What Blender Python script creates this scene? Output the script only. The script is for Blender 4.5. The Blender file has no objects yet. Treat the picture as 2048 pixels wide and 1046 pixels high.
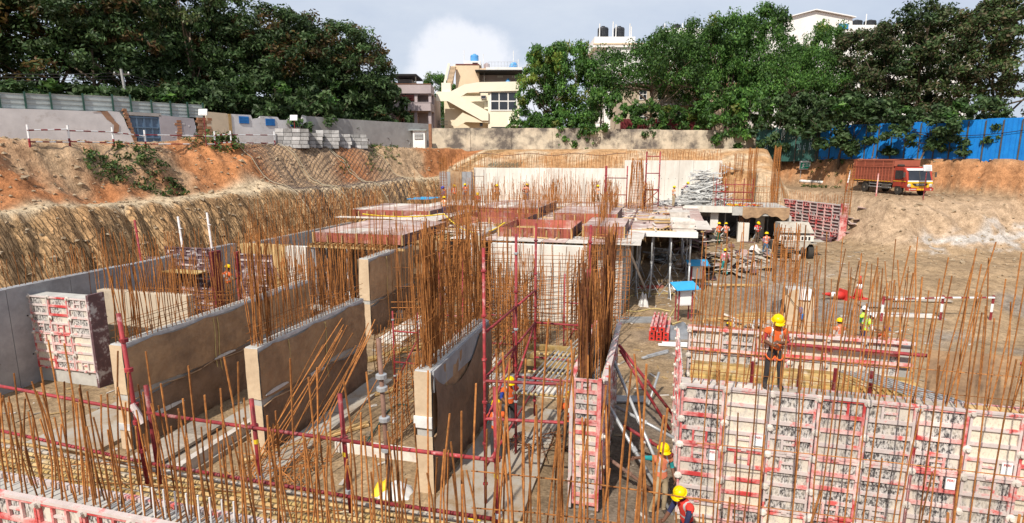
import bpy, math, random
from mathutils import Vector, Matrix, Quaternion, noise
R = random.Random(7)
SC = bpy.context.scene
COL = SC.collection
# ------------------------------------------------------------------ camera, sky, sun, exposure
FPX, HORIZ = 1150.0, 208.0
TH = math.atan(HORIZ / FPX)
CT, ST = math.cos(TH), math.sin(TH)
GA = math.radians(14.5)                      # the building grid is turned 14.5 degrees
SA, CA = math.sin(GA), math.cos(GA)
cam = bpy.data.cameras.new('camera'); camo = bpy.data.objects.new('camera', cam); COL.objects.link(camo)
camo.location = (0, 0, 8); camo.rotation_euler = (math.pi / 2 - TH, 0, 0)
cam.sensor_width = 36; cam.lens = 36 * FPX / 2048; cam.shift_x = 1 / 2048
cam.clip_start = .1; cam.clip_end = 3000
SC.camera = camo
SUN_AZ, SUN_EL = math.radians(27), math.radians(46)     # light travels 27 deg right of +Y
wd = bpy.data.worlds.new('World'); SC.world = wd; wd.use_nodes = True
def N(nt, t, **k):
    n = nt.nodes.new(t)
    for a, b in k.items():
        if a.startswith('i_'):
            n.inputs[int(a[2:]) if a[2:].isdigit() else a[2:].replace('_', ' ')].default_value = b
        else: setattr(n, a, b)
    return n
nt = wd.node_tree; nt.nodes.clear(); L = nt.links.new
out = N(nt, 'ShaderNodeOutputWorld'); bg = N(nt, 'ShaderNodeBackground'); bg.inputs[1].default_value = .1
L(bg.outputs[0], out.inputs[0])
sky = N(nt, 'ShaderNodeTexSky', sky_type='NISHITA'); sky.sun_disc = False
sky.sun_elevation = SUN_EL; sky.sun_rotation = math.pi + SUN_AZ; sky.air_density = 1.0; sky.dust_density = 2.0
tc = N(nt, 'ShaderNodeTexCoord'); sp = N(nt, 'ShaderNodeSeparateXYZ'); L(tc.outputs['Generated'], sp.inputs[0])
def M(op, a, b=None, c=None):
    n = N(nt, 'ShaderNodeMath', operation=op)
    for i, x in enumerate((a, b, c)):
        if x is None: continue
        if isinstance(x, (int, float)): n.inputs[i].default_value = x
        else: L(x, n.inputs[i])
    return n.outputs[0]
nz = N(nt, 'ShaderNodeTexNoise', i_Scale=2.6, i_Detail=7.0, i_Roughness=.62); 
mp = N(nt, 'ShaderNodeMapping'); mp.inputs['Scale'].default_value = (1, 1, 2.6); L(tc.outputs['Generated'], mp.inputs[0]); L(mp.outputs[0], nz.inputs[0])
veil = N(nt, 'ShaderNodeMix', data_type='RGBA'); veil.inputs[0].default_value = .86; L(sky.outputs[0], veil.inputs[6])
vr = N(nt, 'ShaderNodeValToRGB'); L(nz.outputs[0], vr.inputs[0])
vr.color_ramp.elements[0].position = .35; vr.color_ramp.elements[0].color = (.48, .54, .65, 1)
vr.color_ramp.elements[1].position = .68; vr.color_ramp.elements[1].color = (.61, .655, .73, 1)
vs = N(nt, 'ShaderNodeMix', data_type='RGBA', blend_type='MULTIPLY'); vs.inputs[0].default_value = 1; L(vr.outputs[0], vs.inputs[6]); vs.inputs[7].default_value = (10, 10, 10, 1)
L(vs.outputs[2], veil.inputs[7])
# a cumulus bank beyond the houses: three billows broken up by noise
yy = M('MAXIMUM', sp.outputs[1], .05); ca_ = M('DIVIDE', sp.outputs[0], yy); ce_ = M('DIVIDE', sp.outputs[2], yy)
n2 = N(nt, 'ShaderNodeTexNoise', i_Scale=9.0, i_Detail=7.0, i_Roughness=.62); L(tc.outputs['Generated'], n2.inputs[0])
dn = M('MULTIPLY', M('SUBTRACT', n2.outputs[0], .5), 2.6)
acc = None
for (a, e, ra, re) in ((-.075, .155, .088, .075), (-.02, .10, .12, .06), (-.14, .11, .045, .05), (.30, .05, .2, .05)):
    q = M('ADD', M('POWER', M('DIVIDE', M('SUBTRACT', ca_, a), ra), 2), M('POWER', M('DIVIDE', M('SUBTRACT', ce_, e), re), 2))
    q = M('SUBTRACT', 1.0, q); acc = q if acc is None else M('MAXIMUM', acc, q)
cm = N(nt, 'ShaderNodeMapRange', interpolation_type='SMOOTHSTEP'); cm.inputs[1].default_value = -.15; cm.inputs[2].default_value = .75
L(M('ADD', acc, dn), cm.inputs[0])
cl = N(nt, 'ShaderNodeMix', data_type='RGBA'); L(M('MULTIPLY', cm.outputs[0], .66), cl.inputs[0]); L(veil.outputs[2], cl.inputs[6]); cl.inputs[7].default_value = (8.4, 8.4, 8.8, 1)
L(cl.outputs[2], bg.inputs[0])
sl = bpy.data.lights.new('sun', 'SUN'); sl.energy = 4.2; sl.angle = math.radians(.9); sl.color = (1, .94, .84)
so = bpy.data.objects.new('sun', sl); COL.objects.link(so)
d = Vector((math.sin(SUN_AZ) * math.cos(SUN_EL), math.cos(SUN_AZ) * math.cos(SUN_EL), -math.sin(SUN_EL)))
so.rotation_euler = d.to_track_quat('-Z', 'Y').to_euler(); so.location = (-20, -20, 40)
vs_ = SC.view_settings; vs_.view_transform = 'Standard'; vs_.look = 'None'; vs_.gamma = 1; vs_.exposure = .34; vs_.use_curve_mapping = False
SC.cycles.max_bounces = 6; SC.cycles.diffuse_bounces = 3; SC.cycles.transparent_max_bounces = 6
SC.cycles.use_denoising = True; SC.cycles.sample_clamp_indirect = 6

# ------------------------------------------------------------------ measuring helpers
def ray(px, py):
    U = -(py - 523); return px - 1023, FPX * CT + U * ST, U * CT - FPX * ST
def AZ(px, py, z):
    X, f, U = ray(px, py); t = (z - 8) / U; return Vector((X * t, f * t, z))
def AY(px, py, Y):
    X, f, U = ray(px, py); t = Y / f; return Vector((X * t, Y, 8 + U * t))
def W(u, v, z=0): return Vector((u * SA + v * CA, u * CA - v * SA, z))
def UV(p): return p[0] * SA + p[1] * CA, p[0] * CA - p[1] * SA
def ss(x, a, b):
    t = min(1, max(0, (x - a) / (b - a))); return t * t * (3 - 2 * t)

# ------------------------------------------------------------------ materials
MAT = {}
def mat(name, c1, c2=None, sc=3.0, rough=.85, bump=.0, bsc=None, metal=0, rnd=0.0, lo=.35, hi=.65, c3=None, c3sc=.6, c3lo=.5, c3hi=.7, stretch=None, coords='Position', spec=.3, dist=.01):
    m = bpy.data.materials.new(name); m.use_nodes = True; t = m.node_tree; t.nodes.clear(); ln = t.links.new
    o = N(t, 'ShaderNodeOutputMaterial'); p = N(t, 'ShaderNodeBsdfPrincipled'); ln(p.outputs[0], o.inputs[0])
    p.inputs['Roughness'].default_value = rough; p.inputs['Metallic'].default_value = metal; p.inputs['Specular IOR Level'].default_value = spec
    if coords == 'Position': src = N(t, 'ShaderNodeNewGeometry').outputs['Position']
    else: src = N(t, 'ShaderNodeTexCoord').outputs['Object']
    if stretch:
        k = N(t, 'ShaderNodeMapping'); k.inputs['Scale'].default_value = stretch; ln(src, k.inputs[0]); src = k.outputs[0]
    n = N(t, 'ShaderNodeTexNoise', i_Scale=sc, i_Detail=8.0, i_Roughness=.65); ln(src, n.inputs[0])
    r = N(t, 'ShaderNodeValToRGB'); ln(n.outputs[0], r.inputs[0])
    c2 = c2 or tuple(x * .7 for x in c1)
    r.color_ramp.elements[0].position = lo; r.color_ramp.elements[0].color = (*c2, 1)
    r.color_ramp.elements[1].position = hi; r.color_ramp.elements[1].color = (*c1, 1)
    col = r.outputs[0]
    if c3:
        n3 = N(t, 'ShaderNodeTexNoise', i_Scale=c3sc, i_Detail=6.0, i_Roughness=.7); ln(src, n3.inputs[0])
        mr = N(t, 'ShaderNodeMapRange'); mr.inputs[1].default_value = c3lo; mr.inputs[2].default_value = c3hi; ln(n3.outputs[0], mr.inputs[0])
        mx = N(t, 'ShaderNodeMix', data_type='RGBA'); ln(mr.outputs[0], mx.inputs[0]); ln(col, mx.inputs[6]); mx.inputs[7].default_value = (*c3, 1); col = mx.outputs[2]
    if rnd:
        oi = N(t, 'ShaderNodeObjectInfo'); hs = N(t, 'ShaderNodeHueSaturation'); mr = N(t, 'ShaderNodeMapRange')
        mr.inputs[3].default_value = 1 - rnd; mr.inputs[4].default_value = 1 + rnd; ln(oi.outputs['Random'], mr.inputs[0]); ln(mr.outputs[0], hs.inputs['Value']); ln(col, hs.inputs['Color']); col = hs.outputs[0]
    ln(col, p.inputs['Base Color'])
    if bump:
        nb = N(t, 'ShaderNodeTexNoise', i_Scale=bsc or sc * 4, i_Detail=6.0); ln(src, nb.inputs[0])
        b = N(t, 'ShaderNodeBump', i_Strength=bump, i_Distance=dist); ln(nb.outputs[0], b.inputs['Height']); ln(b.outputs[0], p.inputs['Normal'])
    MAT[name] = m; return m
mat('rust', (.43, .175, .048), (.21, .078, .025), 14, .9, rnd=.45)
mat('rust_dark', (.20, .07, .025), (.08, .03, .013), 14, .9, rnd=.3)
mat('red_tube', (.34, .035, .04), (.17, .025, .03), 6, .6, rnd=.25, c3=(.46, .27, .25), c3sc=4, c3lo=.56, c3hi=.72)
mat('galv', (.50, .51, .52), (.33, .34, .35), 6, .45, metal=.35, rnd=.15)
mat('white_tube', (.72, .68, .66), (.5, .42, .4), 6, .6)
mat('brown_tube', (.25, .14, .10), (.14, .08, .06), 8, .7)
mat('concrete', (.50, .48, .44), (.36, .345, .32), 1.6, .9, .25, 30, c3=(.30, .29, .27), c3sc=.7, c3lo=.55, c3hi=.8)
mat('white_concrete', (.74, .70, .63), (.56, .52, .46), 1.2, .9, .15, 20, c3=(.46, .42, .36), c3sc=1.4, c3lo=.56, c3hi=.8, stretch=(1, 1, .3))
mat('grey_concrete', (.36, .36, .37), (.25, .25, .26), 1.5, .9, .2, 20, c3=(.17, .16, .16), c3sc=.8, c3lo=.55, c3hi=.8)
mat('wet_concrete', (.30, .30, .30), (.2, .2, .2), 2.2, .55, .2, 20)
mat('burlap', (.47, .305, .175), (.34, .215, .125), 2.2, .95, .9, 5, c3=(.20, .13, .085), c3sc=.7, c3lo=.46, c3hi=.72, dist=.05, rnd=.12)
mat('muddy_concrete', (.46, .43, .38), (.34, .31, .27), 1.6, .9, .25, 24, c3=(.27, .19, .115), c3sc=.8, c3lo=.42, c3hi=.62)
mat('burlap_pale', (.60, .46, .31), (.50, .37, .245), 2.2, .95, .6, 5, c3=(.36, .25, .16), c3sc=1.1, c3lo=.52, c3hi=.8, dist=.03)
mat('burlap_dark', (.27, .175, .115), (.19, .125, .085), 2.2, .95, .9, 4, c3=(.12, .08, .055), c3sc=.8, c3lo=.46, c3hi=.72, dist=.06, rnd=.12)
mat('tape', (.62, .63, .64), (.42, .42, .43), 4, .5)
mat('ply', (.43, .31, .275), (.31, .20, .175), 2, .75, rnd=.2, c3=(.64, .57, .52), c3sc=.9, c3lo=.48, c3hi=.72)
mat('ply_red', (.37, .095, .065), (.24, .065, .05), 2, .7, rnd=.25, c3=(.45, .29, .25), c3sc=1.2, c3lo=.50, c3hi=.75)
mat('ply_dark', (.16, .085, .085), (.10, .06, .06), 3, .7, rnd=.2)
mat('timber', (.55, .38, .18), (.38, .24, .10), 5, .8, rnd=.25, stretch=(1, 1, .4))
mat('ochre', (.50, .35, .13), (.32, .2, .075), 4, .75, rnd=.25, c3=(.55, .48, .38), c3sc=3, c3lo=.52, c3hi=.7)
mat('white_timber', (.68, .62, .56), (.46, .41, .36), 3, .85, rnd=.15)
mat('plank_grey', (.40, .35, .29), (.26, .22, .18), 5, .9, rnd=.25)
# formwork: faded red frames, pale face sheets under cement splashes
mat('form_red', (.60, .06, .06), (.46, .05, .05), 3, .5, rnd=.1, c3=(.74, .60, .56), c3sc=1.5, c3lo=.40, c3hi=.64)
mat('form_sheet', (.52, .49, .46), (.055, .05, .052), 26, .75, rnd=.15, lo=.43, hi=.56, c3=(.58, .52, .44), c3sc=1.7, c3lo=.47, c3hi=.60, stretch=(1, 1, .45))
mat('form_sheet_clean', (.66, .58, .46), (.46, .40, .33), 30, .7, rnd=.12, lo=.36, hi=.5, c3=(.40, .38, .36), c3sc=2.2, c3lo=.55, c3hi=.7, stretch=(1, 1, .45))
mat('form_pale', (.64, .55, .52), (.48, .41, .39), 3, .6, rnd=.1, c3=(.60, .11, .10), c3sc=3.0, c3lo=.52, c3hi=.64)
mat('form_dark', (.17, .085, .09), (.09, .055, .062), 3, .6, rnd=.2, c3=(.45, .42, .42), c3sc=3, c3lo=.52, c3hi=.62)
mat('leaf', (.05, .09, .02))
mat('bark', (.16, .12, .085), (.08, .06, .045), 5, .95, .4, 12)
mat('bark_pale', (.30, .22, .16), (.17, .12, .085), 5, .95, .4, 12)
mat('cream', (.80, .70, .52), (.74, .64, .47), .5, .85, c3=(.6, .5, .36), c3sc=.7, c3lo=.6, c3hi=.85)
mat('cream_white', (.82, .76, .62), (.76, .70, .56), .5, .85)
mat('beige', (.72, .55, .38), (.64, .48, .33), .5, .85)
mat('mauve', (.44, .37, .37), (.36, .30, .31), .6, .85)
mat('white_paint', (.80, .79, .77), (.70, .68, .65), .5, .8, c3=(.55, .52, .48), c3sc=.8, c3lo=.6, c3hi=.8)
mat('glass', (.03, .035, .045), (.015, .018, .025), .8, .08, spec=.6)
mat('dark', (.035, .03, .03), (.02, .02, .02), 2, .9)
mat('maroon', (.20, .03, .035), (.12, .02, .025), 2, .7)
mat('blue_tank', (.10, .34, .66), (.08, .27, .55), 2, .45)
mat('black_tank', (.035, .038, .045), (.02, .022, .027), 2, .5)
mat('blue_sheet', (.012, .22, .62), (.01, .17, .52), 1.5, .5, rnd=.08)
mat('green_sheet', (.03, .105, .085), (.02, .07, .06), 1.5, .6, rnd=.15)
mat('galv_sheet', (.42, .47, .47), (.31, .35, .35), 1.2, .5, rnd=.1, c3=(.32, .24, .17), c3sc=1.3, c3lo=.62, c3hi=.8)
mat('green_post', (.03, .09, .07), (.02, .05, .04), 3, .6)
mat('gate_blue', (.11, .18, .27), (.075, .125, .2), 1.5, .6, c3=(.2, .15, .12), c3sc=2, c3lo=.65, c3hi=.8)
mat('sign_blue', (.02, .16, .45), (.015, .12, .36), 2, .5)
mat('plaster', (.62, .61, .62), (.50, .49, .50), .8, .9, c3=(.34, .31, .29), c3sc=.9, c3lo=.58, c3hi=.78)
mat('plaster_mauve', (.36, .34, .37), (.29, .275, .30), .8, .9, c3=(.58, .55, .54), c3sc=2.4, c3lo=.62, c3hi=.68)
mat('plaster_beige', (.52, .43, .32), (.44, .36, .27), .8, .9, c3=(.3, .25, .2), c3sc=1.2, c3lo=.56, c3hi=.75)
mat('old_wall', (.62, .53, .40), (.48, .40, .30), .9, .92, .3, 8, c3=(.13, .11, .095), c3sc=.42, c3lo=.43, c3hi=.60)
mat('cement_wall', (.36, .35, .34), (.27, .26, .255), .8, .92, .3, 6, c3=(.18, .17, .165), c3sc=.5, c3lo=.53, c3hi=.75)
mat('brick', (.36, .18, .10), (.24, .11, .065), 4, .95, rnd=.3)
mat('mud_patch', (.33, .20, .13), (.25, .15, .1), 3, .95)
mat('block', (.48, .465, .45), (.34, .325, .315), 3, .9, rnd=.38, c3=(.20, .19, .18), c3sc=1.6, c3lo=.48, c3hi=.75)
mat('rock', (.44, .34, .23), (.3, .22, .14), 4, .95, rnd=.3)
mat('net', (.17, .13, .12), (.10, .08, .075), 6, .8)
mat('rope', (.62, .50, .22), (.45, .34, .14), 6, .9)
mat('rope_grey', (.42, .36, .25), (.3, .25, .17), 6, .9)
mat('yellow_plastic', (.75, .52, .03), (.62, .42, .02), 4, .5)
mat('tyre', (.03, .028, .026), (.06, .05, .04), 3, .9)
mat('truck_red', (.40, .055, .035), (.33, .045, .03), 2, .4, c3=(.36, .2, .13), c3sc=1.6, c3lo=.6, c3hi=.85)
mat('truck_body', (.40, .115, .065), (.32, .09, .055), 2.5, .7, rnd=.12)
mat('truck_yellow', (.80, .46, .02), (.7, .4, .02), 3, .45)
mat('rim', (.42, .36, .28), (.3, .25, .2), 4, .7)
mat('chassis', (.06, .055, .05), (.12, .1, .08), 3, .8)
mat('white_plain', (.8, .8, .8), (.74, .74, .74), 3, .5)
mat('silver', (.72, .72, .70), (.6, .6, .6), 4, .3, metal=.4)
mat('mixer', (.46, .42, .36), (.34, .30, .25), 2.5, .7, c3=(.26, .21, .16), c3sc=1.6, c3lo=.52, c3hi=.75)
mat('cone_red', (.62, .045, .035), (.5, .04, .03), 3, .5)
mat('blue_lid', (.04, .36, .66), (.03, .3, .58), 2, .5)
mat('steel_pile', (.60, .60, .58), (.40, .40, .39), 6, .5, metal=.05, rnd=.3)
mat('tarp', (.22, .23, .25), (.12, .125, .135), 2, .6, .3, 6)
mat('white_sheet', (.78, .76, .74), (.55, .53, .5), 2, .7, .3, 5)
mat('sign_green', (.0, .34, .22), (.0, .30, .19), 2, .5)
mat('skin', (.16, .075, .045), (.13, .06, .035), 8, .6)
mat('boot', (.04, .03, .025), (.08, .06, .045), 6, .8)
for nm, c in dict(orange=(.74, .13, .03), red=(.70, .05, .035), pink=(.62, .20, .22), salmon=(.72, .22, .12), teal=(.03, .33, .34), blue=(.03, .06, .33), navy=(.03, .035, .09), white=(.72, .70, .68), lime=(.50, .72, .06), purple=(.20, .13, .32), denim=(.10, .17, .28), khaki=(.42, .33, .21), charcoal=(.045, .042, .045), green=(.02, .11, .06), turq=(.06, .42, .42), brown=(.14, .09, .06), shirtred=(.45, .05, .06), violet=(.3, .12, .2), peach=(.82, .36, .16)).items():
    mat('cloth_' + nm, c, tuple(x * .72 for x in c), 5, .9)
mat('helmet_yellow', (.85, .58, .0), (.8, .53, .0), 3, .35); mat('helmet_blue', (.02, .06, .5), None, 3, .35); mat('helmet_white', (.8, .8, .8), (.76, .76, .76), 3, .35)
mat('eye', (.02, .015, .01))
mat('text_red', (.6, .05, .04), None); mat('text_white', (.8, .8, .8), (.78, .78, .78)); mat('text_dark', (.05, .05, .05))

# ------------------------------------------------------------------ mesh builder and object helpers
class MB:
    def __init__(s): s.v = []; s.f = []; s.m = []
    def quad(s, a, b, c, d, m=0):
        i = len(s.v); s.v += [tuple(a), tuple(b), tuple(c), tuple(d)]; s.f.append((i, i + 1, i + 2, i + 3)); s.m.append(m); return s
    def hexa(s, p, m=0):
        i = len(s.v); s.v += [tuple(q) for q in p]
        for f in ((0, 3, 2, 1), (4, 5, 6, 7), (0, 1, 5, 4), (1, 2, 6, 5), (2, 3, 7, 6), (3, 0, 4, 7)):
            s.f.append(tuple(i + k for k in f)); s.m.append(m)
        return s
    def box(s, a, b, m=0):
        x0, y0, z0 = (min(a[i], b[i]) for i in range(3)); x1, y1, z1 = (max(a[i], b[i]) for i in range(3))
        return s.hexa([(x0, y0, z0), (x1, y0, z0), (x1, y1, z0), (x0, y1, z0), (x0, y0, z1), (x1, y0, z1), (x1, y1, z1), (x0, y1, z1)], m)
    def obox(s, c, sx, sy, sz, rot=None, m=0):
        rot = rot or Matrix.Identity(3); c = Vector(c); P = []
        for z in (-1, 1):
            for x, y in ((-1, -1), (1, -1), (1, 1), (-1, 1)): P.append(c + rot @ Vector((x * sx / 2, y * sy / 2, z * sz / 2)))
        return s.hexa(P, m)
    def tube(s, p, q, r, n=6, m=0, r2=None, cap=True):
        p = Vector(p); q = Vector(q); dd = q - p
        if dd.length < 1e-6: return s
        Q = dd.to_track_quat('Z', 'Y'); r2 = r if r2 is None else r2; i = len(s.v)
        for (c, rr) in ((p, r), (q, r2)):
            for k in range(n):
                a = 2 * math.pi * k / n; s.v.append(tuple(c + Q @ Vector((rr * math.cos(a), rr * math.sin(a), 0))))
        for k in range(n):
            s.f.append((i + k, i + (k + 1) % n, i + n + (k + 1) % n, i + n + k)); s.m.append(m)
        if cap:
            s.f.append(tuple(i + k for k in range(n - 1, -1, -1))); s.m.append(m); s.f.append(tuple(i + n + k for k in range(n))); s.m.append(m)
        return s
    def path(s, pts, r, n=5, m=0, r1=None):
        k = len(pts) - 1
        for j in range(k):
            a = r if r1 is None else r + (r1 - r) * j / k; b = r if r1 is None else r + (r1 - r) * (j + 1) / k
            s.tube(pts[j], pts[j + 1], a, n, m, b, cap=(j in (0, k - 1)))
        return s
    def lathe(s, prof, n=16, c=(0, 0, 0), m=0, ax=None):
        i = len(s.v); c = Vector(c); Q = Vector(ax).to_track_quat('Z', 'Y') if ax else Quaternion()
        for (r, z) in prof:
            for k in range(n):
                a = 2 * math.pi * k / n; s.v.append(tuple(c + Q @ Vector((r * math.cos(a), r * math.sin(a), z))))
        for j in range(len(prof) - 1):
            for k in range(n):
                s.f.append((i + j * n + k, i + j * n + (k + 1) % n, i + (j + 1) * n + (k + 1) % n, i + (j + 1) * n + k)); s.m.append(m)
        s.f.append(tuple(i + k for k in range(n - 1, -1, -1))); s.m.append(m); e = i + (len(prof) - 1) * n
        s.f.append(tuple(e + k for k in range(n))); s.m.append(m); return s
    def prism(s, poly, axis_vec, m=0):
        """poly: list of 3-D points; extruded by axis_vec"""
        n = len(poly); i = len(s.v); e = Vector(axis_vec)
        s.v += [tuple(p) for p in poly] + [tuple(Vector(p) + e) for p in poly]
        s.f.append(tuple(i + k for k in range(n))); s.m.append(m); s.f.append(tuple(i + n + k for k in range(n - 1, -1, -1))); s.m.append(m)
        for k in range(n): s.f.append((i + k, i + n + k, i + n + (k + 1) % n, i + (k + 1) % n)); s.m.append(m)
        return s
    def grid(s, fn, nu, nv, m=0):
        i = len(s.v)
        for a in range(nu + 1):
            for b in range(nv + 1): s.v.append(tuple(fn(a / nu, b / nv)))
        for a in range(nu):
            for b in range(nv):
                k = i + a * (nv + 1) + b; s.f.append((k, k + nv + 1, k + nv + 2, k + 1)); s.m.append(m)
        return s
    def rockf(s, c, r, m=0, n=0):
        c = Vector(c); i = len(s.v); dirs = [(1, 0, 0), (-1, 0, 0), (0, 1, 0), (0, -1, 0), (0, 0, 1), (0, 0, -1)]
        q = Quaternion((R.random(), R.random(), R.random(), R.random())).normalized()
        for dd in dirs:
            w = q @ (Vector(dd) * r * R.uniform(.55, 1.15)); w.z *= .7; s.v.append(tuple(c + w))
        for f in ((0, 2, 4), (2, 1, 4), (1, 3, 4), (3, 0, 4), (2, 0, 5), (1, 2, 5), (3, 1, 5), (0, 3, 5)): s.f.append(tuple(i + k for k in f)); s.m.append(m)
        return s
    def mesh(s, name, mats, smooth=False):
        me = bpy.data.meshes.new(name); me.from_pydata(s.v, [], s.f)
        for x in ([mats] if isinstance(mats, str) else mats): me.materials.append(MAT[x])
        me.polygons.foreach_set('material_index', s.m)
        if smooth: me.polygons.foreach_set('use_smooth', [True] * len(s.f))
        me.update(); return me
    def build(s, name, mats, parent=None, loc=(0, 0, 0), rz=0, smooth=False):
        return put(name, s.mesh(name, mats, smooth), parent, loc, rz)
def put(name, me, parent=None, loc=(0, 0, 0), rz=0):
    o = bpy.data.objects.new(name, me); COL.objects.link(o); o.parent = parent; o.location = loc
    if rz: o.rotation_euler = (0, 0, rz)
    return o
def tag(o, label=None, cat=None, group=None, kind=None):
    if label: o['label'] = label
    if cat: o['category'] = cat
    if group: o['group'] = group
    if kind: o['kind'] = kind
    return o
def thing(name, label, cat, loc=(0, 0, 0), rz=0, group=None):
    o = bpy.data.objects.new(name, None); COL.objects.link(o); o.location = loc; o.rotation_euler = (0, 0, rz); o.empty_display_size = .2
    return tag(o, label, cat, group)
def gthing(name, label, cat, u, v, z=0, group=None): return thing(name, label, cat, W(u, v, z), -GA, group)   # local x = v, local y = u
TXT = {}
def text(body, size, matname, parent, loc, rot, name='lettering', ext=.003):
    cu = bpy.data.curves.new(name, 'FONT'); cu.body = body; cu.size = size; cu.extrude = ext; cu.align_x = 'CENTER'; cu.align_y = 'CENTER'; cu.resolution_u = 2
    k = (body, size, matname)
    if k not in TXT:
        cu.materials.append(MAT[matname]); o = bpy.data.objects.new(name, cu); COL.objects.link(o); dg = bpy.context.evaluated_depsgraph_get(); dg.update()
        TXT[k] = bpy.data.meshes.new_from_object(o.evaluated_get(dg)); bpy.data.objects.remove(o)
    o = bpy.data.objects.new(name, TXT[k]); COL.objects.link(o); o.parent = parent; o.location = loc; o.rotation_euler = rot; return o
def lerp(a, b, t): return a + (b - a) * t
def vl(a, b, t): return Vector(a).lerp(Vector(b), t)
# shared bar meshes: unit length along z, unit radius
BARS = []
for bx_, by_ in ((0, 0), (6, 2), (-5, 4), (3, -7)):
    m_ = MB(); pts = [(bx_ * math.sin(math.pi * t / 4) * 1.0, by_ * (t / 4) ** 2, t / 4) for t in range(5)]
    if bx_ == 0: pts = [pts[0], pts[-1]]
    i0 = 0
    for (x, y, z) in pts:
        for k in range(5): a = 2 * math.pi * k / 5; m_.v.append((x + math.cos(a), y + math.sin(a), z))
    for j in range(len(pts) - 1):
        for k in range(5): m_.f.append((j * 5 + k, j * 5 + (k + 1) % 5, j * 5 + 5 + (k + 1) % 5, j * 5 + 5 + k)); m_.m.append(0)
    m_.f.append(tuple(len(m_.v) - 5 + k for k in range(5))); m_.m.append(0)
    BARS.append({k: m_.mesh('rebar', k) for k in ('rust', 'rust_dark')})
def bar(par, p, q, r=.0125, m='rust', straight=False, name='rebar'):
    p = Vector(p); dd = Vector(q) - p; me = BARS[0 if straight else R.randrange(4)][m]
    o = bpy.data.objects.new(name, me); COL.objects.link(o); o.parent = par; o.location = p
    o.rotation_mode = 'QUATERNION'; o.rotation_quaternion = dd.to_track_quat('Z', 'Y') @ Quaternion((0, 0, 1), R.uniform(0, 6.28)); o.scale = (r, r, dd.length); return o
def bar_row(par, a, b, n, Lm, dL=.1, lean=.03, r=.0125, m='rust', jit=.02, bias=(0, 0)):
    for i in range(n):
        p = vl(a, b, (i + .5) / n) + Vector((R.uniform(-jit, jit), R.uniform(-jit, jit), 0)); h = Lm + R.uniform(-dL, dL)
        bar(par, p, p + Vector((R.gauss(bias[0], lean) * h, R.gauss(bias[1], lean) * h, h)), r, m)
def wander(p0, p1, sag=.0, n=8, jit=.0):
    return [vl(p0, p1, t / n) + Vector((R.uniform(-jit, jit), R.uniform(-jit, jit), -sag * 4 * (t / n) * (1 - t / n))) for t in range(n + 1)]

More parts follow.
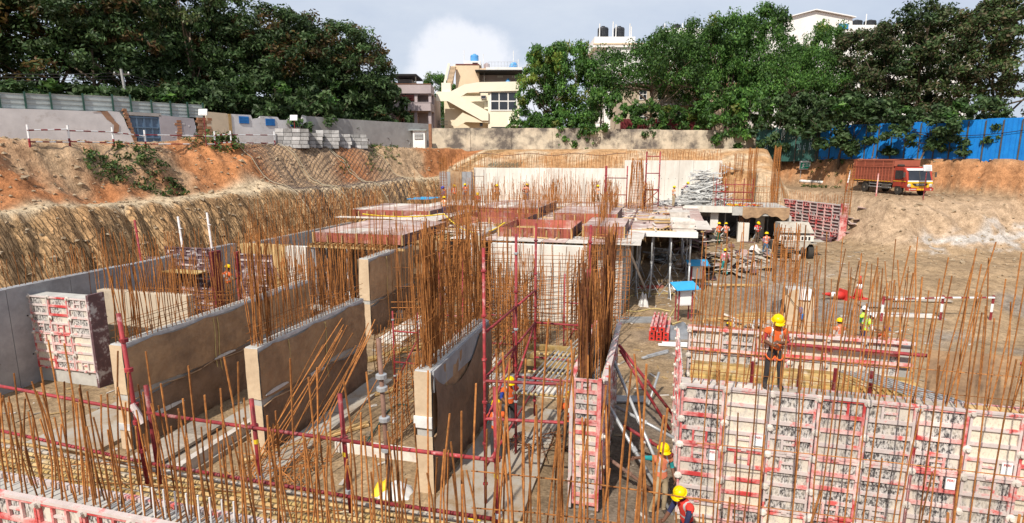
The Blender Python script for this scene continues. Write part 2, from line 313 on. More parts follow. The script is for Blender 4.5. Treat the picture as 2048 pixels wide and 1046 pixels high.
# ------------------------------------------------------------------ the ground: one sheet to the horizon
FA, FB = Vector((32, 61, 0)), Vector((37.5, 50, 0)); FD = (FB - FA).normalized(); FN = Vector((FD.y, -FD.x, 0))   # line of the blue fence
def wallv(u): return -39.8 + (u - 33) * .5
def nz1(x, y, z=0.0): return noise.noise((x, y, z))
def fbm(x, y, z=0.0, o=4):
    s = 0; a = 1.0
    for k in range(o): s += a * noise.noise((x * 2 ** k, y * 2 ** k, z + 7.3 * k)); a *= .5
    return s
def ground(x, y):
    """height, colour"""
    u, v = UV((x, y)); cliff = 0.0
    r1 = 1.15 * ss(v, 1.5, 5) * ss(u, 36, 46); ramp = 1.25 * ss(x, 12, 23) * ss(y, 25, 41)
    z = max(r1, ramp); c = Vector((.32, .225, .13)).lerp(Vector((.35, .243, .14)), ss(v + 4 * nz1(x * .2, y * .2), 3, 16))
    z += .05 * fbm(x * .9, y * .9)
    shade_k = ss(u, 8, 10) * (1 - ss(u, 17, 21)) * ss(v + .5 * nz1(u * .6, v), -2.6, -1.6) * (1 - ss(v, .4, 1.2)); c = c.lerp(Vector((.15, .125, .105)), .75 * shade_k)  # foreground shade painted into the floor colour as a dark grey-brown zone
    gm_ = ss(u + 1.5 * nz1(u * .3, v * .3, 4), 29, 33) * (1 - ss(u + 1.5 * nz1(u * .4, v * .3, 1), 40, 45)) * ss(v + nz1(u * .4, v * .4), 3, 5) * (1 - ss(v + nz1(u * .5, v * .5, 8), 8.5, 11)); c = c.lerp(Vector((.24, .21, .185)), .7 * gm_)
    pt = fbm(x * .33 + 9, y * .33, 3); c = c * (1 + .28 * max(-1, min(1, pt))); rut = abs(math.sin((x * .45 + y * .89 + 1.5 * nz1(x * .12, y * .12)) * 1.1)); z += .05 * (rut - .5) * ss(x, 11, 15) * ss(y, 22, 26)
    wet = ss(fbm(x * .22 + 3, y * .22, 5.0), .12, .5) * ss(v, -2, 1) * (1 - ss(u, 34, 44)); c = c.lerp(Vector((.25, .225, .20)), .7 * wet)
    # right: mound up to the truck pad, then the bank under the blue fence
    k = ss(y + .8 * fbm(x * .5, y * .5), 40.0, 45.6) * ss(x + .6 * nz1(y * .4, x * .3), 26.0, 29.5)
    k = max(k, ss(u, 57, 61) * ss(v, 8.5, 11))
    if k > 0:
        z = lerp(z, 5.0, k) + .55 * k * (1 - k) * fbm(x * .8, y * .8, 2)
        c = c.lerp(Vector((.44, .315, .205)), ss(k, .02, .2)).lerp(Vector((.33, .225, .135)), ss(k, .85, 1))
    # concrete slurry stain along the mound's foot
    sl_ = ss(x, 28, 31) * (1 - ss(abs(y - 41.3 - .10 * (x - 31) + .9 * fbm(x * .5, y * .5, 6)), .5, 1.3)) * ss(fbm(x * .9, y * 1.6, 12), -.35, .1); c = c.lerp(Vector((.50, .48, .45)), .8 * sl_)
    dF = (Vector((x, y, 0)) - FA).dot(FN); tF = (Vector((x, y, 0)) - FA).dot(FD)
    if x > 14 and y > 20:
        k2 = ss(-dF + .5 * fbm(x * .6, y * .6, 9), -1.5, -.2) if x > 22 else ss(u, 60, 63)
        k2 *= ss(y + x * .5, 60, 66) if x > 22 else ss(x, 16, 18)
        z = lerp(z, 7.9, k2); c = c.lerp(Vector((.45, .22, .10)), ss(k2, .05, .3) * (1 - ss(k2, .9, 1) * .6))
    # back: cut behind the white wall
    kb = ss(u + .3 * fbm(v * .7, u * .7, 4), 56.0, 57.6) * (1 - ss(v, 10, 12))
    if kb > 0:
        zb = lerp(6.6, 8.9, ss(u + .6 * nz1(v * .5, 3), 57.5, 64)); z = max(z, lerp(z, zb, kb))
        c = Vector((.46, .27, .13)).lerp(Vector((.55, .42, .28)), ss(fbm(v * .25, u * .5, 8), -.2, .4))
    # left: lower cut face, berm, upper slope
    vb = -24.2 + 4.6 * ss(u, 38, 56); vt = max(-35.0, wallv(u) + 2.6)
    if u > 60: vb = vb + (u - 60)
    dd = (vb - v) / max(2.0, vb - vt)
    if dd > -.1 and u < 75:
        strip = noise.noise((u * 1.5 + v * .55, v * .25, 1.0)) * .5 + noise.noise((u * 2.6 + v * 1.0, v * .4, 6.0)) * .55 + noise.noise((u * .35, v * .3, 3.0)) * .8
        d1 = dd + .075 * strip * (1 - ss(dd, .34, .5)); d2 = dd + .075 * fbm(u * .35, v * .35, 11) + .03 * strip
        bz = 5.5 + .5 * ss(u, 42, 52) + .25 * fbm(u * .3, v * .3)
        zl = bz * ss(d1, 0, .36) * (1 - .10 * (1 - ss(d1, .3, .4))) + (8.95 - bz) * ss(d2, .50, .92)
        bu, bv = u - BUL[0], v - BUL[1]; bul = math.exp(-(bu / 2.5) ** 2 - (bv / 2.7) ** 2); zl += 1.35 * bul
        zl += .12 * fbm(u * 1.1, v * 1.1, 3) * ss(dd, 0, .1) + .25 * max(0, fbm(u * .25, v * .25, 15)) * ss(dd, .9, 1.0)
        blk = abs(noise.noise((u * 1.1 + v * .4, zl * 1.1, 2.0))); zl += .12 * blk * ss(dd, .03, .1) * (1 - ss(dd, .34, .42))
        z = max(z, zl)
        og = ss(noise.noise((u * .13 + 1.7, v * .16, 4.0)) + .25 * fbm(u * .6, v * .6, 2), -.18, .22)
        low = Vector((.50, .315, .155)).lerp(Vector((.42, .245, .115)), ss(strip, -.1, .6))
        upper = Vector((.44, .30, .18)).lerp(Vector((.40, .165, .065)), og * ss(dd, .5, .58) * (1 - ss(dd, .9, 1.0)))
        upper = upper.lerp(Vector((.50, .215, .085)), min(1, 1.6 * bul))
        top = Vector((.46, .29, .15)).lerp(Vector((.40, .20, .09)), ss(fbm(u * .3, v * .3, 9), 0, .4))
        cl_ = low.lerp(Vector((.56, .44, .29)), ss(dd, .33, .38)).lerp(upper, ss(dd, .46, .56)).lerp(top, ss(dd, .9, 1.0))
        c = c.lerp(cl_, ss(dd, -.02, .04)); cliff = ss(dd, -.02, .05) * (1 - .75 * ss(dd, .32, .42))
    if u >= 75: z = 8.9
    if u < -8: z = lerp(z, 8.0, ss(-u, 8, 14))
    if x > 60: z = lerp(z, 8, ss(x, 60, 80))
    c = c.to_4d(); c.w = cliff
    return z, c
BUL = (36.8, -31.3)
def steps(*segs):
    o = [segs[0][0]]
    for a, b, st in segs:
        n = max(1, round((b - a) / st)); o += [lerp(a, b, (i + 1) / n) for i in range(n)]
    return o
us = steps((-700, -100, 200), (-100, -10, 15), (-10, 10, 1.0), (10, 16, .35), (16, 64, .2), (64, 80, 1), (80, 200, 20), (200, 1500, 260))
vs2 = steps((-1200, -200, 250), (-200, -50, 15), (-50, -38, 1), (-38, -29, .2), (-29, -22, .14), (-22, -18, .25), (-18, 6, .4), (6, 40, .32), (40, 80, 2.5), (80, 200, 30), (200, 1200, 250))
gv = []; gc = []
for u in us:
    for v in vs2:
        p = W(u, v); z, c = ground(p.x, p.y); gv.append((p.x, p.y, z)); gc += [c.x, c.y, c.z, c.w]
nv_ = len(vs2); gf = [(a * nv_ + b, a * nv_ + b + 1, (a + 1) * nv_ + b + 1, (a + 1) * nv_ + b) for a in range(len(us) - 1) for b in range(nv_ - 1)]
gm = bpy.data.meshes.new('ground'); gm.from_pydata(gv, [], gf); gm.polygons.foreach_set('use_smooth', [True] * len(gf))
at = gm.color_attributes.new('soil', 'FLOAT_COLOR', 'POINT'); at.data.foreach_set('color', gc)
m = mat('soil', (.3, .2, .1), bump=.9, sc=2.0, bsc=3.5, dist=.12, rough=.95); t = m.node_tree
pb = next(n for n in t.nodes if n.type == 'BSDF_PRINCIPLED'); rp = next(n for n in t.nodes if n.type == 'VALTORGB')
rp.color_ramp.elements[0].color = (.62, .60, .58, 1); rp.color_ramp.elements[1].color = (1.18, 1.18, 1.2, 1)
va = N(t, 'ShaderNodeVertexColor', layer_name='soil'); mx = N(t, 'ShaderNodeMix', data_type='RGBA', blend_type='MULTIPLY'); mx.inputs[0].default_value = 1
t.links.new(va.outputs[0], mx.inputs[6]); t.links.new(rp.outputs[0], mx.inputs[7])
n9 = N(t, 'ShaderNodeTexNoise', i_Scale=14.0, i_Detail=5.0); gg = N(t, 'ShaderNodeNewGeometry'); t.links.new(gg.outputs['Position'], n9.inputs[0])
r9 = N(t, 'ShaderNodeValToRGB'); r9.color_ramp.elements[0].position = .35; r9.color_ramp.elements[0].color = (.7, .68, .66, 1); r9.color_ramp.elements[1].position = .65; r9.color_ramp.elements[1].color = (1.1, 1.1, 1.1, 1)
t.links.new(n9.outputs[0], r9.inputs[0]); mx2 = N(t, 'ShaderNodeMix', data_type='RGBA', blend_type='MULTIPLY'); mx2.inputs[0].default_value = 1
t.links.new(mx.outputs[2], mx2.inputs[6]); t.links.new(r9.outputs[0], mx2.inputs[7]); m1 = N(t, 'ShaderNodeMapping'); m1.inputs['Rotation'].default_value = (0, 0, GA); t.links.new(gg.outputs['Position'], m1.inputs[0])
m2 = N(t, 'ShaderNodeMapping'); m2.inputs['Scale'].default_value = (.7, 3.6, .6); m2.inputs['Rotation'].default_value = (.35, 0, 0); t.links.new(m1.outputs[0], m2.inputs[0])
vo = N(t, 'ShaderNodeTexVoronoi', feature='DISTANCE_TO_EDGE', i_Scale=1.5); wn = N(t, 'ShaderNodeTexNoise', i_Scale=1.6, i_Detail=6.0); t.links.new(m2.outputs[0], wn.inputs[0])
wm = N(t, 'ShaderNodeMix', data_type='RGBA', blend_type='ADD'); wm.inputs[0].default_value = .9; t.links.new(m2.outputs[0], wm.inputs[6]); t.links.new(wn.outputs[1], wm.inputs[7]); t.links.new(wm.outputs[2], vo.inputs[0])
cr = N(t, 'ShaderNodeMapRange'); cr.inputs[1].default_value = .0; cr.inputs[2].default_value = .14; t.links.new(vo.outputs[0], cr.inputs[0])
hh = N(t, 'ShaderNodeMath', operation='ADD'); t.links.new(cr.outputs[0], hh.inputs[0]); t.links.new(wn.outputs[0], hh.inputs[1])
b2 = N(t, 'ShaderNodeBump', i_Distance=.11); t.links.new(hh.outputs[0], b2.inputs['Height']); t.links.new(va.outputs[1], b2.inputs['Strength']); bb = next(n for n in t.nodes if n.type == 'BUMP'); t.links.new(bb.outputs[0], b2.inputs['Normal']); t.links.new(b2.outputs[0], pb.inputs['Normal'])
cm2 = N(t, 'ShaderNodeMapRange'); cm2.inputs[3].default_value = .88; cm2.inputs[4].default_value = 1.12; t.links.new(cr.outputs[0], cm2.inputs[0]); mx3 = N(t, 'ShaderNodeMix', data_type='RGBA', blend_type='MULTIPLY'); t.links.new(va.outputs[1], mx3.inputs[0]); t.links.new(mx2.outputs[2], mx3.inputs[6]); t.links.new(cm2.outputs[0], mx3.inputs[7])
t.links.new(mx3.outputs[2], pb.inputs['Base Color'])
gm.materials.append(m); tag(put('ground', gm), kind='structure')
def GZ(x, y): return ground(x, y)[0]
def drop(px, py, z0=0.0):
    """ground point seen at a pixel: march along the sight line"""
    X, f, U = ray(px, py); Y = 9.0; st_ = .5
    while Y < 110:
        x, z = X / f * Y, 8 + U / f * Y; h = GZ(x, Y)
        if z < h:
            if st_ < .04: return Vector((x, Y, h))
            Y -= st_; st_ *= .3
        Y += st_
    return Vector((x, Y, h))
# loose stones on the cuts, berm and mound
rk = MB()
for i in range(2600):
    if i % 3: u = R.uniform(16, 60); vb = -24.2 + 4.6 * ss(u, 38, 56); v = vb - R.uniform(0, 12)
    else: p = Vector((R.uniform(14, 44), R.uniform(34, 52), 0)); u, v = UV(p)
    p = W(u, v); s_ = R.uniform(.05, .16) * (1.8 if R.random() < .08 else 1); rk.rockf((p.x, p.y, GZ(p.x, p.y) + s_ * .2), s_)
tag(rk.build('loose_stones', 'rock'), 'loose tan stones scattered over the cut slopes and the dirt mound', 'stones', kind='stuff')
lit = MB()
for i in range(2400):
    u, v = R.uniform(9, 46), R.uniform(-20, 14); p = W(u, v)
    if R.random() < .5: lit.rockf((p.x, p.y, GZ(p.x, p.y) + .01), R.uniform(.02, .07), R.randrange(3))
    else: lit.obox((p.x, p.y, GZ(p.x, p.y) + .015), R.uniform(.1, .5), R.uniform(.03, .14), .02, Matrix.Rotation(R.uniform(0, 6.3), 3, 'Z') @ Matrix.Rotation(R.gauss(0, .12), 3, 'Y'), R.randrange(4))
tag(lit.build('site_litter', ['rock', 'white_timber', 'plank_grey', 'timber']), 'scraps of wood, stone and packing scattered over the muddy pit floor', 'litter', kind='stuff')
# weeds on the left slope and along the walls
lm = MAT['leaf']; t = lm.node_tree; pb = next(n for n in t.nodes if n.type == 'BSDF_PRINCIPLED')
va = N(t, 'ShaderNodeVertexColor', layer_name='tint'); oi = N(t, 'ShaderNodeObjectInfo'); mr = N(t, 'ShaderNodeMapRange'); mr.inputs[3].default_value = .8; mr.inputs[4].default_value = 1.2
t.links.new(oi.outputs['Random'], mr.inputs[0]); hs = N(t, 'ShaderNodeHueSaturation'); t.links.new(mr.outputs[0], hs.inputs['Value']); t.links.new(va.outputs[0], hs.inputs['Color']); t.links.new(hs.outputs[0], pb.inputs['Base Color'])
pb.inputs['Roughness'].default_value = .55
tl = N(t, 'ShaderNodeBsdfTranslucent'); ms = N(t, 'ShaderNodeMixShader', i_0=.32); t.links.new(hs.outputs[0], tl.inputs[0])
t.links.new(pb.outputs[0], ms.inputs[1]); t.links.new(tl.outputs[0], ms.inputs[2]); t.links.new(ms.outputs[0], next(n for n in t.nodes if n.type == 'OUTPUT_MATERIAL').inputs[0])
class Leaves:
    def __init__(s): s.v = []; s.f = []; s.c = []
    def leaf(s, p, n, L_, w, c):
        a = Vector((R.gauss(0, 1), R.gauss(0, 1), R.gauss(0, 1) - .35)); a = (a - n * a.dot(n)).normalized(); b = n.cross(a); i = len(s.v)
        s.v += [tuple(p - a * L_ * .5), tuple(p + b * w * .5 - n * .1 * w), tuple(p + a * L_ * .5 - n * .18 * L_), tuple(p - b * w * .5 - n * .1 * w)]; s.f.append((i, i + 1, i + 2, i + 3)); s.c += list(c) + [1]
    def clump(s, c, r, n, L_, cols, up=.5, flat=.75):
        c = Vector(c); kc = R.uniform(.6, 1.35)
        for _ in range(n):
            dv = Vector((R.gauss(0, 1), R.gauss(0, 1), R.gauss(0, 1))).normalized() * r * R.random() ** .45; dv.z *= flat
            nn = (dv.normalized() * .6 + Vector((R.gauss(0, .5), R.gauss(0, .5), R.gauss(up, .5)))).normalized()
            q = R.choice(cols); k = R.uniform(.75, 1.2) * kc; s.leaf(c + dv, nn, L_ * R.uniform(.7, 1.3), L_ * R.uniform(.35, .6), tuple(x * k for x in q))
    def mesh(s, name):
        me = bpy.data.meshes.new(name); me.from_pydata(s.v, [], s.f); me.materials.append(MAT['leaf'])
        a = me.color_attributes.new('tint', 'FLOAT_COLOR', 'POINT'); cc = []
        for i in range(len(s.f)): cc += s.c[4 * i:4 * i + 4] * 4
        a.data.foreach_set('color', cc); me.update(); return me
WEED = [(.05, .11, .02), (.09, .15, .035), (.04, .08, .02), (.14, .17, .05)]
def weed(px, py, rad, n, label, name='weed_clump', z0=6, h=.6):
    p = drop(px, py, z0); l = Leaves()
    for _ in range(n):
        a = R.uniform(0, 6.28); rr = rad * R.random() ** .6; q = Vector((p.x + rr * math.cos(a), p.y + rr * math.sin(a), 0)); q.z = GZ(q.x, q.y) + h * .4 * R.random()
        l.clump(q - p, .3 * h + .1, 16, .22 * h + .06, WEED, .6)
    st = MB()
    for _ in range(6): st.tube((R.uniform(-.3, .3) * rad, R.uniform(-.3, .3) * rad, -.3), (R.uniform(-.6, .6) * rad, R.uniform(-.6, .6) * rad, h * .7), .012, 4)
    o = thing(name, label, 'weeds', p); put('leaves', l.mesh('leaves'), o); st.build('stem', 'bark', o)
weed(300, 345, 1.9, 60, 'largest green weed clump on the upper orange slope at left', h=.9)
weed(205, 335, 1.0, 26, 'green weeds at the left end of the orange slope under the white wall', h=.8)
weed(237, 350, .8, 16, 'small green weeds on the orange slope right of the leftmost clump', h=.6)
weed(285, 277, .9, 16, 'low green weeds in front of the blue metal gate', z0=9, h=.5)
weed(450, 283, 1.2, 30, 'bushy green weeds in front of the beige wall section', z0=9, h=1.3)
weed(400, 289, 1.2, 20, 'low grass below the broken mauve wall', z0=9, h=.5)
weed(810, 285, 3.2, 110, 'bright green tall grass patch beside the white hut', z0=9, h=.9)
weed(760, 293, 2.0, 50, 'low green grass at the foot of the grey boundary wall', z0=9, h=.5)
weed(745, 325, .8, 16, 'small green tuft on the rubbly slope above the pit corner', h=.4)
weed(690, 328, .7, 12, 'small pale green tuft beside the draped netting', h=.4)
weed(1545, 318, 2.2, 40, 'strip of green weeds along the foot of the green sheet fence', z0=8, h=.5)
weed(1660, 322, 2.5, 50, 'strip of green weeds along the foot of the blue fence', z0=8, h=.6)
# wire netting draped down the left slope
def net(u0, u1, v0, v1, label):
    t_ = MB(); du = .24
    def P(u, v): q = W(u, v); q.z = GZ(q.x, q.y) + .09; return q
    u = u0
    while u <= u1 + .01: t_.path([P(u + .35 * (k / 16), lerp(v0, v1, k / 16)) for k in range(17)], .018, 3); u += du
    n = int(abs(v1 - v0) / .24)
    for j in range(n + 1):
        v = lerp(v0, v1, j / n); t_.path([P(lerp(u0, u1, k / 20) + .35 * (j / n), v) for k in range(21)], .018, 3)
    o = thing('wire_netting', label, 'netting'); t_.build('mesh_wires', 'net', o)['kind'] = 'stuff'
    for uu in (u0, u1): MB().path([P(uu + .35 * k / 16, lerp(v0, v1, k / 16)) + Vector((0, 0, .05)) for k in range(17)], .03, 4).build('edge_cable', 'rope_grey', o)
net(39.2, 43.0, -32.6, -25.2, 'dark wire netting beside the orange bulge of the slope')
net(43.3, 46.9, -31.0, -24.4, 'dark wire netting in the middle of the draped slope')
net(47.2, 51.0, -29.2, -23.0, 'dark wire netting at the far side of the draped slope')

# ------------------------------------------------------------------ boundary walls, fences
WA, WB = Vector((-30.3, 42, 0)), Vector((-9.3, 66, 0)); WD = (WB - WA).normalized(); WRZ = math.atan2(WD.y, WD.x)
def wall_s(px):                                  # distance along the left boundary line seen at a column
    k = (px - 1023) / 1155; s_ = (WA.x - k * WA.y) / (k * WD.y - WD.x); return s_
def zat(px, py, s_): p = WA + WD * s_; return AY(px, py, p.y).z
def lw(name, label, cat, px0, px1, zb=8.5, group=None):
    s0, s1 = wall_s(px0), wall_s(px1); p = WA + WD * s0; return thing(name, label, cat, (p.x, p.y, zb), WRZ, group), s0, s1
def slab_profile(par, name, mats, px0, px1, tops, s0, zb=8.5, th=.25, y0=0.0):
    """upright wall piece whose top follows pixel points"""
    mb = MB(); P = []
    for (px, py) in tops: s_ = wall_s(px); P.append((s_ - s0, zat(px, py, s_) - zb))
    for (a, b) in zip(P[:-1], P[1:]):
        mb.hexa([(a[0], y0, -.3), (b[0], y0, -.3), (b[0], y0 + th, -.3), (a[0], y0 + th, -.3), (a[0], y0, a[1]), (b[0], y0, b[1]), (b[0], y0 + th, b[1]), (a[0], y0 + th, a[1])])
    return mb.build(name, mats, par)
# broken white plaster wall (goes on past the left edge)
o, s0, s1 = lw('plaster_wall', 'broken white plaster wall with a brown scar, left of the blue gate', 'wall', -60, 283)
slab_profile(o, 'plaster_face', 'plaster', -60, 283, [(-60, 214), (120, 219), (193, 222), (240, 222), (258, 224), (266, 236), (270, 252), (276, 265), (283, 292)], s0)
mb = MB()
for a, b in (((212, 224), (228, 222)), ((228, 222), (240, 240)), ((240, 240), (250, 250)), ((250, 250), (247, 266))):
    for k in range(4):
        q0 = (lerp(a[0], b[0], k / 4), lerp(a[1], b[1], k / 4)); q1 = (lerp(a[0], b[0], (k + 1) / 4), lerp(a[1], b[1], (k + 1) / 4))
        f = lambda q, w: (wall_s(q[0] + w) - s0, -.03, zat(q[0] + w, q[1], wall_s(q[0] + w)) - 8.5)
        w_ = 7 if a[0] < 240 else 5; A1, A2, B1, B2 = f(q0, -w_), f(q0, w_), f(q1, -w_), f(q1, w_)
        mb.prism([A1, A2, B2, B1], (0, .02, 0))
mb.build('bare_render_scar', 'mud_patch', o)
for k in range(8):
    q = lerp(222, 288, k / 7); s_ = wall_s(266 + 2.2 * k) - s0; [MB().box((s_ + .02 + R.uniform(-.06, .06), -.03, zat(270, q, s_ + s0) - 8.7 + .1 * j_), (s_ + .24, .3, zat(270, q, s_ + s0) - 8.615 + .1 * j_)).build('brick', 'mud_patch' if j_ % 2 else 'brick', o) for j_ in range(4)]
# blue metal gate
o, s0, s1 = lw('metal_gate', 'blue-grey metal double gate in the left boundary wall', 'gate', 276, 334)
wg = s1 - s0; zt = zat(300, 232, s0 + wg / 2) - 8.5
for k in range(4): MB().box((.02 + k * wg / 4, .12, .1), ((k + 1) * wg / 4 - .02, .16, zt)).build('gate_panel', 'gate_blue', o)
for k in range(5): MB().box((k * wg / 4 - .06, .05, .1), (k * wg / 4 + .06, .118, zt)).build('gate_stile', 'gate_blue', o)
for z in (.15, 1.0, 1.75, zt - .1): MB().box((.08, .03, z - .05), (wg - .08, .09, z + .05)).build('gate_rail', 'gate_blue', o)
MB().box((-.2, 0, zt + .01), (wg + .2, .3, zt + .25)).build('lintel', 'cement_wall', o)
# mauve broken wall
o, s0, s1 = lw('broken_wall', 'mauve-grey plaster wall with chipped patches, right of the blue gate', 'wall', 335, 412)
slab_profile(o, 'plaster_face', 'plaster_mauve', 335, 412, [(335, 230), (375, 234), (402, 237), (404, 246), (403, 262), (410, 270), (412, 290)], s0)
for k in range(7): MB().box((wall_s(366) - s0 + R.uniform(-.1, .1), -.04, .9 + .22 * k), (wall_s(366) - s0 + .4, -.005, 1.08 + .22 * k)).build('brick', 'brick', o)
for k in range(18): x = R.uniform(.5, s1 - s0 - .8); z = R.uniform(.3, 2.2); MB().box((x, -.02, z), (x + R.uniform(.05, .25), -.004, z + R.uniform(.04, .12))).build('plaster_chip', 'plaster', o)
MB().box((wall_s(376) - s0, -.35, .0), (wall_s(409) - s0, -.1, .75)).build('fallen_slab', 'plaster', o)
# brick pier
o, s0, s1 = lw('brick_pier', 'crumbling orange brick pier between the mauve and beige walls', 'pier', 408, 426)
for z in range(12):
    for k in range(3):
        if z > 8 and R.random() < .35: continue
        MB().box((k * .36 + (z % 2) * .1, R.uniform(-.03, .03), .225 * z), (k * .36 + .34 + (z % 2) * .1, .35, .225 * z + .205)).build('brick', 'brick' if R.random() < .75 else 'mud_patch', o)
# beige wall
o, s0, s1 = lw('beige_wall', 'short beige wall section with a brown stain beside the brick pier', 'wall', 427, 470)
slab_profile(o, 'plaster_face', 'plaster_beige', 427, 470, [(427, 223), (468, 227), (470, 230)], s0)
MB().box((s1 - s0 + .02, -.06, -.3), (s1 - s0 + .22, .3, zat(470, 228, s1) - 8.5)).build('bare_edge', 'timber', o)
# white wall with blue shutters
o, s0, s1 = lw('shuttered_wall', 'white wall with a ragged top and three small blue shutters', 'wall', 475, 622)
slab_profile(o, 'plaster_face', 'plaster', 475, 622, [(475, 228), (514, 230), (517, 238), (530, 236), (533, 232), (566, 234), (570, 240), (585, 240), (590, 236), (614, 238), (616, 230), (622, 232)], s0)
for px, py in ((500, 240), (551, 244.5), (599, 246.5)):
    s_ = wall_s(px) - s0; z = zat(px, py, s_ + s0) - 8.5; f = MB().box((s_ - .42, -.05, z - .3), (s_ + .42, -.005, z + .3)).build('blue_shutter', 'sign_blue', o)
    for k in range(4): MB().box((s_ - .40, -.075, z - .27 + .14 * k), (s_ + .40, -.052, z - .16 + .14 * k)).build('slat', 'sign_blue', f)
# long grey cement wall
o, s0, s1 = lw('cement_wall', 'long grey cement-rendered boundary wall behind the block stacks', 'wall', 622, 868)
slab_profile(o, 'wall_face', 'cement_wall', 622, 868, [(622, 232), (700, 238), (760, 242), (830, 246), (868, 248)], s0)
for k in range(6): x = (s1 - s0) * (k + .5) / 6; MB().path([(x + .5 * math.sin(t_) , -.04, 1.1 + .5 * math.cos(t_) * (1 if k % 2 else .7)) for t_ in (.2, .7, 1.2, 1.7, 2.2)], .03, 4).build('mortar_run', 'grey_concrete', o)
# corrugated sheets above the left walls
o, s0, s1 = lw('corrugated_fence', 'grey corrugated sheet fence with green posts on top of the left wall', 'fence', -60, 425)
def corr(x0, x1, z0, z1, mname, par, y=.35, horiz=True, n=10):
    mb = MB()
    for k in range(n):
        a, b = k / n, (k + 1) / n; yo = .04 * (k % 2)
        z_a, z_b = lerp(z0, z1, a), lerp(z0, z1, b)
        mb.hexa([(x0, y + yo, z_a), (x1, y + yo, z_a), (x1, y + yo + .02, z_a), (x0, y + yo + .02, z_a), (x0, y + yo, z_b), (x1, y + yo, z_b), (x1, y + yo + .02, z_b), (x0, y + yo + .02, z_b)])
        mb.box((x0, y, z_b - .012), (x1, y + .062, z_b + .012))
    return mb.build('corrugated_sheet', mname, par)
px_e = [-60, -20, 30, 80, 130, 193, 250, 285, 325, 362, 395, 425]
for k in range(len(px_e) - 1):
    a, b = wall_s(px_e[k]), wall_s(px_e[k + 1]); pm = (px_e[k] + px_e[k + 1]) / 2; sm = (a + b) / 2
    top = 190 + (pm - 193) * .03 if pm < 275 else 201 + (pm - 280) * .06; bot = 229 + (pm - 193) * .025
    corr(a - s0 + .02, b - s0 - .02, zat(pm, bot, sm) - 8.5, zat(pm, top, sm) - 8.5, 'galv_sheet', o, n=8)
    MB().box((b - s0 - .05, .22, zat(pm, bot + 6, sm) - 8.5), (b - s0 + .05, .32, zat(pm, top - 2, sm) - 8.4)).build('post', 'green_post', o)
# barricade of red and white tubes along the top of the cut
o = thing('tube_barricade', 'red and white banded tube barricade along the top of the left slope', 'barricade', (0, 0, 0))
pp = [drop(px, py, 9) for px, py in ((60, 293), (140, 292), (228, 292), (292, 296), (431, 294), (463, 292), (550, 291))]
def banded(p, q, r, n, nm, par):
    a = MB()
    for k in range(n): a.tube(vl(p, q, k / n), vl(p, q, (k + 1) / n), r, 5, k % 2)
    return a.build(nm, ['red_tube', 'white_plain'], par)
for p in pp: banded(p - Vector((0, 0, .3)), p + Vector((0, 0, 1.15)), .06, 2, 'barricade_post', o)
for a, b in zip(pp[:-1], pp[1:]):
    for h in (.25, .85): banded(a + Vector((0, -.05, h)), b + Vector((0, -.05, h + R.uniform(-.1, .1))), .04, 6, 'barricade_rail', o)
# stacks of grey cement blocks
for i, (px, py, w, rows, lab) in enumerate(((585, 296, 2.7, 5, 'leftmost and widest pale stack of cement blocks under the blue shutters'), (628, 296, 1.6, 4, 'dark grey block stack just right of the pale widest stack'), (657, 297, 2.0, 5, 'white-topped block stack in the middle of the row'), (690, 297, 1.2, 4, 'narrow dark block stack second from the right end'), (716, 297, 1.8, 4, 'rightmost block stack, before the green grass'))):
    p = drop(px, py, 9); o = thing('block_stack', lab, 'block stack', p, WRZ * .35)
    o['group'] = 'stacks of cement blocks by the grey wall'
    for r_ in range(rows):
        nb = max(2, round(w / .62)); off = R.uniform(-.08, .08)
        for k in range(nb):
            for d_ in range(2):
                MB().box((-w / 2 + k * w / nb + off, d_ * .62, r_ * .33), (-w / 2 + (k + 1) * w / nb - .03 + off, d_ * .62 + .58, r_ * .33 + .29)).build('block', 'block', o)
# stained back boundary wall
BZ = 8.7; bl = Vector((-9.4, 66.2, 0)); br = Vector((27.5, 66.2, 0))
o = thing('stained_wall', 'long stained cream boundary wall with black weathering, under the trees', 'wall', (bl.x, bl.y, BZ))
mb = MB(); n_ = 24
for k in range(n_):
    f = lambda t_: (37 * t_, 2.55 - .25 * ss(t_, .35, .9) + .06 * nz1(t_ * 30, 1))
    (x0, h0), (x1, h1) = f(k / n_), f((k + 1) / n_)
    mb.hexa([(x0, 0, -.6), (x1, 0, -.6), (x1, .3, -.6), (x0, .3, -.6), (x0, 0, h0), (x1, 0, h0), (x1, .3, h1 * 0 + h0), (x0, .3, h0)])
mb.build('wall_face', 'old_wall', o)
for k in range(9): MB().box((k * 4.6 - .16, -.09, -.6), (k * 4.6 + .16, -.004, 2.2)).build('pilaster', 'old_wall', o)
# white hut at the wall's corner
p = Vector((-9.9, 63.5, 0)); p.z = GZ(p.x, p.y); o = thing('guard_hut', 'small white hut with a louvred window at the wall corner', 'hut', p)
MB().box((-.75, 0, -.2), (.55, 1.3, 1.9)).build('wall', 'white_paint', o); MB().box((-1.15, -.25, 1.9), (.75, 1.5, 1.97)).build('roof', 'galv_sheet', o)
f = MB().box((-.55, -.06, .95), (.35, -.004, 1.55)).build('window', 'dark', o)
for k in range(4): MB().box((-.53, -.09, 1.0 + .14 * k), (.33, -.064, 1.05 + .14 * k)).build('louvre', 'white_paint', f)
MB().box((.95, .1, -.3), (1.25, .5, 2.6)).build('brick_pillar', 'brick', o)
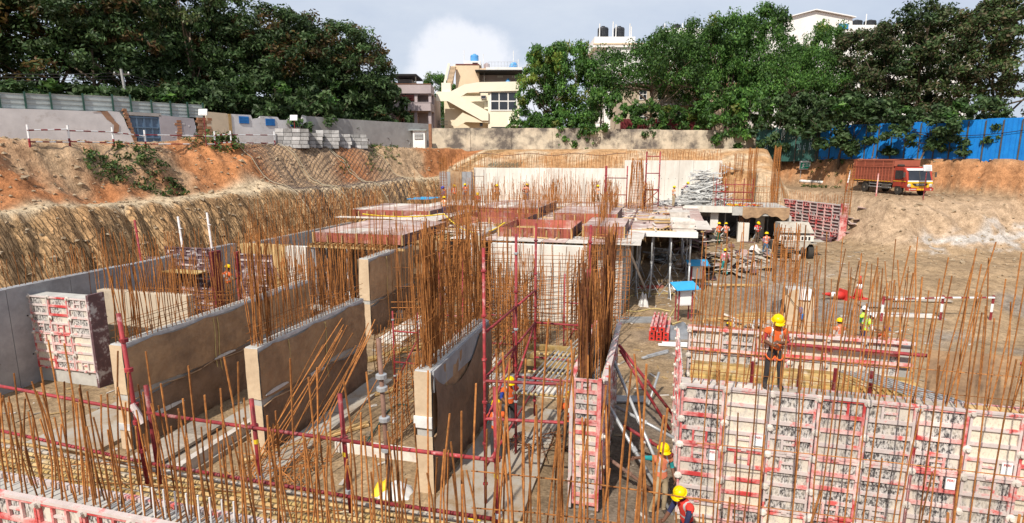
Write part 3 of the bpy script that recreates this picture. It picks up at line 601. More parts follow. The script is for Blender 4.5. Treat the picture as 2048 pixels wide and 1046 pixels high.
# green and blue sheet fences
o = thing('green_fence', 'dark green corrugated sheet fence left of the blue fence', 'fence', (26.8, 64.5, 7.6), math.atan2(-3.5, 5.2))
for k in range(12): 
    mb = MB()
    for j in range(4): mb.box((k * .55 + j * .135, .03 * (j % 2), 0), (k * .55 + j * .135 + .13, .03 * (j % 2) + .02, 3.6 - .15 * (k % 3)))
    mb.build('sheet', 'green_sheet', o)
for k in range(4): MB().box((k * 2.0, -.12, -.2), (k * 2.0 + .08, -.01, 3.3)).build('post', 'chassis', o)
ang = math.atan2(FD.y, FD.x); st = FA + Vector((0, 0, 0))
o = thing('blue_fence', 'tall bright blue sheet metal hoarding behind the red truck', 'fence', (st.x, st.y, 7.7), ang)
for k in range(24):
    dz = -.012 * k
    MB().box((k * 1.22, 0, .1 + dz), (k * 1.22 + 1.19, .04, 3.55 + dz - R.uniform(0, .06))).build('blue_sheet', 'blue_sheet', o)
    for j in range(3): MB().box((k * 1.22 + .2 + .35 * j, -.025, .1 + dz), (k * 1.22 + .25 + .35 * j, -.002, 3.48 + dz)).build('sheet_fold', 'blue_sheet', o)
    MB().box((k * 1.22 - .045, -.10, -.5 + dz), (k * 1.22 + .035, -.03, 3.4 + dz)).build('post', 'chassis', o)
for z in (.3, 3.0): MB().box((0, .06, z), (29, .1, z + .06)).build('rail', 'chassis', o)
MB().path([(9 + k * .8, -.14, 2.6 - .5 * math.sin(k / 12 * 3.14)) for k in range(13)], .025, 4).build('cable', 'dark', o)

# ------------------------------------------------------------------ buildings
def bframe(px, Y, name, label):                 # a thing whose local x, z are metres in the plane y = Y
    p = AY(px, 315, Y); return thing(name, label, 'building', (p.x, Y, 8.5)), p.x
def PXZ(px, py, Y, x0): p = AY(px, py, Y); return p.x - x0, p.z - 8.5
def window(par, x0, z0, x1, z1, y, nx, nz, fr='white_paint', pane='glass', t_=.07, d=.08):
    f = MB(); f.box((x0, y - d, z0), (x1, y, z0 + t_)); f.box((x0, y - d, z1 - t_), (x1, y, z1)); f.box((x0, y - d, z0 + t_), (x0 + t_, y, z1 - t_)); f.box((x1 - t_, y - d, z0 + t_), (x1, y, z1 - t_))
    for k in range(1, nx): xx = lerp(x0, x1, k / nx); f.box((xx - t_ / 2, y - d * .9, z0 + t_), (xx + t_ / 2, y - .01, z1 - t_))
    for k in range(1, nz): zz = lerp(z0, z1, k / nz); f.box((x0 + t_, y - d * .8, zz - t_ / 2), (x1 - t_, y - .012, zz + t_ / 2))
    w_ = f.build('window', fr, par)
    for a in range(nx):
        for b in range(nz):
            xa, xb = lerp(x0, x1, a / nx) + t_ * .5, lerp(x0, x1, (a + 1) / nx) - t_ * .5; za, zb = lerp(z0, z1, b / nz) + t_ * .5, lerp(z0, z1, (b + 1) / nz) - t_ * .5
            MB().box((xa, y - .03, za), (xb, y - .015, zb)).build('pane', pane, w_)
    return w_
def ztank(par, x, y, z, r, h, m='black_tank', name='water_tank'):
    pr = [(r * .96, 0)]
    for k in range(6): pr += [(r, h * .8 * (k + .2) / 6), (r, h * .8 * (k + .7) / 6), (r * .96, h * .8 * (k + .9) / 6)]
    pr += [(r * .9, h * .86), (r * .35, h * .95), (r * .35, h)]
    return MB().lathe(pr, 18, (x, y, z)).build(name, m, par, smooth=False)
# cream house
Y = 78.0; o, x0 = bframe(960, Y, 'cream_house', 'cream house with zigzag outside stairs and a blue roof tank')
Z = lambda zx, zy, yy=Y: PXZ(860 + zx / 5.81, 90 + zy / 5.81, yy, x0)
def bxz(name, m, a, b, y0, y1, yy=None):
    (xa, za), (xb, zb) = Z(*a, yy or Y), Z(*b, yy or Y); return MB().box((xa, y0, za), (xb, y1, zb)).build(name, m, o)
bxz('lower_wall', 'cream', (155, 1030), (680, 640), 1.6, 9); bxz('lower_wall', 'cream_white', (210, 660), (680, 540), 1.7, 8.9)
bxz('right_block', 'cream_white', (676, 1030), (1040, 535), .0, 9)
bxz('upper_block', 'beige', (290, 545), (562, 205), 1.4, 8); bxz('roof_edge', 'maroon', (285, 208), (566, 200), 1.3, 8.1)
bxz('veranda_back', 'mauve', (562, 545), (1040, 300), 3.6, 9); bxz('veranda_roof', 'white_paint', (650, 290), (1068, 258), .0, 9.2); bxz('veranda_soffit', 'dark', (525, 304), (1075, 291), -.3, 9)
bxz('upper_step', 'beige', (560, 300), (662, 250), 1.5, 7)
for zx in (630, 1042): bxz('veranda_post', 'chassis', (zx - 5, 430), (zx + 5, 300), .2, .32)
for zx in (785, 808, 832, 960, 985, 1008): 
    xa, za = Z(zx, 323); MB().box((xa - .09, 3.52, za - .12), (xa + .09, 3.58, za + .12)).build('vent_block', 'white_paint', o)
bxz('tank_room', 'white_paint', (378, 205), (578, 155), 2, 6); bxz('tank_room_opening', 'dark', (482, 197), (545, 176), 1.95, 1.99)
xa, za = Z(497, 155); xb, _ = Z(447, 155); ztank(o, xa, 3.6, za, abs(xa - xb), Z(0, 57)[1] - za + .1, 'blue_tank')
xa, za = Z(648, 262); ztank(o, xa, 3.0, za, .42, 1.05, 'mauve', 'grey_tank')
xa, za = Z(970, 213); MB().lathe([(.0, -.5), (.3, -.48), (.48, -.35), (.48, .35), (.3, .48), (.0, .5)], 14, (xa, 2.4, za), ax=(.3, -1, 0)).build('fallen_blue_tank', 'blue_tank', o)
xa, za = Z(905, 425); MB().lathe([(.36, 0), (.30, .25), (.1, .5), (.02, .55)], 12, (xa, .9, za)).build('blue_water_cooler', 'blue_tank', o)
rl = MB(); (xa, za), (xb, zb) = Z(680, 262), Z(1010, 190)
for k in range(10): rl.tube((lerp(xa, xb, k / 9), .4, za), (lerp(xa, xb, k / 9), .4, zb), .018, 4)
for h in (0, .5): rl.tube((xa, .4, zb - h), (xb, .4, zb - h), .02, 4)
rl.build('roof_railing', 'galv', o)
for zx, zt_, zb_ in ((382, 25, 155), (610, 70, 210), (970, 30, 190), (1028, 130, 240)):
    (xa, za), (_, zb) = Z(zx, zb_), Z(zx, zt_); MB().tube((xa, 2.2, za), (xa, 2.2, zb), .04, 6).build('vent_pipe', 'white_paint', o)
# the zigzag parapet
poly = [(75, 545), (240, 545), (400, 462), (570, 435), (1040, 428), (1040, 512), (1025, 535), (580, 548), (430, 560), (362, 602), (680, 775), (680, 880), (605, 880), (210, 655), (75, 655)]
MB().prism([(Z(*q)[0], -.35, Z(*q)[1]) for q in poly], (0, .22, 0)).build('stair_parapet', 'cream_white', o)
poly = [(380, 785), (605, 884), (680, 884), (680, 905), (415, 895), (322, 950), (228, 930)]
MB().prism([(Z(*q)[0], -.15, Z(*q)[1]) for q in poly], (0, .2, 0)).build('lower_stair_parapet', 'cream', o)
tr = MB()
for k in range(16):
    (xa, za) = Z(lerp(225, 640, k / 16), lerp(600, 835, k / 16)); tr.box((xa, -.12, za - .18), (xa + .38, 1.55, za))
tr.build('stair_treads', 'cream', o)['kind'] = 'stuff'
for k in range(2):                                # steep upper flight between two inclined strings
    dx = k * 42; pl = [(155 + dx * 1.9, 440), (205 + dx * 1.35, 208), (232 + dx * 1.2, 212), (178 + dx * 1.9, 445)]
    MB().prism([(Z(*q)[0], .2 + 1.0 * k, Z(*q)[1]) for q in pl], (0, .18, 0)).build('stair_string', 'cream_white', o)
tr = MB()
for k in range(14): (xa, za) = Z(lerp(185, 232, k / 14), lerp(435, 225, k / 14)); tr.box((xa, .39, za - .1), (xa + .75, 1.18, za))
tr.build('upper_treads', 'beige', o)['kind'] = 'stuff'
bxz('stair_landing_wall', 'cream_white', (135, 545), (240, 440), -.1, 1.5)
(xa, za), (xb, zb) = Z(700, 765), Z(1012, 540); window(o, xa, za, xb, zb, -.002, 3, 2, t_=.14)
(xa, za), (xb, zb) = Z(585, 612), Z(645, 572); window(o, xa, za, xb, zb, 1.598, 1, 1, 'mauve', t_=.05)
(xa, za), (xb, zb) = Z(570, 940), Z(608, 892); window(o, xa, za, xb, zb, 1.598, 1, 1, 'mauve', t_=.05)
(xa, za), (xb, zb) = Z(625, 735), Z(672, 655); MB().box((xa, 1.2, za), (xb, 1.59, zb)).build('utility_box', 'cream_white', o)
for a, b in (((712, 985), (898, 952)), ((932, 985), (1060, 948))): bxz('basement_opening', 'dark', a, b, -.03, -.004)
(xa, za), (xb, zb) = Z(905, 945), Z(1020, 868); MB().prism([(xa, -.01, zb), (xb, -.01, zb), (xb + .9, -1.4, za), (xa, -1.4, za)], (0, .03, .06)).build('awning', 'cream_white', o)
for zx in (120, 160, 200): bxz('fence_rail', 'chassis', (118, 895 + (zx - 118) * .5), (230, 902 + (zx - 118) * .5), -2.6, -2.54)
# mauve apartment house
Y = 74.0; o, x0 = bframe(820, Y, 'mauve_house', 'mauve apartment house with two balcony bands, left of the cream house')
def b2(name, m, a, b, y0, y1): (xa, za), (xb, zb) = PXZ(*a, Y, x0), PXZ(*b, Y, x0); return MB().box((xa, y0, za), (xb, y1, zb)).build(name, m, o)
b2('main_wall', 'mauve', (735, 262), (786, 160), 1.2, 10); b2('back_wall', 'mauve', (786, 262), (861, 186), 3.0, 10)
b2('upper_balcony', 'mauve', (783, 187), (862, 169), -.2, 3); b2('lower_balcony', 'mauve', (778, 222), (862, 206), -.4, 3); b2('upper_coping', 'brick', (783, 169), (862, 167.6), -.25, .1); b2('lower_coping', 'mauve', (778, 206), (862, 204.6), -.45, .1)
b2('roof_room', 'grey_concrete', (786, 168), (815, 152), 3, 8); b2('pergola_roof', 'dark', (780, 150), (831, 146.5), .5, 6)
for px in (784, 829): b2('pergola_post', 'chassis', (px, 168), (px + 1.6, 149), .6, .75)
for px in (829, 857):
    b2('column', 'mauve', (px, 206), (px + 5, 187), .1, .5); b2('column', 'mauve', (px, 250), (px + 5, 222), .1, .5)
for py in (188, 226): b2('beige_screen', 'beige', (820, py + 15), (829, py + 5), 2.6, 2.95)
for px, py in ((793, 205), (806, 205), (790, 248), (806, 248)): (xa, za), (xb, zb) = PXZ(px, py, Y, x0), PXZ(px + 9, py - 14, Y, x0); window(o, xa, za, xb, zb, 2.998, 2, 1, 'brick', t_=.07)
(xa, za), (xb, zb) = PXZ(745, 215, Y, x0), PXZ(765, 190, Y, x0); window(o, xa, za, xb, zb, 1.198, 2, 2, 'white_paint')
rl = MB()
for py in (192, 196, 200): (xa, za), (xb, zb) = PXZ(788, py, Y, x0), PXZ(828, py, Y, x0); rl.tube((xa, .0, za), (xb, .0, zb), .03, 4)
rl.build('balcony_rail', 'maroon', o)
# white tower with two black tanks
Y = 108.0; o, x0 = bframe(1240, Y, 'white_tower', 'white apartment tower with two black roof tanks above the trees')
def b3(name, m, a, b, y0, y1): (xa, za), (xb, zb) = PXZ(*a, Y, x0), PXZ(*b, Y, x0); return MB().box((xa, y0, za), (xb, y1, zb)).build(name, m, o)
b3('main_wall', 'white_paint', (1207, 270), (1330, 88), 0, 14); b3('left_wing', 'white_paint', (1189, 270), (1207, 95), 2, 12); b3('roof_slab', 'white_paint', (1186, 95), (1290, 88), -.4, 14.2); b3('parapet', 'white_paint', (1190, 88), (1272, 72), .6, 9); b3('parapet_cap', 'beige', (1186, 90), (1292, 87), -.5, -.42)
for px in (1211, 1244): (xa, za) = PXZ(px, 70, Y, x0); ztank(o, xa, 3, za, 1.0, 2.1)
for px, a, b in ((1201, 72, 44), (1228, 72, 40), (1234, 72, 46), (1262, 72, 44), (1265, 72, 50)): (xa, za), (_, zb) = PXZ(px, a, Y, x0), PXZ(px, b, Y, x0); MB().tube((xa, 1.2, za), (xa, 1.2, zb), .09, 6).build('vent_pipe', 'white_paint', o)
for py in (115, 135, 160, 190):
    (xa, za), (xb, zb) = PXZ(1223, py + 5, Y, x0), PXZ(1229, py, Y, x0); window(o, xa, za, xb, zb, -.002, 1, 1, 'mauve')
    (xa, za), (xb, zb) = PXZ(1191, py + 12, Y, x0), PXZ(1204, py, Y, x0); window(o, xa, za, xb, zb, 1.998, 2, 1, 'mauve'); b3('balcony', 'white_paint', (1190, py + 18), (1206, py + 12), .9, 1.98)
# low pale block with two small tanks behind the rain tree
Y = 112.0; o, x0 = bframe(1380, Y, 'pale_block', 'pale roof block with two small black tanks above the flat-topped tree')
b3('wall', 'white_paint', (1318, 270), (1440, 60), 0, 12); b3('parapet', 'white_paint', (1345, 60), (1420, 55), .5, 8)
for px in (1358, 1385): (xa, za) = PXZ(px, 57, Y, x0); ztank(o, xa, 2, za, .85, 1.2)
for px in (1332, 1368, 1397): (xa, za), (_, zb) = PXZ(px, 60, Y, x0), PXZ(px, 44, Y, x0); MB().tube((xa, 1, za), (xa, 1, zb), .08, 6).build('vent_pipe', 'white_paint', o)
for py in (90, 120, 150): (xa, za), (xb, zb) = PXZ(1400, py + 12, Y, x0), PXZ(1416, py, Y, x0); window(o, xa, za, xb, zb, -.002, 2, 1)
# old grey house among the trees
Y = 86.0; o, x0 = bframe(1330, Y, 'grey_house', 'weathered grey house glimpsed between the tree trunks')
b3('wall', 'plaster_beige', (1240, 275), (1425, 165), 0, 9); b3('roof_slab', 'cement_wall', (1234, 168), (1430, 162), -.8, 9.5); b3('sunshade', 'cement_wall', (1270, 212), (1420, 208), -.7, -.002); b3('lower_wall_band', 'maroon', (1240, 265), (1425, 238), -.06, -.003)
for px in (1278, 1315, 1352, 1390):
    for py in (178, 222): (xa, za), (xb, zb) = PXZ(px, py + 22, Y, x0), PXZ(px + 16, py, Y, x0); window(o, xa, za, xb, zb, -.002, 2, 2, 'white_paint')
(xa, za), (xb, zb) = PXZ(1282, 176, Y, x0), PXZ(1330, 163, Y, x0); rl = MB()
for k in range(8): rl.tube((lerp(xa, xb, k / 7), -.7, za), (lerp(xa, xb, k / 7), -.7, zb), .03, 4)
rl.build('balcony_rail', 'maroon', o)
# pink house
Y = 90.0; o, x0 = bframe(1450, Y, 'pink_house', 'low pink house half hidden behind the right-hand trees')
b3('wall', 'beige', (1415, 270), (1500, 168), 0, 8); b3('roof_slab', 'brick', (1410, 172), (1505, 166), -.5, 8.4)
(xa, za), (xb, zb) = PXZ(1440, 210, Y, x0), PXZ(1460, 190, Y, x0); window(o, xa, za, xb, zb, -.002, 2, 2)
# white gabled shed
Y = 100.0; o, x0 = bframe(1640, Y, 'gabled_shed', 'white gabled factory shed with a small blue panel under its gable')
pl = [(1540, 280), (1540, 45), (1572, 36), (1630, 22), (1705, 36), (1705, 280)]
MB().prism([(PXZ(*q, Y, x0)[0], 0, PXZ(*q, Y, x0)[1]) for q in pl], (0, 25, 0)).build('wall', 'white_paint', o)
for a, b in (((1536, 45.5), (1630, 21)), ((1630, 21), (1709, 36))):
    (xa, za), (xb, zb) = PXZ(*a, Y, x0), PXZ(*b, Y, x0); MB().hexa([(xa, -.5, za), (xb, -.5, zb), (xb, 25.4, zb), (xa, 25.4, za), (xa, -.5, za + .15), (xb, -.5, zb + .15), (xb, 25.4, zb + .15), (xa, 25.4, za + .15)]).build('roof_sheet', 'white_plain', o)
(xa, za), (xb, zb) = PXZ(1677, 58, Y, x0), PXZ(1697, 47.5, Y, x0); window(o, xa, za, xb, zb, -.002, 3, 1, 'blue_sheet', 'blue_lid')
Y = 104.0; o, x0 = bframe(1760, Y, 'white_block', 'white flat-roofed block with two black tanks at the upper right')
b3('wall', 'white_paint', (1668, 280), (1960, 56), 0, 14); b3('parapet', 'white_paint', (1705, 57), (1960, 49), .3, 12)
for px in (1725, 1753): (xa, za) = PXZ(px, 50, Y, x0); ztank(o, xa, 2, za, 1.0, 1.25)
(xa, za), (_, zb) = PXZ(1738, 50, Y, x0), PXZ(1738, 25, Y, x0); MB().tube((xa, 1, za), (xa, 1, zb), .08, 6).build('vent_pipe', 'white_paint', o)
for px in (1690, 1722, 1840, 1890):
    for py in (80, 120, 165): (xa, za), (xb, zb) = PXZ(px, py + 16, Y, x0), PXZ(px + 18, py, Y, x0); window(o, xa, za, xb, zb, -.002, 2, 1)

# ------------------------------------------------------------------ trees
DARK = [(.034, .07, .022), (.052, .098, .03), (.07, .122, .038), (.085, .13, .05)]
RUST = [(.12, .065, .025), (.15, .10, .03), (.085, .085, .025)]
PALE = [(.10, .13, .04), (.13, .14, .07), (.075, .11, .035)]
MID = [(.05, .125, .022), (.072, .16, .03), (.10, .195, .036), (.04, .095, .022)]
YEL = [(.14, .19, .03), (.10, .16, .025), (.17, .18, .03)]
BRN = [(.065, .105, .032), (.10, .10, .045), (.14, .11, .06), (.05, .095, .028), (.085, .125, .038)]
def crown_mesh(w, h, nclump, per, cols, tipcols, tip, L_, shape='dome', seed=1):
    global R
    sv = R; R = random.Random(seed); l = Leaves(); cs = []
    for i in range(nclump):
        a = R.uniform(0, 6.283)
        if shape == 'flat': zz = R.uniform(.45, 1); rr = (R.random() ** .5) * w / 2 * (1.0 if zz < .8 else .8); z = h * (zz - .28 * (rr / (w / 2)) ** 2)
        elif shape == 'column': zz = R.random() ** .8; rr = w / 2 * (R.random() ** .5) * math.sin(math.pi * min(1, .12 + .82 * zz)) ** .6; z = h * zz
        else: zz = R.random() ** .75; rr = w / 2 * (.35 + .65 * R.random() ** .6) * math.sqrt(max(.05, 1 - (abs(zz - .38) / .66) ** 2.2)); z = h * zz
        k = 1 + .22 * nz1(a * 1.3, zz * 3, seed); c = Vector((rr * k * math.cos(a), rr * k * math.sin(a), z)); cs.append(c)
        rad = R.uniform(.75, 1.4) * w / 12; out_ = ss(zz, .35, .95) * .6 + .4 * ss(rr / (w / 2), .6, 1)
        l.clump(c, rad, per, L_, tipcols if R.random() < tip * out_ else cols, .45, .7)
    me = l.mesh('crown'); R = sv; return me, cs
def trunk_mesh(H, w, h0, cs, r, seed, limbs=9, m='bark'):
    rr = random.Random(seed); t_ = MB(); top = Vector((rr.uniform(-.5, .5), rr.uniform(-.3, .3), h0 + (H - h0) * .55)); k0 = Vector((rr.uniform(-.3, .3), 0, h0 * .6))
    t_.path([Vector((0, 0, -.8)), k0, vl(k0, top, .5) + Vector((.2, 0, 0)), top], r, 8, 0, r * .35)
    for c in rr.sample(cs, min(limbs, len(cs))):
        b = vl(k0, top, rr.uniform(.1, .9)); e = c + Vector((0, 0, h0)); md = vl(b, e, .5) + Vector((rr.uniform(-.4, .4), rr.uniform(-.4, .4), -.3)); t_.path([b, md, e], r * .42, 6, 0, r * .08)
        for _ in range(2): q = vl(md, e, rr.uniform(.2, .8)); t_.tube(q, q + Vector((rr.uniform(-1, 1), rr.uniform(-1, 1), rr.uniform(.2, 1.1))), r * .14, 4, 0, r * .04)
    return t_.mesh('trunk', m, True)
SPEC = {}
def spec(nm, H, w, h0, ncl, per, cols, tips, tip, L_, shape, r, m='bark', limbs=9):
    SPEC[nm] = []
    for s_ in (11, 23):
        cm, cs = crown_mesh(w, H - h0, ncl, per, cols, tips, tip, L_, shape, s_ + len(SPEC) * 5); SPEC[nm].append((trunk_mesh(H, w, h0, cs, r, s_, limbs, m), cm, h0, H, w))
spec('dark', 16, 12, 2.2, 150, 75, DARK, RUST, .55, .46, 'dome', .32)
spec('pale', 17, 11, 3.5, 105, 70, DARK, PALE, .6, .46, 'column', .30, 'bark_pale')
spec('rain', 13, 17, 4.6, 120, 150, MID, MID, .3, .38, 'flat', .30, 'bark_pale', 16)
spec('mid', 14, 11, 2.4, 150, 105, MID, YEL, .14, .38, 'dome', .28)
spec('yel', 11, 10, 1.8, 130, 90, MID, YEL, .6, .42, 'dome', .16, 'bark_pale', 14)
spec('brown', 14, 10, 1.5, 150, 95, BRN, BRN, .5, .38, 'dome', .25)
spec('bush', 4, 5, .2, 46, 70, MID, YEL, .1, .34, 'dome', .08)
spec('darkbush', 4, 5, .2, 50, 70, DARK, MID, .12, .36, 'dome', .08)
tn = 0
def tree(sp, px, Y, topy, w, label, group, name='tree', base=8.8, cat='tree'):
    global tn
    tm, cm, h0, H, w0 = SPEC[sp][tn % 2]; tn += 1; p = AY(px, topy, Y); o = thing(name, label, cat, (p.x, Y, base), R.uniform(0, 6.28), group)
    sz = (p.z - base) / H; sx = w / w0; o.scale = (sx, sx, sz)
    put('trunk', tm, o); put('crown', cm, o, (0, 0, h0)); return o
G1 = 'dark trees along the left boundary'; G2 = 'trees behind the stained wall'
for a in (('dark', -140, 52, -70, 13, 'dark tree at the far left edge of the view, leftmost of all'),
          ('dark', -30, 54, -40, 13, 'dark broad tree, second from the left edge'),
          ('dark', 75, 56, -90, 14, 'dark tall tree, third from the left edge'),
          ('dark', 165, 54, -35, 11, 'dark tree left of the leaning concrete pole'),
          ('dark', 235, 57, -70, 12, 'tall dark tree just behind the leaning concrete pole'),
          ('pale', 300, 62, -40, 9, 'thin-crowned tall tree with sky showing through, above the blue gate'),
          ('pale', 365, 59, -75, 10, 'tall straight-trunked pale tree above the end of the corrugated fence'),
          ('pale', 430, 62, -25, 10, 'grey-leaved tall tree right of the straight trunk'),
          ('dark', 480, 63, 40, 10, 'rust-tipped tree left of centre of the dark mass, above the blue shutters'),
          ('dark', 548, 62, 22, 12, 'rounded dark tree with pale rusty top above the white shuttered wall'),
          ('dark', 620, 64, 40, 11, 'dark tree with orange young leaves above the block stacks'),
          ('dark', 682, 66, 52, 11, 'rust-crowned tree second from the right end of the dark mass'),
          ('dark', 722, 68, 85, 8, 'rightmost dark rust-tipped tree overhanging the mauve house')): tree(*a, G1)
tree('dark', 400, 70, 30, 15, 'dark tree filling the second row behind the straight trunk', G1); tree('dark', 270, 70, 10, 15, 'dark tree filling the second row behind the blue gate', G1); tree('dark', 580, 74, 60, 14, 'dark tree in the second row behind the rounded crown', G1)
for i, px in enumerate((215, 320, 395, 455, 525, 600, 665, 722, 752, 120, 20, -70)):
    tree('darkbush', px, 50 + .017 * (px - 193) if px < 620 else 60 + .05 * (px - 620), 170 + R.uniform(-14, 12), R.uniform(7, 9), 'dark bush ' + ['behind the left corrugated fence', 'behind the blue gate', 'behind the right end of the corrugated fence', 'behind the beige wall section', 'behind the left blue shutters', 'behind the right blue shutter', 'behind the leftmost cement wall', 'behind the middle of the cement wall', 'beside the mauve house', 'behind the fence beyond the left photo edge', 'further left behind the corrugated fence', 'at the left end of the corrugated fence'][i], 'bushes behind the left boundary', 'bush', 8.4, 'bush')
for a in (('mid', 872, 92, 150, 6, 'small green tree between the mauve and cream houses'), ('mid', 905, 100, 175, 7, 'green tree half hidden behind the cream house stairs'),
          ('yel', 1094, 72, 98, 7.5, 'yellow-green tree beside the cream house'), ('yel', 1140, 73, 92, 8.5, 'bushy yellow-green tree with several stems before the white tower'),
          ('rain', 1305, 74, 66, 15, 'flat-topped spreading tree with bare limbs showing'), ('rain', 1400, 80, 50, 14, 'spreading tree behind the flat-topped one'),
          ('mid', 1465, 74, 32, 10, 'tall round green tree left of the gabled shed'), ('mid', 1530, 75, 22, 9, 'tallest bright green tree in front of the gabled shed'),
          ('mid', 1655, 73, 52, 7.5, 'green tree right of the gabled roof'), ('rain', 1590, 70, 90, 11, 'lower spreading green tree over the green fence'),
          ('brown', 1735, 69, 62, 10, 'brownish-leaved tree above the blue fence'), ('brown', 1800, 64, 45, 9, 'brown-green tree at the right part of the blue fence'),
          ('pale', 1855, 62, 2, 9, 'pale grey-green airy tree at the upper right'), ('brown', 1930, 60, 20, 10, 'brown-green tree beyond the upper right airy tree'), ('brown', 2030, 58, -10, 11, 'tree at the far right edge of the view')): tree(*a, G2)
for i, (px, Y, ty, w, b) in enumerate(((1080, 68.5, 232, 4, 8.9), (1120, 68, 225, 5, 8.9), (1205, 67.8, 185, 6, 8.9), (1165, 67.5, 240, 4, 8.6), (1290, 68.5, 205, 5, 8.9), (1345, 69, 215, 5, 8.9), (1440, 67, 195, 6.5, 8.6), (1490, 67, 180, 6, 8.5), (1560, 64, 195, 6.5, 8.2), (1628, 62, 190, 6, 8), (1690, 58.3, 195, 8.5, 8), (1752, 56.3, 205, 7, 8), (1850, 52, 215, 6, 8), (1950, 50, 200, 6, 8))):
    tree('darkbush' if px > 1540 else 'bush', px, Y, ty, w, 'green bush ' + ['spilling over the wall below the cream house', 'with an orange flower spot on the stained wall', 'tall and rounded, rising left of the grey house', 'hanging over the stained wall left of the tall bush', 'in front of the grey house windows', 'at the maroon band of the grey house', 'drooping over the right end of the stained wall', 'behind the fallen concrete slab', 'over the green sheet fence', 'where the green and blue fences meet', 'hanging over the left blue sheets', 'hanging over the middle blue sheets', 'at the right photo edge over the blue sheets', 'beyond the right photo edge behind the blue fence'][i], 'bushes over the back wall and fences', 'bush', b, 'bush')
# palm beside the cream house
p = AY(1046, 232, 71.5); o = thing('palm_tree', 'small palm with drooping fronds beside the cream house', 'palm', (p.x, 71.5, 8.8))
MB().path([(0, 0, -.4), (.1, 0, 1.5), (0, 0, 3.4)], .16, 7, 0, .12).build('trunk', 'bark', o)
for k in range(14):
    a = k * 2.4; l = Leaves()
    for j in range(26):
        t_ = j / 26; q = Vector((math.cos(a) * 2.6 * t_, math.sin(a) * 2.6 * t_, 3.4 + 1.5 * t_ - 2.6 * t_ * t_)); sd = Vector((-math.sin(a), math.cos(a), -.5))
        for s_ in (-1, 1): 
            e = q + Vector((sd.x * s_ * .4, sd.y * s_ * .4, -.3)); i = len(l.v); l.v += [tuple(q), tuple(vl(q, e, .5) + Vector((.05, .05, .04))), tuple(e), tuple(vl(q, e, .5) - Vector((.05, .05, 0)))]; l.f.append((i, i + 1, i + 2, i + 3)); l.c += list(R.choice(MID)) + [1]
    put('frond', l.mesh('frond'), o)
# poles and wires
def pole(px, Y, topy, label, lean=0):
    p = AY(px, 235, Y); t_ = AY(px, topy, Y); o = thing('utility_pole', label, 'pole', (p.x, Y, 8.6)); h = t_.z - 8.6
    MB().tube((0, 0, -.3), (lean, 0, h), .16, 8, 0, .11).build('shaft', 'cement_wall', o); MB().box((lean - .7, -.06, h - .5), (lean + .7, .06, h - .38)).build('cross_arm', 'chassis', o)
    for s_ in (-.6, 0, .6): MB().lathe([(.05, 0), (.07, .05), (.03, .16)], 8, (lean + s_, 0, h - .38)).build('insulator', 'white_plain', o)
    return Vector((p.x + lean, Y, 8.6 + h - .3))
a = pole(266, 51, 138, 'leaning concrete utility pole behind the corrugated fence', -.55); b = pole(697, 66, 198, 'short concrete pole in front of the dark trees')
c_ = Vector((-55, 44, a.z + .3)); t_ = thing('overhead_wires', 'sagging overhead wires in front of the dark left trees', 'wires')
for k in range(3):
    e = Vector((0, 0, -.25 * k)); MB().path(wander(a + e, b + e, 1.1, 14), .03, 3).build('wire', 'dark', t_); MB().path(wander(c_ + e, a + e, .6, 8), .03, 3).build('wire', 'dark', t_)
# floodlights on thin posts at the slope top
for px, py, top, lab in ((413, 292, 218, 'small floodlight on a thin red post before the brick pier'), (592, 297, 230, 'small floodlight on a thin post among the block stacks'), (1846, 400, 330, 'small floodlight on a thin red post in front of the truck'), (1592, 322, 275, 'small white floodlight on a post at the green fence')):
    p = drop(px, py, 9 if px < 700 else 6); h = AY(px, top, p.y).z - p.z; o = thing('floodlight', lab, 'floodlight', p); MB().tube((0, 0, -.3), (0, 0, h - .3), .035, 6).build('post', 'red_tube', o)
    MB().hexa([(-.3, -.16, h - .45), (.3, -.16, h - .45), (.3, -.04, h - .45), (-.3, -.04, h - .45), (-.3, -.06, h), (.3, -.06, h), (.3, .06, h), (-.3, .06, h)]).build('lamp_housing', 'white_plain', o)
    MB().hexa([(-.24, -.175, h - .38), (.24, -.175, h - .38), (.24, -.155, h - .38), (-.24, -.155, h - .38), (-.24, -.10, h - .06), (.24, -.10, h - .06), (.24, -.08, h - .06), (-.24, -.08, h - .06)]).build('lens', 'silver', o)

# ------------------------------------------------------------------ the slab deck and what carries it
DZ = 3.85
def in_hole(u, v): return (29.5 < u < 33.5 and -8.2 < v < -3.2) or (35.2 < u < 38.5 and -13.2 < v < -8.0) or (40.5 < u < 43.5 and -7.5 < v < -4.2)
deck = gthing('slab_deck', 'broad plywood slab deck in the middle of the pit, dusty pink sheets', 'slab deck', 33, -6, 0)
PLY = [MB().box((0, 0, 0), (1.2, 2.4, .03)).mesh('plywood_sheet', k) for k in ('ply', 'ply', 'white_timber', 'ply')]
u = 28.0
while u < 55:
    v = -15.5 + (u % 2) * .1
    while v < 1.9:
        ok = (u >= 33.4 or v < -1.9) and not in_hole(u + 1.2, v + .6) and (u > 33 or v > -11.8)
        if ok: put('plywood_sheet', R.choice(PLY), deck, (v + 6 + R.uniform(-.01, .01), u - 33, DZ - .03 + R.uniform(0, .012)), R.uniform(-.006, .006))
        v += 1.225
    u += 2.43
for k in range(18):                               # joists that show under the front edges
    v = -1.6 + .2 * k; MB().box((v + 6, .45, DZ - .17), (v + 6.08, 17, DZ - .04)).build('joist', 'timber', deck)
for k in range(30): v = -11.6 + .33 * k; MB().box((v + 6, -4.85, DZ - .17), (v + 6.08, 0, DZ - .04)).build('joist', 'timber', deck)
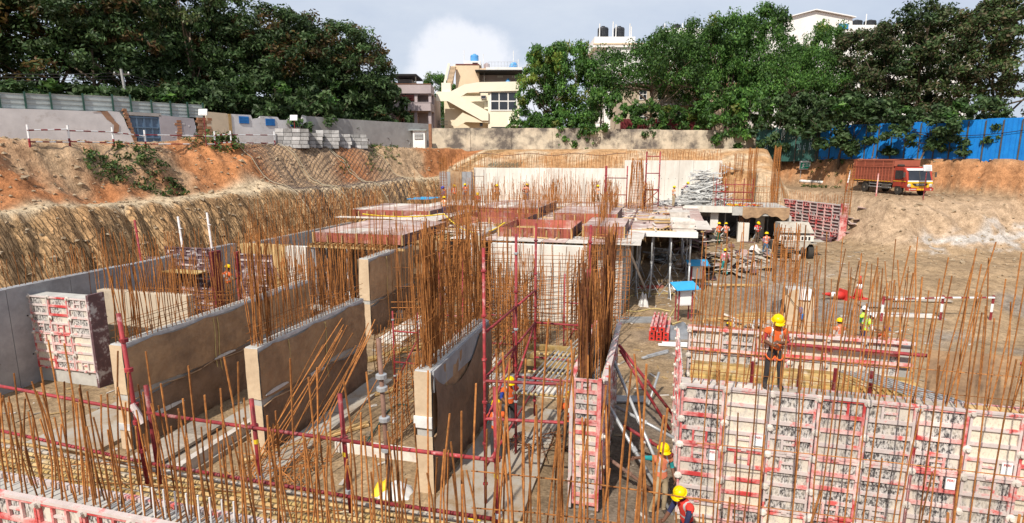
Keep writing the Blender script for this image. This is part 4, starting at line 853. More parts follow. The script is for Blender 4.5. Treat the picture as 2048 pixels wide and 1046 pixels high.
MB().box((4.1, .28, DZ - .26), (8.1, .42, DZ + .05)).build('edge_beam', 'white_paint', deck); MB().box((4.2, .43, DZ + .0), (6.9, .75, DZ + .06)).build('edge_plank', 'timber', deck); MB().box((6.95, .43, DZ + .0), (8.0, 1.1, DZ + .04)).build('edge_plank', 'white_timber', deck); MB().box((8.0, .43, DZ - .22), (8.08, 17, DZ + .03)).build('edge_beam', 'white_timber', deck)
MB().box((4.2, .2, DZ - .35), (4.32, 14, DZ + .08)).build('edge_beam', 'ply_dark', deck)
# white boards stacked at the deck's right edge
for i, (u, v, n, lab) in enumerate(((34.2, 1.35, 7, 'nearest stack of white boards on the deck corner'), (37.2, 1.3, 4, 'low stack of white boards further along the deck edge'), (41.0, 1.25, 6, 'farthest stack of white boards on the deck edge'))):
    o = gthing('board_stack', lab, 'boards', u, v, DZ, 'white board stacks on the deck edge')
    for k in range(n): MB().box((-.62 + R.uniform(-.06, .06), R.uniform(-.1, 0), .08 * k), (.62 + R.uniform(-.06, .1), 1.7 + R.uniform(-.2, .1), .08 * k + .07)).build('board', 'white_timber', o)
# plywood beam boxes standing on the deck / on props
def ply_box(u0, u1, v0, v1, z0, z1, label, top=True, cat='formwork box', m='ply', side='ply_red', joists=True, group='plywood formwork boxes'):
    o = gthing('formwork_box', label, cat, u0, v0, z0, group); w, d, h = v1 - v0, u1 - u0, z1 - z0
    n = max(1, round(w / 2.4))
    for k in range(n): MB().box((k * w / n + .01, 0, 0), ((k + 1) * w / n - .01, .04, h)).build('side_board', side, o)
    for k in range(n): MB().box((k * w / n + .01, d - .04, 0), ((k + 1) * w / n - .01, d, h)).build('side_board', side, o)
    n2_ = max(1, round(d / 2.4))
    for x in (0, w - .04):
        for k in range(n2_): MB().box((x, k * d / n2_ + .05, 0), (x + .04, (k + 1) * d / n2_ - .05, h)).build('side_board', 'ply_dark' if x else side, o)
    for k in range(3 * n + 1): MB().box((k * w / n / 3 - .035, -.08, -.02), (k * w / n / 3 + .035, -.004, h + .02 - .12 * (k % 3 > 0))).build('stud', 'timber', o)
    if top:
        for a in range(max(1, round(w / 1.25))):
            for b in range(n2_):
                nn = max(1, round(w / 1.25)); MB().box((a * w / nn + .006, b * d / n2_ + .006, h + .002), ((a + 1) * w / nn - .006, (b + 1) * d / n2_ - .006, h + .022 + R.uniform(0, .012))).build('plywood_sheet', m if R.random() < .8 else 'white_timber', o)
    if joists:
        for k in range(int(w / .3)): MB().box((.06 + k * .3, -.45, -.14), (.13 + k * .3, d, -.025)).build('joist', 'timber', o)
        MB().box((-.2, -.3, -.26), (w + .2, -.22, -.145)).build('bearer', 'timber', o); MB().box((-.2, 1.6, -.26), (w + .2, 1.68, -.145)).build('bearer', 'timber', o)
    elif z0 > 3.8 or True: MB().box((0.05, .05, -.01), (w - .05, d - .05, .02)).build('base_board', m, o)
    return o
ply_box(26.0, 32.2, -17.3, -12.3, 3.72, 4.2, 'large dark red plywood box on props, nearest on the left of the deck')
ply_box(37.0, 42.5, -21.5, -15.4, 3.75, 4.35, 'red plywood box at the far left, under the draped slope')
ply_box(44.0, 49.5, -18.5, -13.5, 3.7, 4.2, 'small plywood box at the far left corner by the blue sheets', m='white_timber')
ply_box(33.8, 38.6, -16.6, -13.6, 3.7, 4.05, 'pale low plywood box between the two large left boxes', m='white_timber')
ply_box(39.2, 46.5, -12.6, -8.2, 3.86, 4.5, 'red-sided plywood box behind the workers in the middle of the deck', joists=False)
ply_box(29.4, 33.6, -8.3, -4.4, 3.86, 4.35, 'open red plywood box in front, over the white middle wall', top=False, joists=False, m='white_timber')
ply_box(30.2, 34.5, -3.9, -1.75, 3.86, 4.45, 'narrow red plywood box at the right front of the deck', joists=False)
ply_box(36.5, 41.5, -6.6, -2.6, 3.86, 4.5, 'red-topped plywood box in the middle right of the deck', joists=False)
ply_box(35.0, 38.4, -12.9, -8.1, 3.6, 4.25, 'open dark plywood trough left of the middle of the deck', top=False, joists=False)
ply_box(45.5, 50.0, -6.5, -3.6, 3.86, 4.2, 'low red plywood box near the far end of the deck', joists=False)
dl = MB()
for k in range(420):
    u, v = R.uniform(28.5, 54), R.uniform(-15, 1.6)
    if in_hole(u, v) or (u < 33.6 and v > -2.2): continue
    p = W(u, v); dl.obox((p.x, p.y, DZ + .05 + R.uniform(0, .04)), R.uniform(.2, 1.5), R.uniform(.04, .16), .04, Matrix.Rotation(R.choice((-GA, math.pi / 2 - GA)) + R.gauss(0, .3), 3, 'Z'), R.randrange(4))
tag(dl.build('deck_litter', ['timber', 'white_timber', 'plank_grey', 'ply_dark']), 'offcuts of timber and board scattered over the plywood deck', 'litter', kind='stuff')
# loose timbers and boards on the deck
for i, (px, py, w, l, a, lab, m) in enumerate(((1040, 455, .25, 2.2, .3, 'pale timber lying by the open red box', 'timber'), (1315, 440, .3, 2.6, .1, 'long pale timber at the front edge of the deck', 'timber'), (1330, 446, .3, 1.4, .2, 'short timber at the front edge of the deck', 'timber'), (1340, 428, .5, 1.0, .5, 'scrap timber heap in the middle of the right deck', 'brick'), (1310, 400, .5, 1.8, .1, 'brown plank bundle beside the tall rebar column', 'brick'), (1325, 408, .6, 1.9, .15, 'red plywood offcut on the right deck', 'ply_red'), (1095, 447, .4, 1.4, 1.2, 'white board propped over the trough', 'white_timber'), (1010, 448, .25, 3.0, 1.3, 'plank across the deck gap', 'timber'), (760, 437, .3, 6.5, .04, 'long pale beam between the left boxes', 'white_timber'), (850, 397, 2.0, 2.4, .1, 'blue plastic sheet at the far left of the deck', 'blue_lid'), (620, 600, .1, .1, 0, '', 'timber'))):
    if not lab: continue
    p = AZ(px, py, DZ + .05 if i not in (8, 9) else 4.3); u, v = UV(p); o = gthing('loose_timber' if m != 'blue_lid' else 'plastic_sheet', lab, 'timber' if m != 'blue_lid' else 'sheet', u, v, p.z)
    for k in range(3): MB().obox((R.uniform(-.1, .1), w * (k - 1) * .5, .035 + .03 * (k % 2)), l * R.uniform(.75, 1), w * .42, .05, Matrix.Rotation(a + R.uniform(-.08, .08), 3, 'Z')).build('board', m, o)
# props under the deck
PROP_T = MB()
def prop_parts():
    a = MB().tube((0, 0, .0), (0, 0, 2.0), .05, 8).tube((0, 0, .0), (0, 0, .015), .11, 8).mesh('outer_tube', 'galv', True)
    b = MB().tube((0, 0, 1.95), (0, 0, 3.52), .038, 8).box((-.1, -.1, 3.52), (.1, .1, 3.54)).mesh('inner_tube', 'galv', True)
    c = MB().tube((0, 0, 1.86), (0, 0, 2.0), .075, 8).tube((-.1, 0, 1.93), (.1, 0, 1.93), .014, 5).mesh('collar', 'galv')
    d_ = MB()
    for k in range(3):
        A = k * 2.094 + .4; d_.tube((.05 * math.cos(A), .05 * math.sin(A), .85), (.62 * math.cos(A), .62 * math.sin(A), .03), .024, 5); d_.tube((.05 * math.cos(A), .05 * math.sin(A), .35), (.35 * math.cos(A), .35 * math.sin(A), .42), .018, 4)
    return a, b, c, d_.mesh('tripod', 'galv')
PP = prop_parts()
def prop(u, v, z0, top, label, tri=True):
    p = W(u, v, z0); o = thing('steel_prop', label, 'prop', p, R.uniform(0, 6), 'steel props under the deck'); o.scale = (1, 1, (top - z0) / 3.54)
    for k, (nm, me) in enumerate(zip(('outer_tube', 'inner_tube', 'collar', 'tripod'), PP)):
        if k == 3 and not tri: continue
        put(nm, me, o)
PN = {33.7: 'front', 36.4: 'second', 39.5: 'third', 43: 'fourth', 47: 'farthest'}; PM = {-1.2: 'nearest the raking timber', -.3: 'left of the middle', .75: 'right of the middle', 1.75: 'at the open right side'}
for u in (33.7, 36.4, 39.5, 43, 47):
    for v in (-1.2, -.3, .75, 1.75):
        if u > 40 and v < 0: continue
        prop(u + R.uniform(-.15, .15), v + R.uniform(-.12, .12), GZ(*W(u, v)[:2]), DZ - .18, 'grey tripod prop in the %s row under the right deck, %s' % (PN[u], PM[v]))
for u in (26.3, 28.4, 31):
    for v in (-16.8, -15.6, -14.4, -13.1): prop(u, v, .35, 3.46, 'grey tripod prop under the left plywood box, %s row, %s' % ({26.3: 'front', 28.4: 'middle', 31: 'back'}[u], {-16.8: 'by the grey wall', -15.6: 'second from the wall', -14.4: 'third from the wall', -13.1: 'by the tall burlap wall'}[v]))
for u, v in ((24.5, -9.5), (27.5, -9.2)): prop(u, v, 0, 3.68, 'grey prop between the tall burlap wall and the rusty bars, ' + ('nearer' if u < 26 else 'farther') + ' of two')
for k in range(6): prop(51.0 + (k % 2) * 2.5, 2.8 + 1.25 * k, 1.1, 4.0, 'grey prop in the dark concrete bay, ' + ['leftmost at the left column', 'second from the left, set back', 'left of the middle column', 'behind the middle column', 'right of the middle column', 'rightmost by the side wall'][k])
# long pale raking timber under the deck's front corner
o = thing('raking_timber', 'long pale timber raking down from the deck corner', 'timber'); MB().tube(AZ(1253, 488, DZ - .1) , AZ(1292, 582, 0), .07, 4).build('timber', 'white_timber', o)
o = gthing('bracket_pile', 'yellow and white blocks packed under the front deck corner', 'blocks', 33.3, -1.75, 3.3)
for k in range(5): MB().obox((.2 + .25 * (k % 3), -.1 + .1 * k, .1 + .14 * (k // 3)), .5, .25, .12, Matrix.Rotation(.4 * k, 3, 'Z')).build('block', ['ochre', 'white_timber'][k % 2], o)

# ------------------------------------------------------------------ concrete walls
def plain_wall(u0, u1, v0, v1, z0, z1, name, label, m='white_concrete', joint=1.2, cat='wall'):
    o = gthing(name, label, cat, u0, v0, z0); w, d, h = v1 - v0, u1 - u0, z1 - z0
    if w >= d:
        n = max(1, round(w / joint))
        for k in range(n): MB().box((k * w / n + .008, 0, -.3), ((k + 1) * w / n - .008, d + R.uniform(-.01, .01), h + R.uniform(-.015, .015))).build('wall_panel', m, o)
        for k in range(n):
            for z in (.35, .65): 
                for q in (.25, .75): MB().lathe([(.03, 0), (.03, .006)], 6, ((k + q) * w / n, -.006, z * h), ax=(0, 1, 0)).build('tie_hole', 'dark', o)
    else:
        n = max(1, round(d / joint))
        for k in range(n):
            for z in (.3, .7):
                for q in (.25, .75): MB().lathe([(.03, 0), (.03, .006)], 6, (w + .006, (k + q) * d / n, z * h), ax=(1, 0, 0)).build('tie_hole', 'dark', o)
        for k in range(n): MB().box((0, k * d / n + .008, -.3), (w + R.uniform(-.01, .01), (k + 1) * d / n - .008, h + R.uniform(-.015, .015))).build('wall_panel', m, o)
    return o
# far retaining wall
rw = plain_wall(55.3, 55.7, -18.2, -3.4, 3.0, 7.0, 'retaining_wall', 'long white retaining wall closing the far side of the deck')
bar_row(rw, (0, .2, 4.0), (14.8, .2, 4.0), 110, 1.25, .25, .02, .02)
rw2 = plain_wall(55.2, 55.6, -3.4, 5.2, 3.0, 7.75, 'retaining_wall', 'taller white retaining wall behind the pile of steel props')
bar_row(rw2, (0, .2, 4.75), (8.6, .2, 4.75), 56, .8, .25, .02, .02)
rw3 = plain_wall(54.6, 55.0, -21.6, -18.2, 3.0, 6.6, 'retaining_wall', 'grey stained retaining wall at the far left corner', 'grey_concrete')
bar_row(rw3, (0, .2, 3.6), (3.4, .2, 3.6), 26, 1.6, .3, .02, .02)
MB().grid(lambda a, b: (1.2 + 1.2 * a, -.06 - .05 * math.sin(a * 14) * b, 3.65 - 2.9 * b), 20, 8).build('burlap_sheet', 'burlap', rw3)
MB().path([(k * .93, .25, 5.3 + .12 * math.sin(k * 1.3)) for k in range(17)], .03, 4).build('tie_rail', 'brown_tube', rw)
for k in range(4): MB().path([(k * 4.9, .3, 4.2 + .3 * h_) for h_ in range(2)], .03, 4)
# stacked green mesh panels on the left retaining wall
o = thing('mesh_panel_stack', 'green mesh panels lying on top of the far white wall', 'mesh panels', W(57.0, -17.5, 6.9), -GA)
for k in range(3):
    m_ = MB(); 
    for j in range(9): m_.tube((.4 * j + .2 * k, 0, .12 * k), (.4 * j + .2 * k, 1.1, .12 * k + .4), .02, 4)
    for j in range(4): m_.tube((0 + .2 * k, .36 * j, .12 * k + .13 * j), (3.3 + .2 * k, .36 * j, .12 * k + .13 * j), .02, 4)
    m_.build('mesh_panel', 'green_sheet', o)
# middle white walls
mw = plain_wall(27.2, 27.6, -8.1, -3.2, 0, 3.8, 'middle_wall', 'white concrete wall under the open red plywood box in the middle', joint=2.4)
mw2 = plain_wall(28.9, 29.3, -3.0, -1.7, 0, 3.75, 'middle_wall', 'narrow white concrete wall right of the middle one', joint=2.4)
sw = plain_wall(29.4, 40.0, -1.95, -1.65, 0, 3.6, 'inner_wall', 'shaded grey wall running back under the right deck', 'concrete', 2.4)
lw1 = plain_wall(25.6, 26.0, -21.6, -18.6, 0, 3.5, 'board_marked_wall', 'tan board-marked wall left of the white corner wall', 'timber', .25)
lw2 = plain_wall(25.4, 25.8, -18.6, -17.4, 0, 3.5, 'corner_wall', 'bright white corner wall beside the dark opening under the left box', 'white_concrete', .6)
lw3 = plain_wall(25.8, 31.0, -17.4, -17.1, 0, 3.4, 'opening_wall', 'grey wall at the left of the dark opening', 'grey_concrete', 1.2)
gw = plain_wall(12.0, 25.4, -21.9, -21.55, 0, 3.55, 'side_wall', 'long grey wall under the left cut slope', 'grey_concrete', 2.4)
bar_row(gw, (.15, .2, 3.5), (.15, 13.2, 3.5), 62, 1.1, .25, .03)
bar_row(lw1, (.1, .2, 3.4), (2.9, .2, 3.4), 26, 1.3, .3, .03)
tw = plain_wall(17.0, 17.35, -21.0, -16.8, 0, 2.95, 'tan_wall', 'sunlit tan board-faced cross wall behind the left burlap wall', 'plaster_beige', 1.2)
bar_row(tw, (.1, .2, 2.9), (4.1, .2, 2.9), 34, 2.1, .4, .03); bar_row(tw, (-1.5, .25, .0), (-.1, .25, .0), 10, 4.4, .5, .03)
# a dense belt of starter bars before the slope, left of the deck
bw = gthing('starter_bar_wall', 'low concrete wall carrying a dense belt of rusty starter bars below the slope', 'wall', 26, -21.2, 0)
for k in range(6): MB().box((-.15 + .3 * 0, k * 2.5 + .01, -.2), (.2, (k + 1) * 2.5 - .01, 3.5)).build('wall_panel', 'concrete', bw)
bar_row(bw, (-.05, 0, 3.4), (-.05, 15, 3.4), 92, 2.1, .5, .035); bar_row(bw, (.12, 0, 3.4), (.12, 15, 3.4), 92, 2.0, .5, .035)
for z in (3.9, 4.5, 5.0): bar(bw, (0, 0, z), (0, 15, z + .05))
bw2 = gthing('starter_bar_wall', 'low wall with tall starter bars at the deck side of the left boxes', 'wall', 33.0, -12.6, 3.4)
MB().box((-.15, 0, -3), (.15, 6, .4)).build('wall_panel', 'concrete', bw2); bar_row(bw2, (0, 0, .4), (0, 6, .4), 40, 1.5, .4, .035)
bw3 = gthing('starter_bar_wall', 'row of starter bars along the front of the left plywood boxes', 'wall', 25.3, -17.6, 0)
MB().box((0, 0, -.2), (5.4, .25, .5)).build('wall_panel', 'concrete', bw3); bar_row(bw3, (0, .1, .45), (5.4, .1, .45), 52, 5.4, .7, .03)
# burlap-wrapped walls
def burlap_wall(u0, u1, v0, v1, z1, label, split=.52, bare=.14, seams=(.35,), extra=None):
    o = gthing('burlap_wall', label, 'wall', u0, v0, 0, 'concrete walls wrapped in burlap'); w, d = v1 - v0, u1 - u0
    MB().box((0, 0, -.2), (w, d, z1)).build('concrete_core', 'concrete', o)
    MB().box((-.012, -.012, z1 - .10), (w + .012, d, z1 - .002)).build('plastic_edge', 'tape', o)
    ph = R.uniform(0, 6)
    def sheet(x, y0, y1, ta, tb, dx, amp=.02, sc=0.0, nm='burlap_sheet', n=60):
        def f(a, b):
            y = lerp(y0, y1, a); t0 = ta(a); z = lerp(t0, tb(a), b); k = amp * (noise.noise((y * 1.7, z * 1.3, ph)) + .6 * noise.noise((y * 4.5 + z, z * .9, ph + 3)) + .3 * noise.noise((y * 9, z * 3, ph + 5)))
            return (x + dx * (.018 + .02 * (1 - b) * 0 + abs(k) + .012), y, z)
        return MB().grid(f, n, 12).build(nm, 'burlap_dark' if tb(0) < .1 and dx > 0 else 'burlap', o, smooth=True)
    zs = z1 * split
    scal = lambda a: z1 - bare * (.25 + .75 * abs(math.sin(a * d * 1.6 + ph))) 
    sheet(w, .0, d, scal, lambda a: zs - .06 * math.sin(a * 9 + ph), 1, .06)
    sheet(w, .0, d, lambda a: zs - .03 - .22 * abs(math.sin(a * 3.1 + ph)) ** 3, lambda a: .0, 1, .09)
    sheet(0, .0, d, scal, lambda a: .05, -1, .03)
    def endf(za, zb):
        return MB().grid(lambda a, b: (lerp(-.03, w + .03, a), -.03 - abs(.02 * noise.noise((a * 3, lerp(za, zb, b) * 2, ph))), lerp(za, zb, b)), 8, 14).build('burlap_sheet', 'burlap_pale', o, smooth=True)
    endf(z1 - .02, zs + .05); endf(zs - .12, 0)
    for s_ in seams:
        MB().path([(w + .055, d * s_ + .03 * math.sin(k), lerp(z1 - .15, zs - .5, k / 7)) for k in range(8)], .018, 4).build('seam_rope', 'rope', o)
    MB().path([(w + .07 + .02 * math.sin(k * 2), d * k / 14, zs - .05 - .1 * abs(math.sin(k * .9 + ph))) for k in range(15)], .022, 4).build('folded_hem', 'burlap', o)
    if extra: extra(o, w, d, z1)
    return o
def lens(o, w, y, z, ry, rz_): MB().prism([(w + .062, y + ry * math.cos(a), z + rz_ * math.sin(a) * (1 if math.sin(a) > 0 else .4)) for a in [k * .524 for k in range(12)]], (.012, 0, 0)).build('plastic_patch', 'tape', o)
def x1_(o, w, d, z1): lens(o, w, .9, .72, .9, .10); lens(o, w, 3.6, 1.55, .5, .07); lens(o, w, 5.3, .45, .35, .06); MB().box((-.05, -.075, .6), (w + .04, -.035, .78)).build('plastic_patch', 'tape', o)
b1 = burlap_wall(11.7, 20.2, -14.2, -13.85, 3.05, 'longest burlap-covered wall, farthest left of the three near ones', extra=x1_, seams=(.38, .40))
b2_ = burlap_wall(12.3, 17.9, -10.42, -10.07, 3.08, 'second burlap-covered wall from the left, behind the leaning bars', seams=(.22, .55), extra=lambda o, w, d, z: (lens(o, w, .6, 1.72, .5, .08), lens(o, w, 2.4, 1.5, .5, .09)))
def x3_(o, w, d, z1):
    MB().hexa([(w + .001, .05, z1 - .55), (w + .07, .05, z1 - .55), (w + .07, d, z1 - .75), (w + .001, d, z1 - .75), (w + .001, .05, z1 - .02), (w + .07, .05, z1 - .02), (w + .07, d, z1 - .02), (w + .001, d, z1 - .02)]).build('bare_concrete_strip', 'grey_concrete', o)
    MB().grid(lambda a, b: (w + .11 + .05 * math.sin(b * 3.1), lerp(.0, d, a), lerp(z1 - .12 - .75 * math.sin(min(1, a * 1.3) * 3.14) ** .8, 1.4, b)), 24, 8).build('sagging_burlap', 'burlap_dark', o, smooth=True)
    MB().box((-.05, -.085, 1.72), (w + .04, -.045, 2.0)).build('plastic_patch', 'white_sheet', o)
b3_ = burlap_wall(11.8, 16.3, -5.37, -5.0, 3.12, 'burlap-covered wall nearest the middle, its sacking sagging off the right side', extra=x3_, seams=(.18,))
b4 = burlap_wall(22.8, 27.6, -12.95, -12.5, 3.55, 'tall burlap-covered wall standing in front of the left plywood box', split=.45)
b5 = burlap_wall(27.8, 31.5, -9.3, -8.9, 4.1, 'burlap-covered wall end between the middle white wall and the rusty cage', split=.4)
# their starter bars
def starters(o, d, z, L1, n, w=.35, near=0, nL=3.0, ties=2, dl=.12):
    for x in (.06, w - .06): bar_row(o, (x, .1, z), (x, d - .1, z), n, L1, dl, .03)
    for k in range(near): p = Vector((R.uniform(.03, w - .03), R.uniform(.05, .7), z)); bar(o, p, p + Vector((R.gauss(0, .06), R.gauss(0, .06), nL + R.uniform(-.4, .3))))
    for k in range(ties):
        for x in (.04, w - .04): bar(o, (x, 0, z + .18 + .2 * k), (x, d, z + .18 + .2 * k + R.uniform(-.03, .03)), .008)
starters(b1, 8.5, 3.03, 2.1, 48, near=10, nL=2.2, ties=3, dl=.3)
starters(b2_, 5.6, 3.06, 1.9, 36, near=18, nL=2.9, ties=3, dl=.3)
starters(b3_, 4.5, 3.1, 3.1, 34, near=26, nL=3.2, ties=0, dl=.5)
for k in range(7):
    for x in (.03, .32): bar(b3_, (x, 0, 3.3 + .5 * k), (x, 4.5, 3.3 + .5 * k + R.uniform(-.1, .1)), .009)
for k in range(26): y = R.uniform(0, 4.4); bar(b3_, (R.uniform(0, .3), y, 3.2), (R.uniform(-.2, .5), y + R.uniform(-.7, .7), 4.6 + R.uniform(0, 1.8)))
starters(b4, 4.8, 3.5, 1.1, 16, near=4, nL=1.2)

# ------------------------------------------------------------------ formwork
def rib_panel(w, h, sheet, red, seed):
    """face sheet recessed behind a frame with ribs; local x across, z up, face towards -y"""
    rr = random.Random(seed); m_ = MB(); m_.box((0, .05, 0), (w, .075, h), 0)
    for a, b in (((0, -.0, 0), (.045, .05, h)), ((w - .045, 0, 0), (w, .05, h)), ((.045, 0, 0), (w - .045, .05, .05)), ((.045, 0, h - .05), (w - .045, .05, h))): m_.box(a, b, 1)
    fl = seed % 2; z0 = h * .72 if not fl else .05; hz = h * .25
    for k, zz in enumerate((.24, .48, .72) if not fl else (.28, .52, .76)): m_.box((.045, .004, zz * h - .045), (w - .045, .049, zz * h + .03), 1 if (k + seed) % 3 else 2)
    for xx in (.33, .64): m_.box((w * xx - .022, .006, z0), (w * xx + .022, .048, z0 + hz - .03), 1)
    m_.box((w * .33, .01, z0 + hz * .45), (w * .64, .046, z0 + hz * .45 + .04), 2)
    m_.box((w * .44, -.03, -.02), (w * .56, .0, .05), 1); m_.box((w * .40, -.012, .02), (w * .60, .0, .07), 2)
    return m_.mesh('panel', [sheet, red, 'form_pale'])
PANELS = [rib_panel(.87, 1.32, s_, r_, i) for i, (s_, r_) in enumerate((('form_sheet', 'form_red'), ('form_sheet_clean', 'form_pale'), ('form_sheet', 'form_pale'), ('form_sheet', 'form_red'), ('form_sheet_clean', 'form_red'), ('form_sheet', 'form_pale')))]
PANELS_D = [rib_panel(.87, 1.15, 'form_dark', 'form_dark', i) for i in range(2)]
COUP = MB().lathe([(.05, -.05), (.085, -.04), (.085, -.015), (.04, 0), (.04, .04)], 8, (0, 0, 0), ax=(0, -1, 0)).mesh('tie_nut', 'white_timber')
def form_face(o, x0, y0, n, rows, ang, z0=0, ps=PANELS, ph=1.32, pw=.87, letters=False, choice=None):
    """rows of panels starting at local (x0, y0), running along the direction ang"""
    dx, dy = math.cos(ang), math.sin(ang)
    for r_ in range(rows):
        for k in range(n):
            p = (x0 + dx * (pw + .018) * k, y0 + dy * (pw + .018) * k, z0 + r_ * (ph + .012)); i = choice(r_, k) if choice else R.randrange(len(ps))
            q = put('panel', ps[i % len(ps)], o, p, ang)
            if ps is PANELS:
                put('tie_nut', COUP, q, (.02, -.02, ph * .98)); put('tie_nut', COUP, q, (.02, -.02, ph * .42))
                if letters and (r_ * 7 + k * 3) % 5 == 0:
                    zz = ph * .76 if not (i % len(ps)) % 2 else .12
                    lp = MB().box((.62, -.004, zz), (.80, .012, zz + .24)).build('label_plate', 'white_plain', q); text('PERI', .068, 'text_red', q, (.71, -.008, zz + .19), (math.pi / 2, 0, 0)).name = 'lettering'
# F1: front wall of the shaft, facing the camera
f1 = gthing('wall_formwork', 'big red and white panel formwork across the lower right, nearest the camera', 'formwork', 12.2, .62, 0, 'panel formwork walls')
form_face(f1, 0, 0, 9, 2, 0, .55, letters=True, choice=lambda r_, k: [[0, 4, 2, 3, 5, 0, 2, 1, 4], [3, 1, 5, 0, 2, 3, 1, 4, 0]][r_][k % 9]); form_face(f1, 0, 0, 9, 1, 0, -.80)
MB().box((0, .08, 0), (8, .42, 3.12)).build('concrete_pour', 'concrete', f1); MB().box((0, .43, 0), (8, .5, 3.2)).build('inner_panel_row', 'form_pale', f1)
MB().box((.0, -.02, 3.195), (8, .07, 3.235)).build('top_rail', 'form_pale', f1)
for k in range(9): MB().obox((.4 + .9 * k, .27, 3.17), .8, .28, .05, Matrix.Rotation(R.uniform(-.05, .05), 3, 'Z')).build('top_board', R.choice(['timber', 'plank_grey', 'white_timber']), f1)
bar_row(f1, (.1, .17, 3.1), (7.9, .17, 3.1), 44, 2.7, .7, .03); bar_row(f1, (.1, .36, 3.1), (7.9, .36, 3.1), 42, 2.8, .8, .03)
bar(f1, (0, .2, 3.5), (8, .2, 3.45), .008); bar(f1, (0, .34, 3.9), (8, .34, 3.85), .008)
fb = gthing('starter_bar_row', 'row of very tall rusty bars standing in front of the big lower right formwork', 'rebar row', 11.2, .9, 0); bar_row(fb, (0, 0, -.1), (6.4, 0, -.1), 19, 5.2, .9, .012, .014, jit=.12); bar_row(fb, (.1, -.5, -.1), (4.6, -.5, -.1), 10, 3.6, .9, .02, .014, jit=.12)
for z in (1.2, 2.4): bar(fb, (0, .02, z), (6.4, .02, z + .1), .01)
# F2: far wall of the shaft
f2 = gthing('wall_formwork', 'far side of the shaft formwork, behind the worker in orange', 'formwork', 16.5, .95, 0, 'panel formwork walls')
form_face(f2, 0, 0, 6, 2, 0, .55, letters=False); MB().box((0, .08, 0), (5.6, .42, 3.12)).build('concrete_pour', 'concrete', f2); MB().box((0, .44, 0), (5.6, .52, 3.2)).build('outer_panel_row', 'form_red', f2)
MB().box((-.05, -.06, 3.2), (5.65, .06, 3.26)).build('top_rail', 'form_pale', f2); MB().box((.0, -.075, 2.62), (5.6, -.035, 2.70)).build('waling', 'form_red', f2)
bar_row(f2, (.1, .17, 3.1), (5.5, .17, 3.1), 30, 2.3, .7, .03); bar_row(f2, (.1, .36, 3.1), (5.5, .36, 3.1), 30, 2.0, .6, .03)
for z in (3.25, 3.4, 3.6): bar(f2, (0, .25, z), (5.6, .25, z), .008)
MB().tube((1.9, -.12, 3.02), (9, -.16, 2.95), .05, 6).build('guard_tube', 'red_tube', f2)
o = gthing('burlap_screen', 'olive-brown burlap screen at the right end of the shaft formwork', 'screen', 16.2, 6.75, 0)
MB().grid(lambda a, b: (2.0 * a, -.05 * math.sin(a * 9 + b * 4), 3.2 - 3.2 * b), 16, 8).build('burlap_sheet', 'burlap', o, smooth=True)
# shaft left side (edge-on) and the platform inside
f3 = gthing('wall_formwork', 'left flank of the shaft formwork, seen edge-on with red panel edges', 'formwork', 16.5, .60, 0, 'panel formwork walls')
form_face(f3, 0, 0, 4, 2, -math.pi / 2, .55)
o = gthing('inner_platform', 'ochre plank platform inside the shaft with bundles of steel bars', 'platform', 13.1, .95, 0)
for k in range(5): MB().box((.0 + .02 * k, 2.05 + .21 * k, 2.35 + R.uniform(0, .03)), (5.5, 2.24 + .21 * k, 2.39 + R.uniform(0, .03))).build('plank', 'ochre', o)
MB().box((0, 2.0, 2.22), (5.5, 2.05, 2.36)).build('edge_board', 'ochre', o)
for k in range(3): MB().box((0, .05 + .33 * k, 2.55 + .02 * k), (5.6, .35 + .33 * k, 2.60 + .02 * k)).build('plank', ['plank_grey', 'timber', 'plank_grey'][k], o)
for k in range(9): bar(o, (R.uniform(0, .3), 1.15 + .1 * k, 2.05 - .02 * k), (R.uniform(4.8, 5.6), 1.2 + .1 * k, 2.05 - .02 * k), .018, 'rust_dark', True, 'steel_bar')
for k in range(5): MB().tube((.1, 1.1 + .18 * k, 1.75), (5.4, 1.1 + .18 * k, 1.75), .03, 5).build('bearer_tube', ['red_tube', 'galv'][k % 2], o)
for k in range(6): MB().tube((3.6 + .16 * k, 2.6, 2.62), (4.7 + .17 * k, -.2, 3.02), .022, 5).build('leaning_tube', 'galv', o)
for x in (1.5, 2.6, 3.4, 4.2): MB().tube((x, 1.9, .3), (x, 1.9, 2.9), .045, 6).build('post', 'red_tube', o)
# F3: long narrow wall form in the middle foreground
f4 = gthing('wall_formwork', 'tall narrow panel formwork standing alone in the middle foreground, crowded with bars', 'formwork', 12.0, -1.72, 0, 'panel formwork walls')
m_ = rib_panel(.56, 1.0, 'form_sheet', 'form_red', 2); m2 = rib_panel(.56, 1.0, 'form_sheet_clean', 'form_red', 5)
for r_ in range(3): put('panel', (m_, m2, m_)[r_], f4, (.04, 0, .17 + r_ * 1.012))
for x in (.0, .62): MB().box((x - .04, -.06, .1), (x + .035, .06, 3.24)).build('corner_profile', 'form_pale' if x < .3 else 'form_red', f4)
form_face(f4, .70, .1, 5, 2, math.pi / 2, .55); form_face(f4, .0, .1 + 4.4, 5, 2, -math.pi / 2, .55)
MB().box((.12, .1, 0), (.58, 4.5, 2.4)).build('concrete_pour', 'wet_concrete', f4); MB().box((.66, .05, 3.195), (.78, 4.6, 3.235)).build('top_rail', 'form_pale', f4); MB().box((-.05, .05, 3.195), (.06, 4.6, 3.235)).build('top_rail', 'form_red', f4)
for c_, n, L1 in (((.15, .45), 22, 3.3), ((.17, .9), 12, 3.0), ((.47, 3.5), 50, 3.5), ((.45, 2.8), 24, 3.2)):
    for k in range(n): p = Vector((c_[0] + R.uniform(-.1, .1), c_[1] + R.uniform(-.3, .35), 2.3)); bar(f4, p, p + Vector((R.gauss(0, .05), R.gauss(0, .07), L1 + R.uniform(-.5, .5))), .014, 'rust_dark' if R.random() < .6 else 'rust')
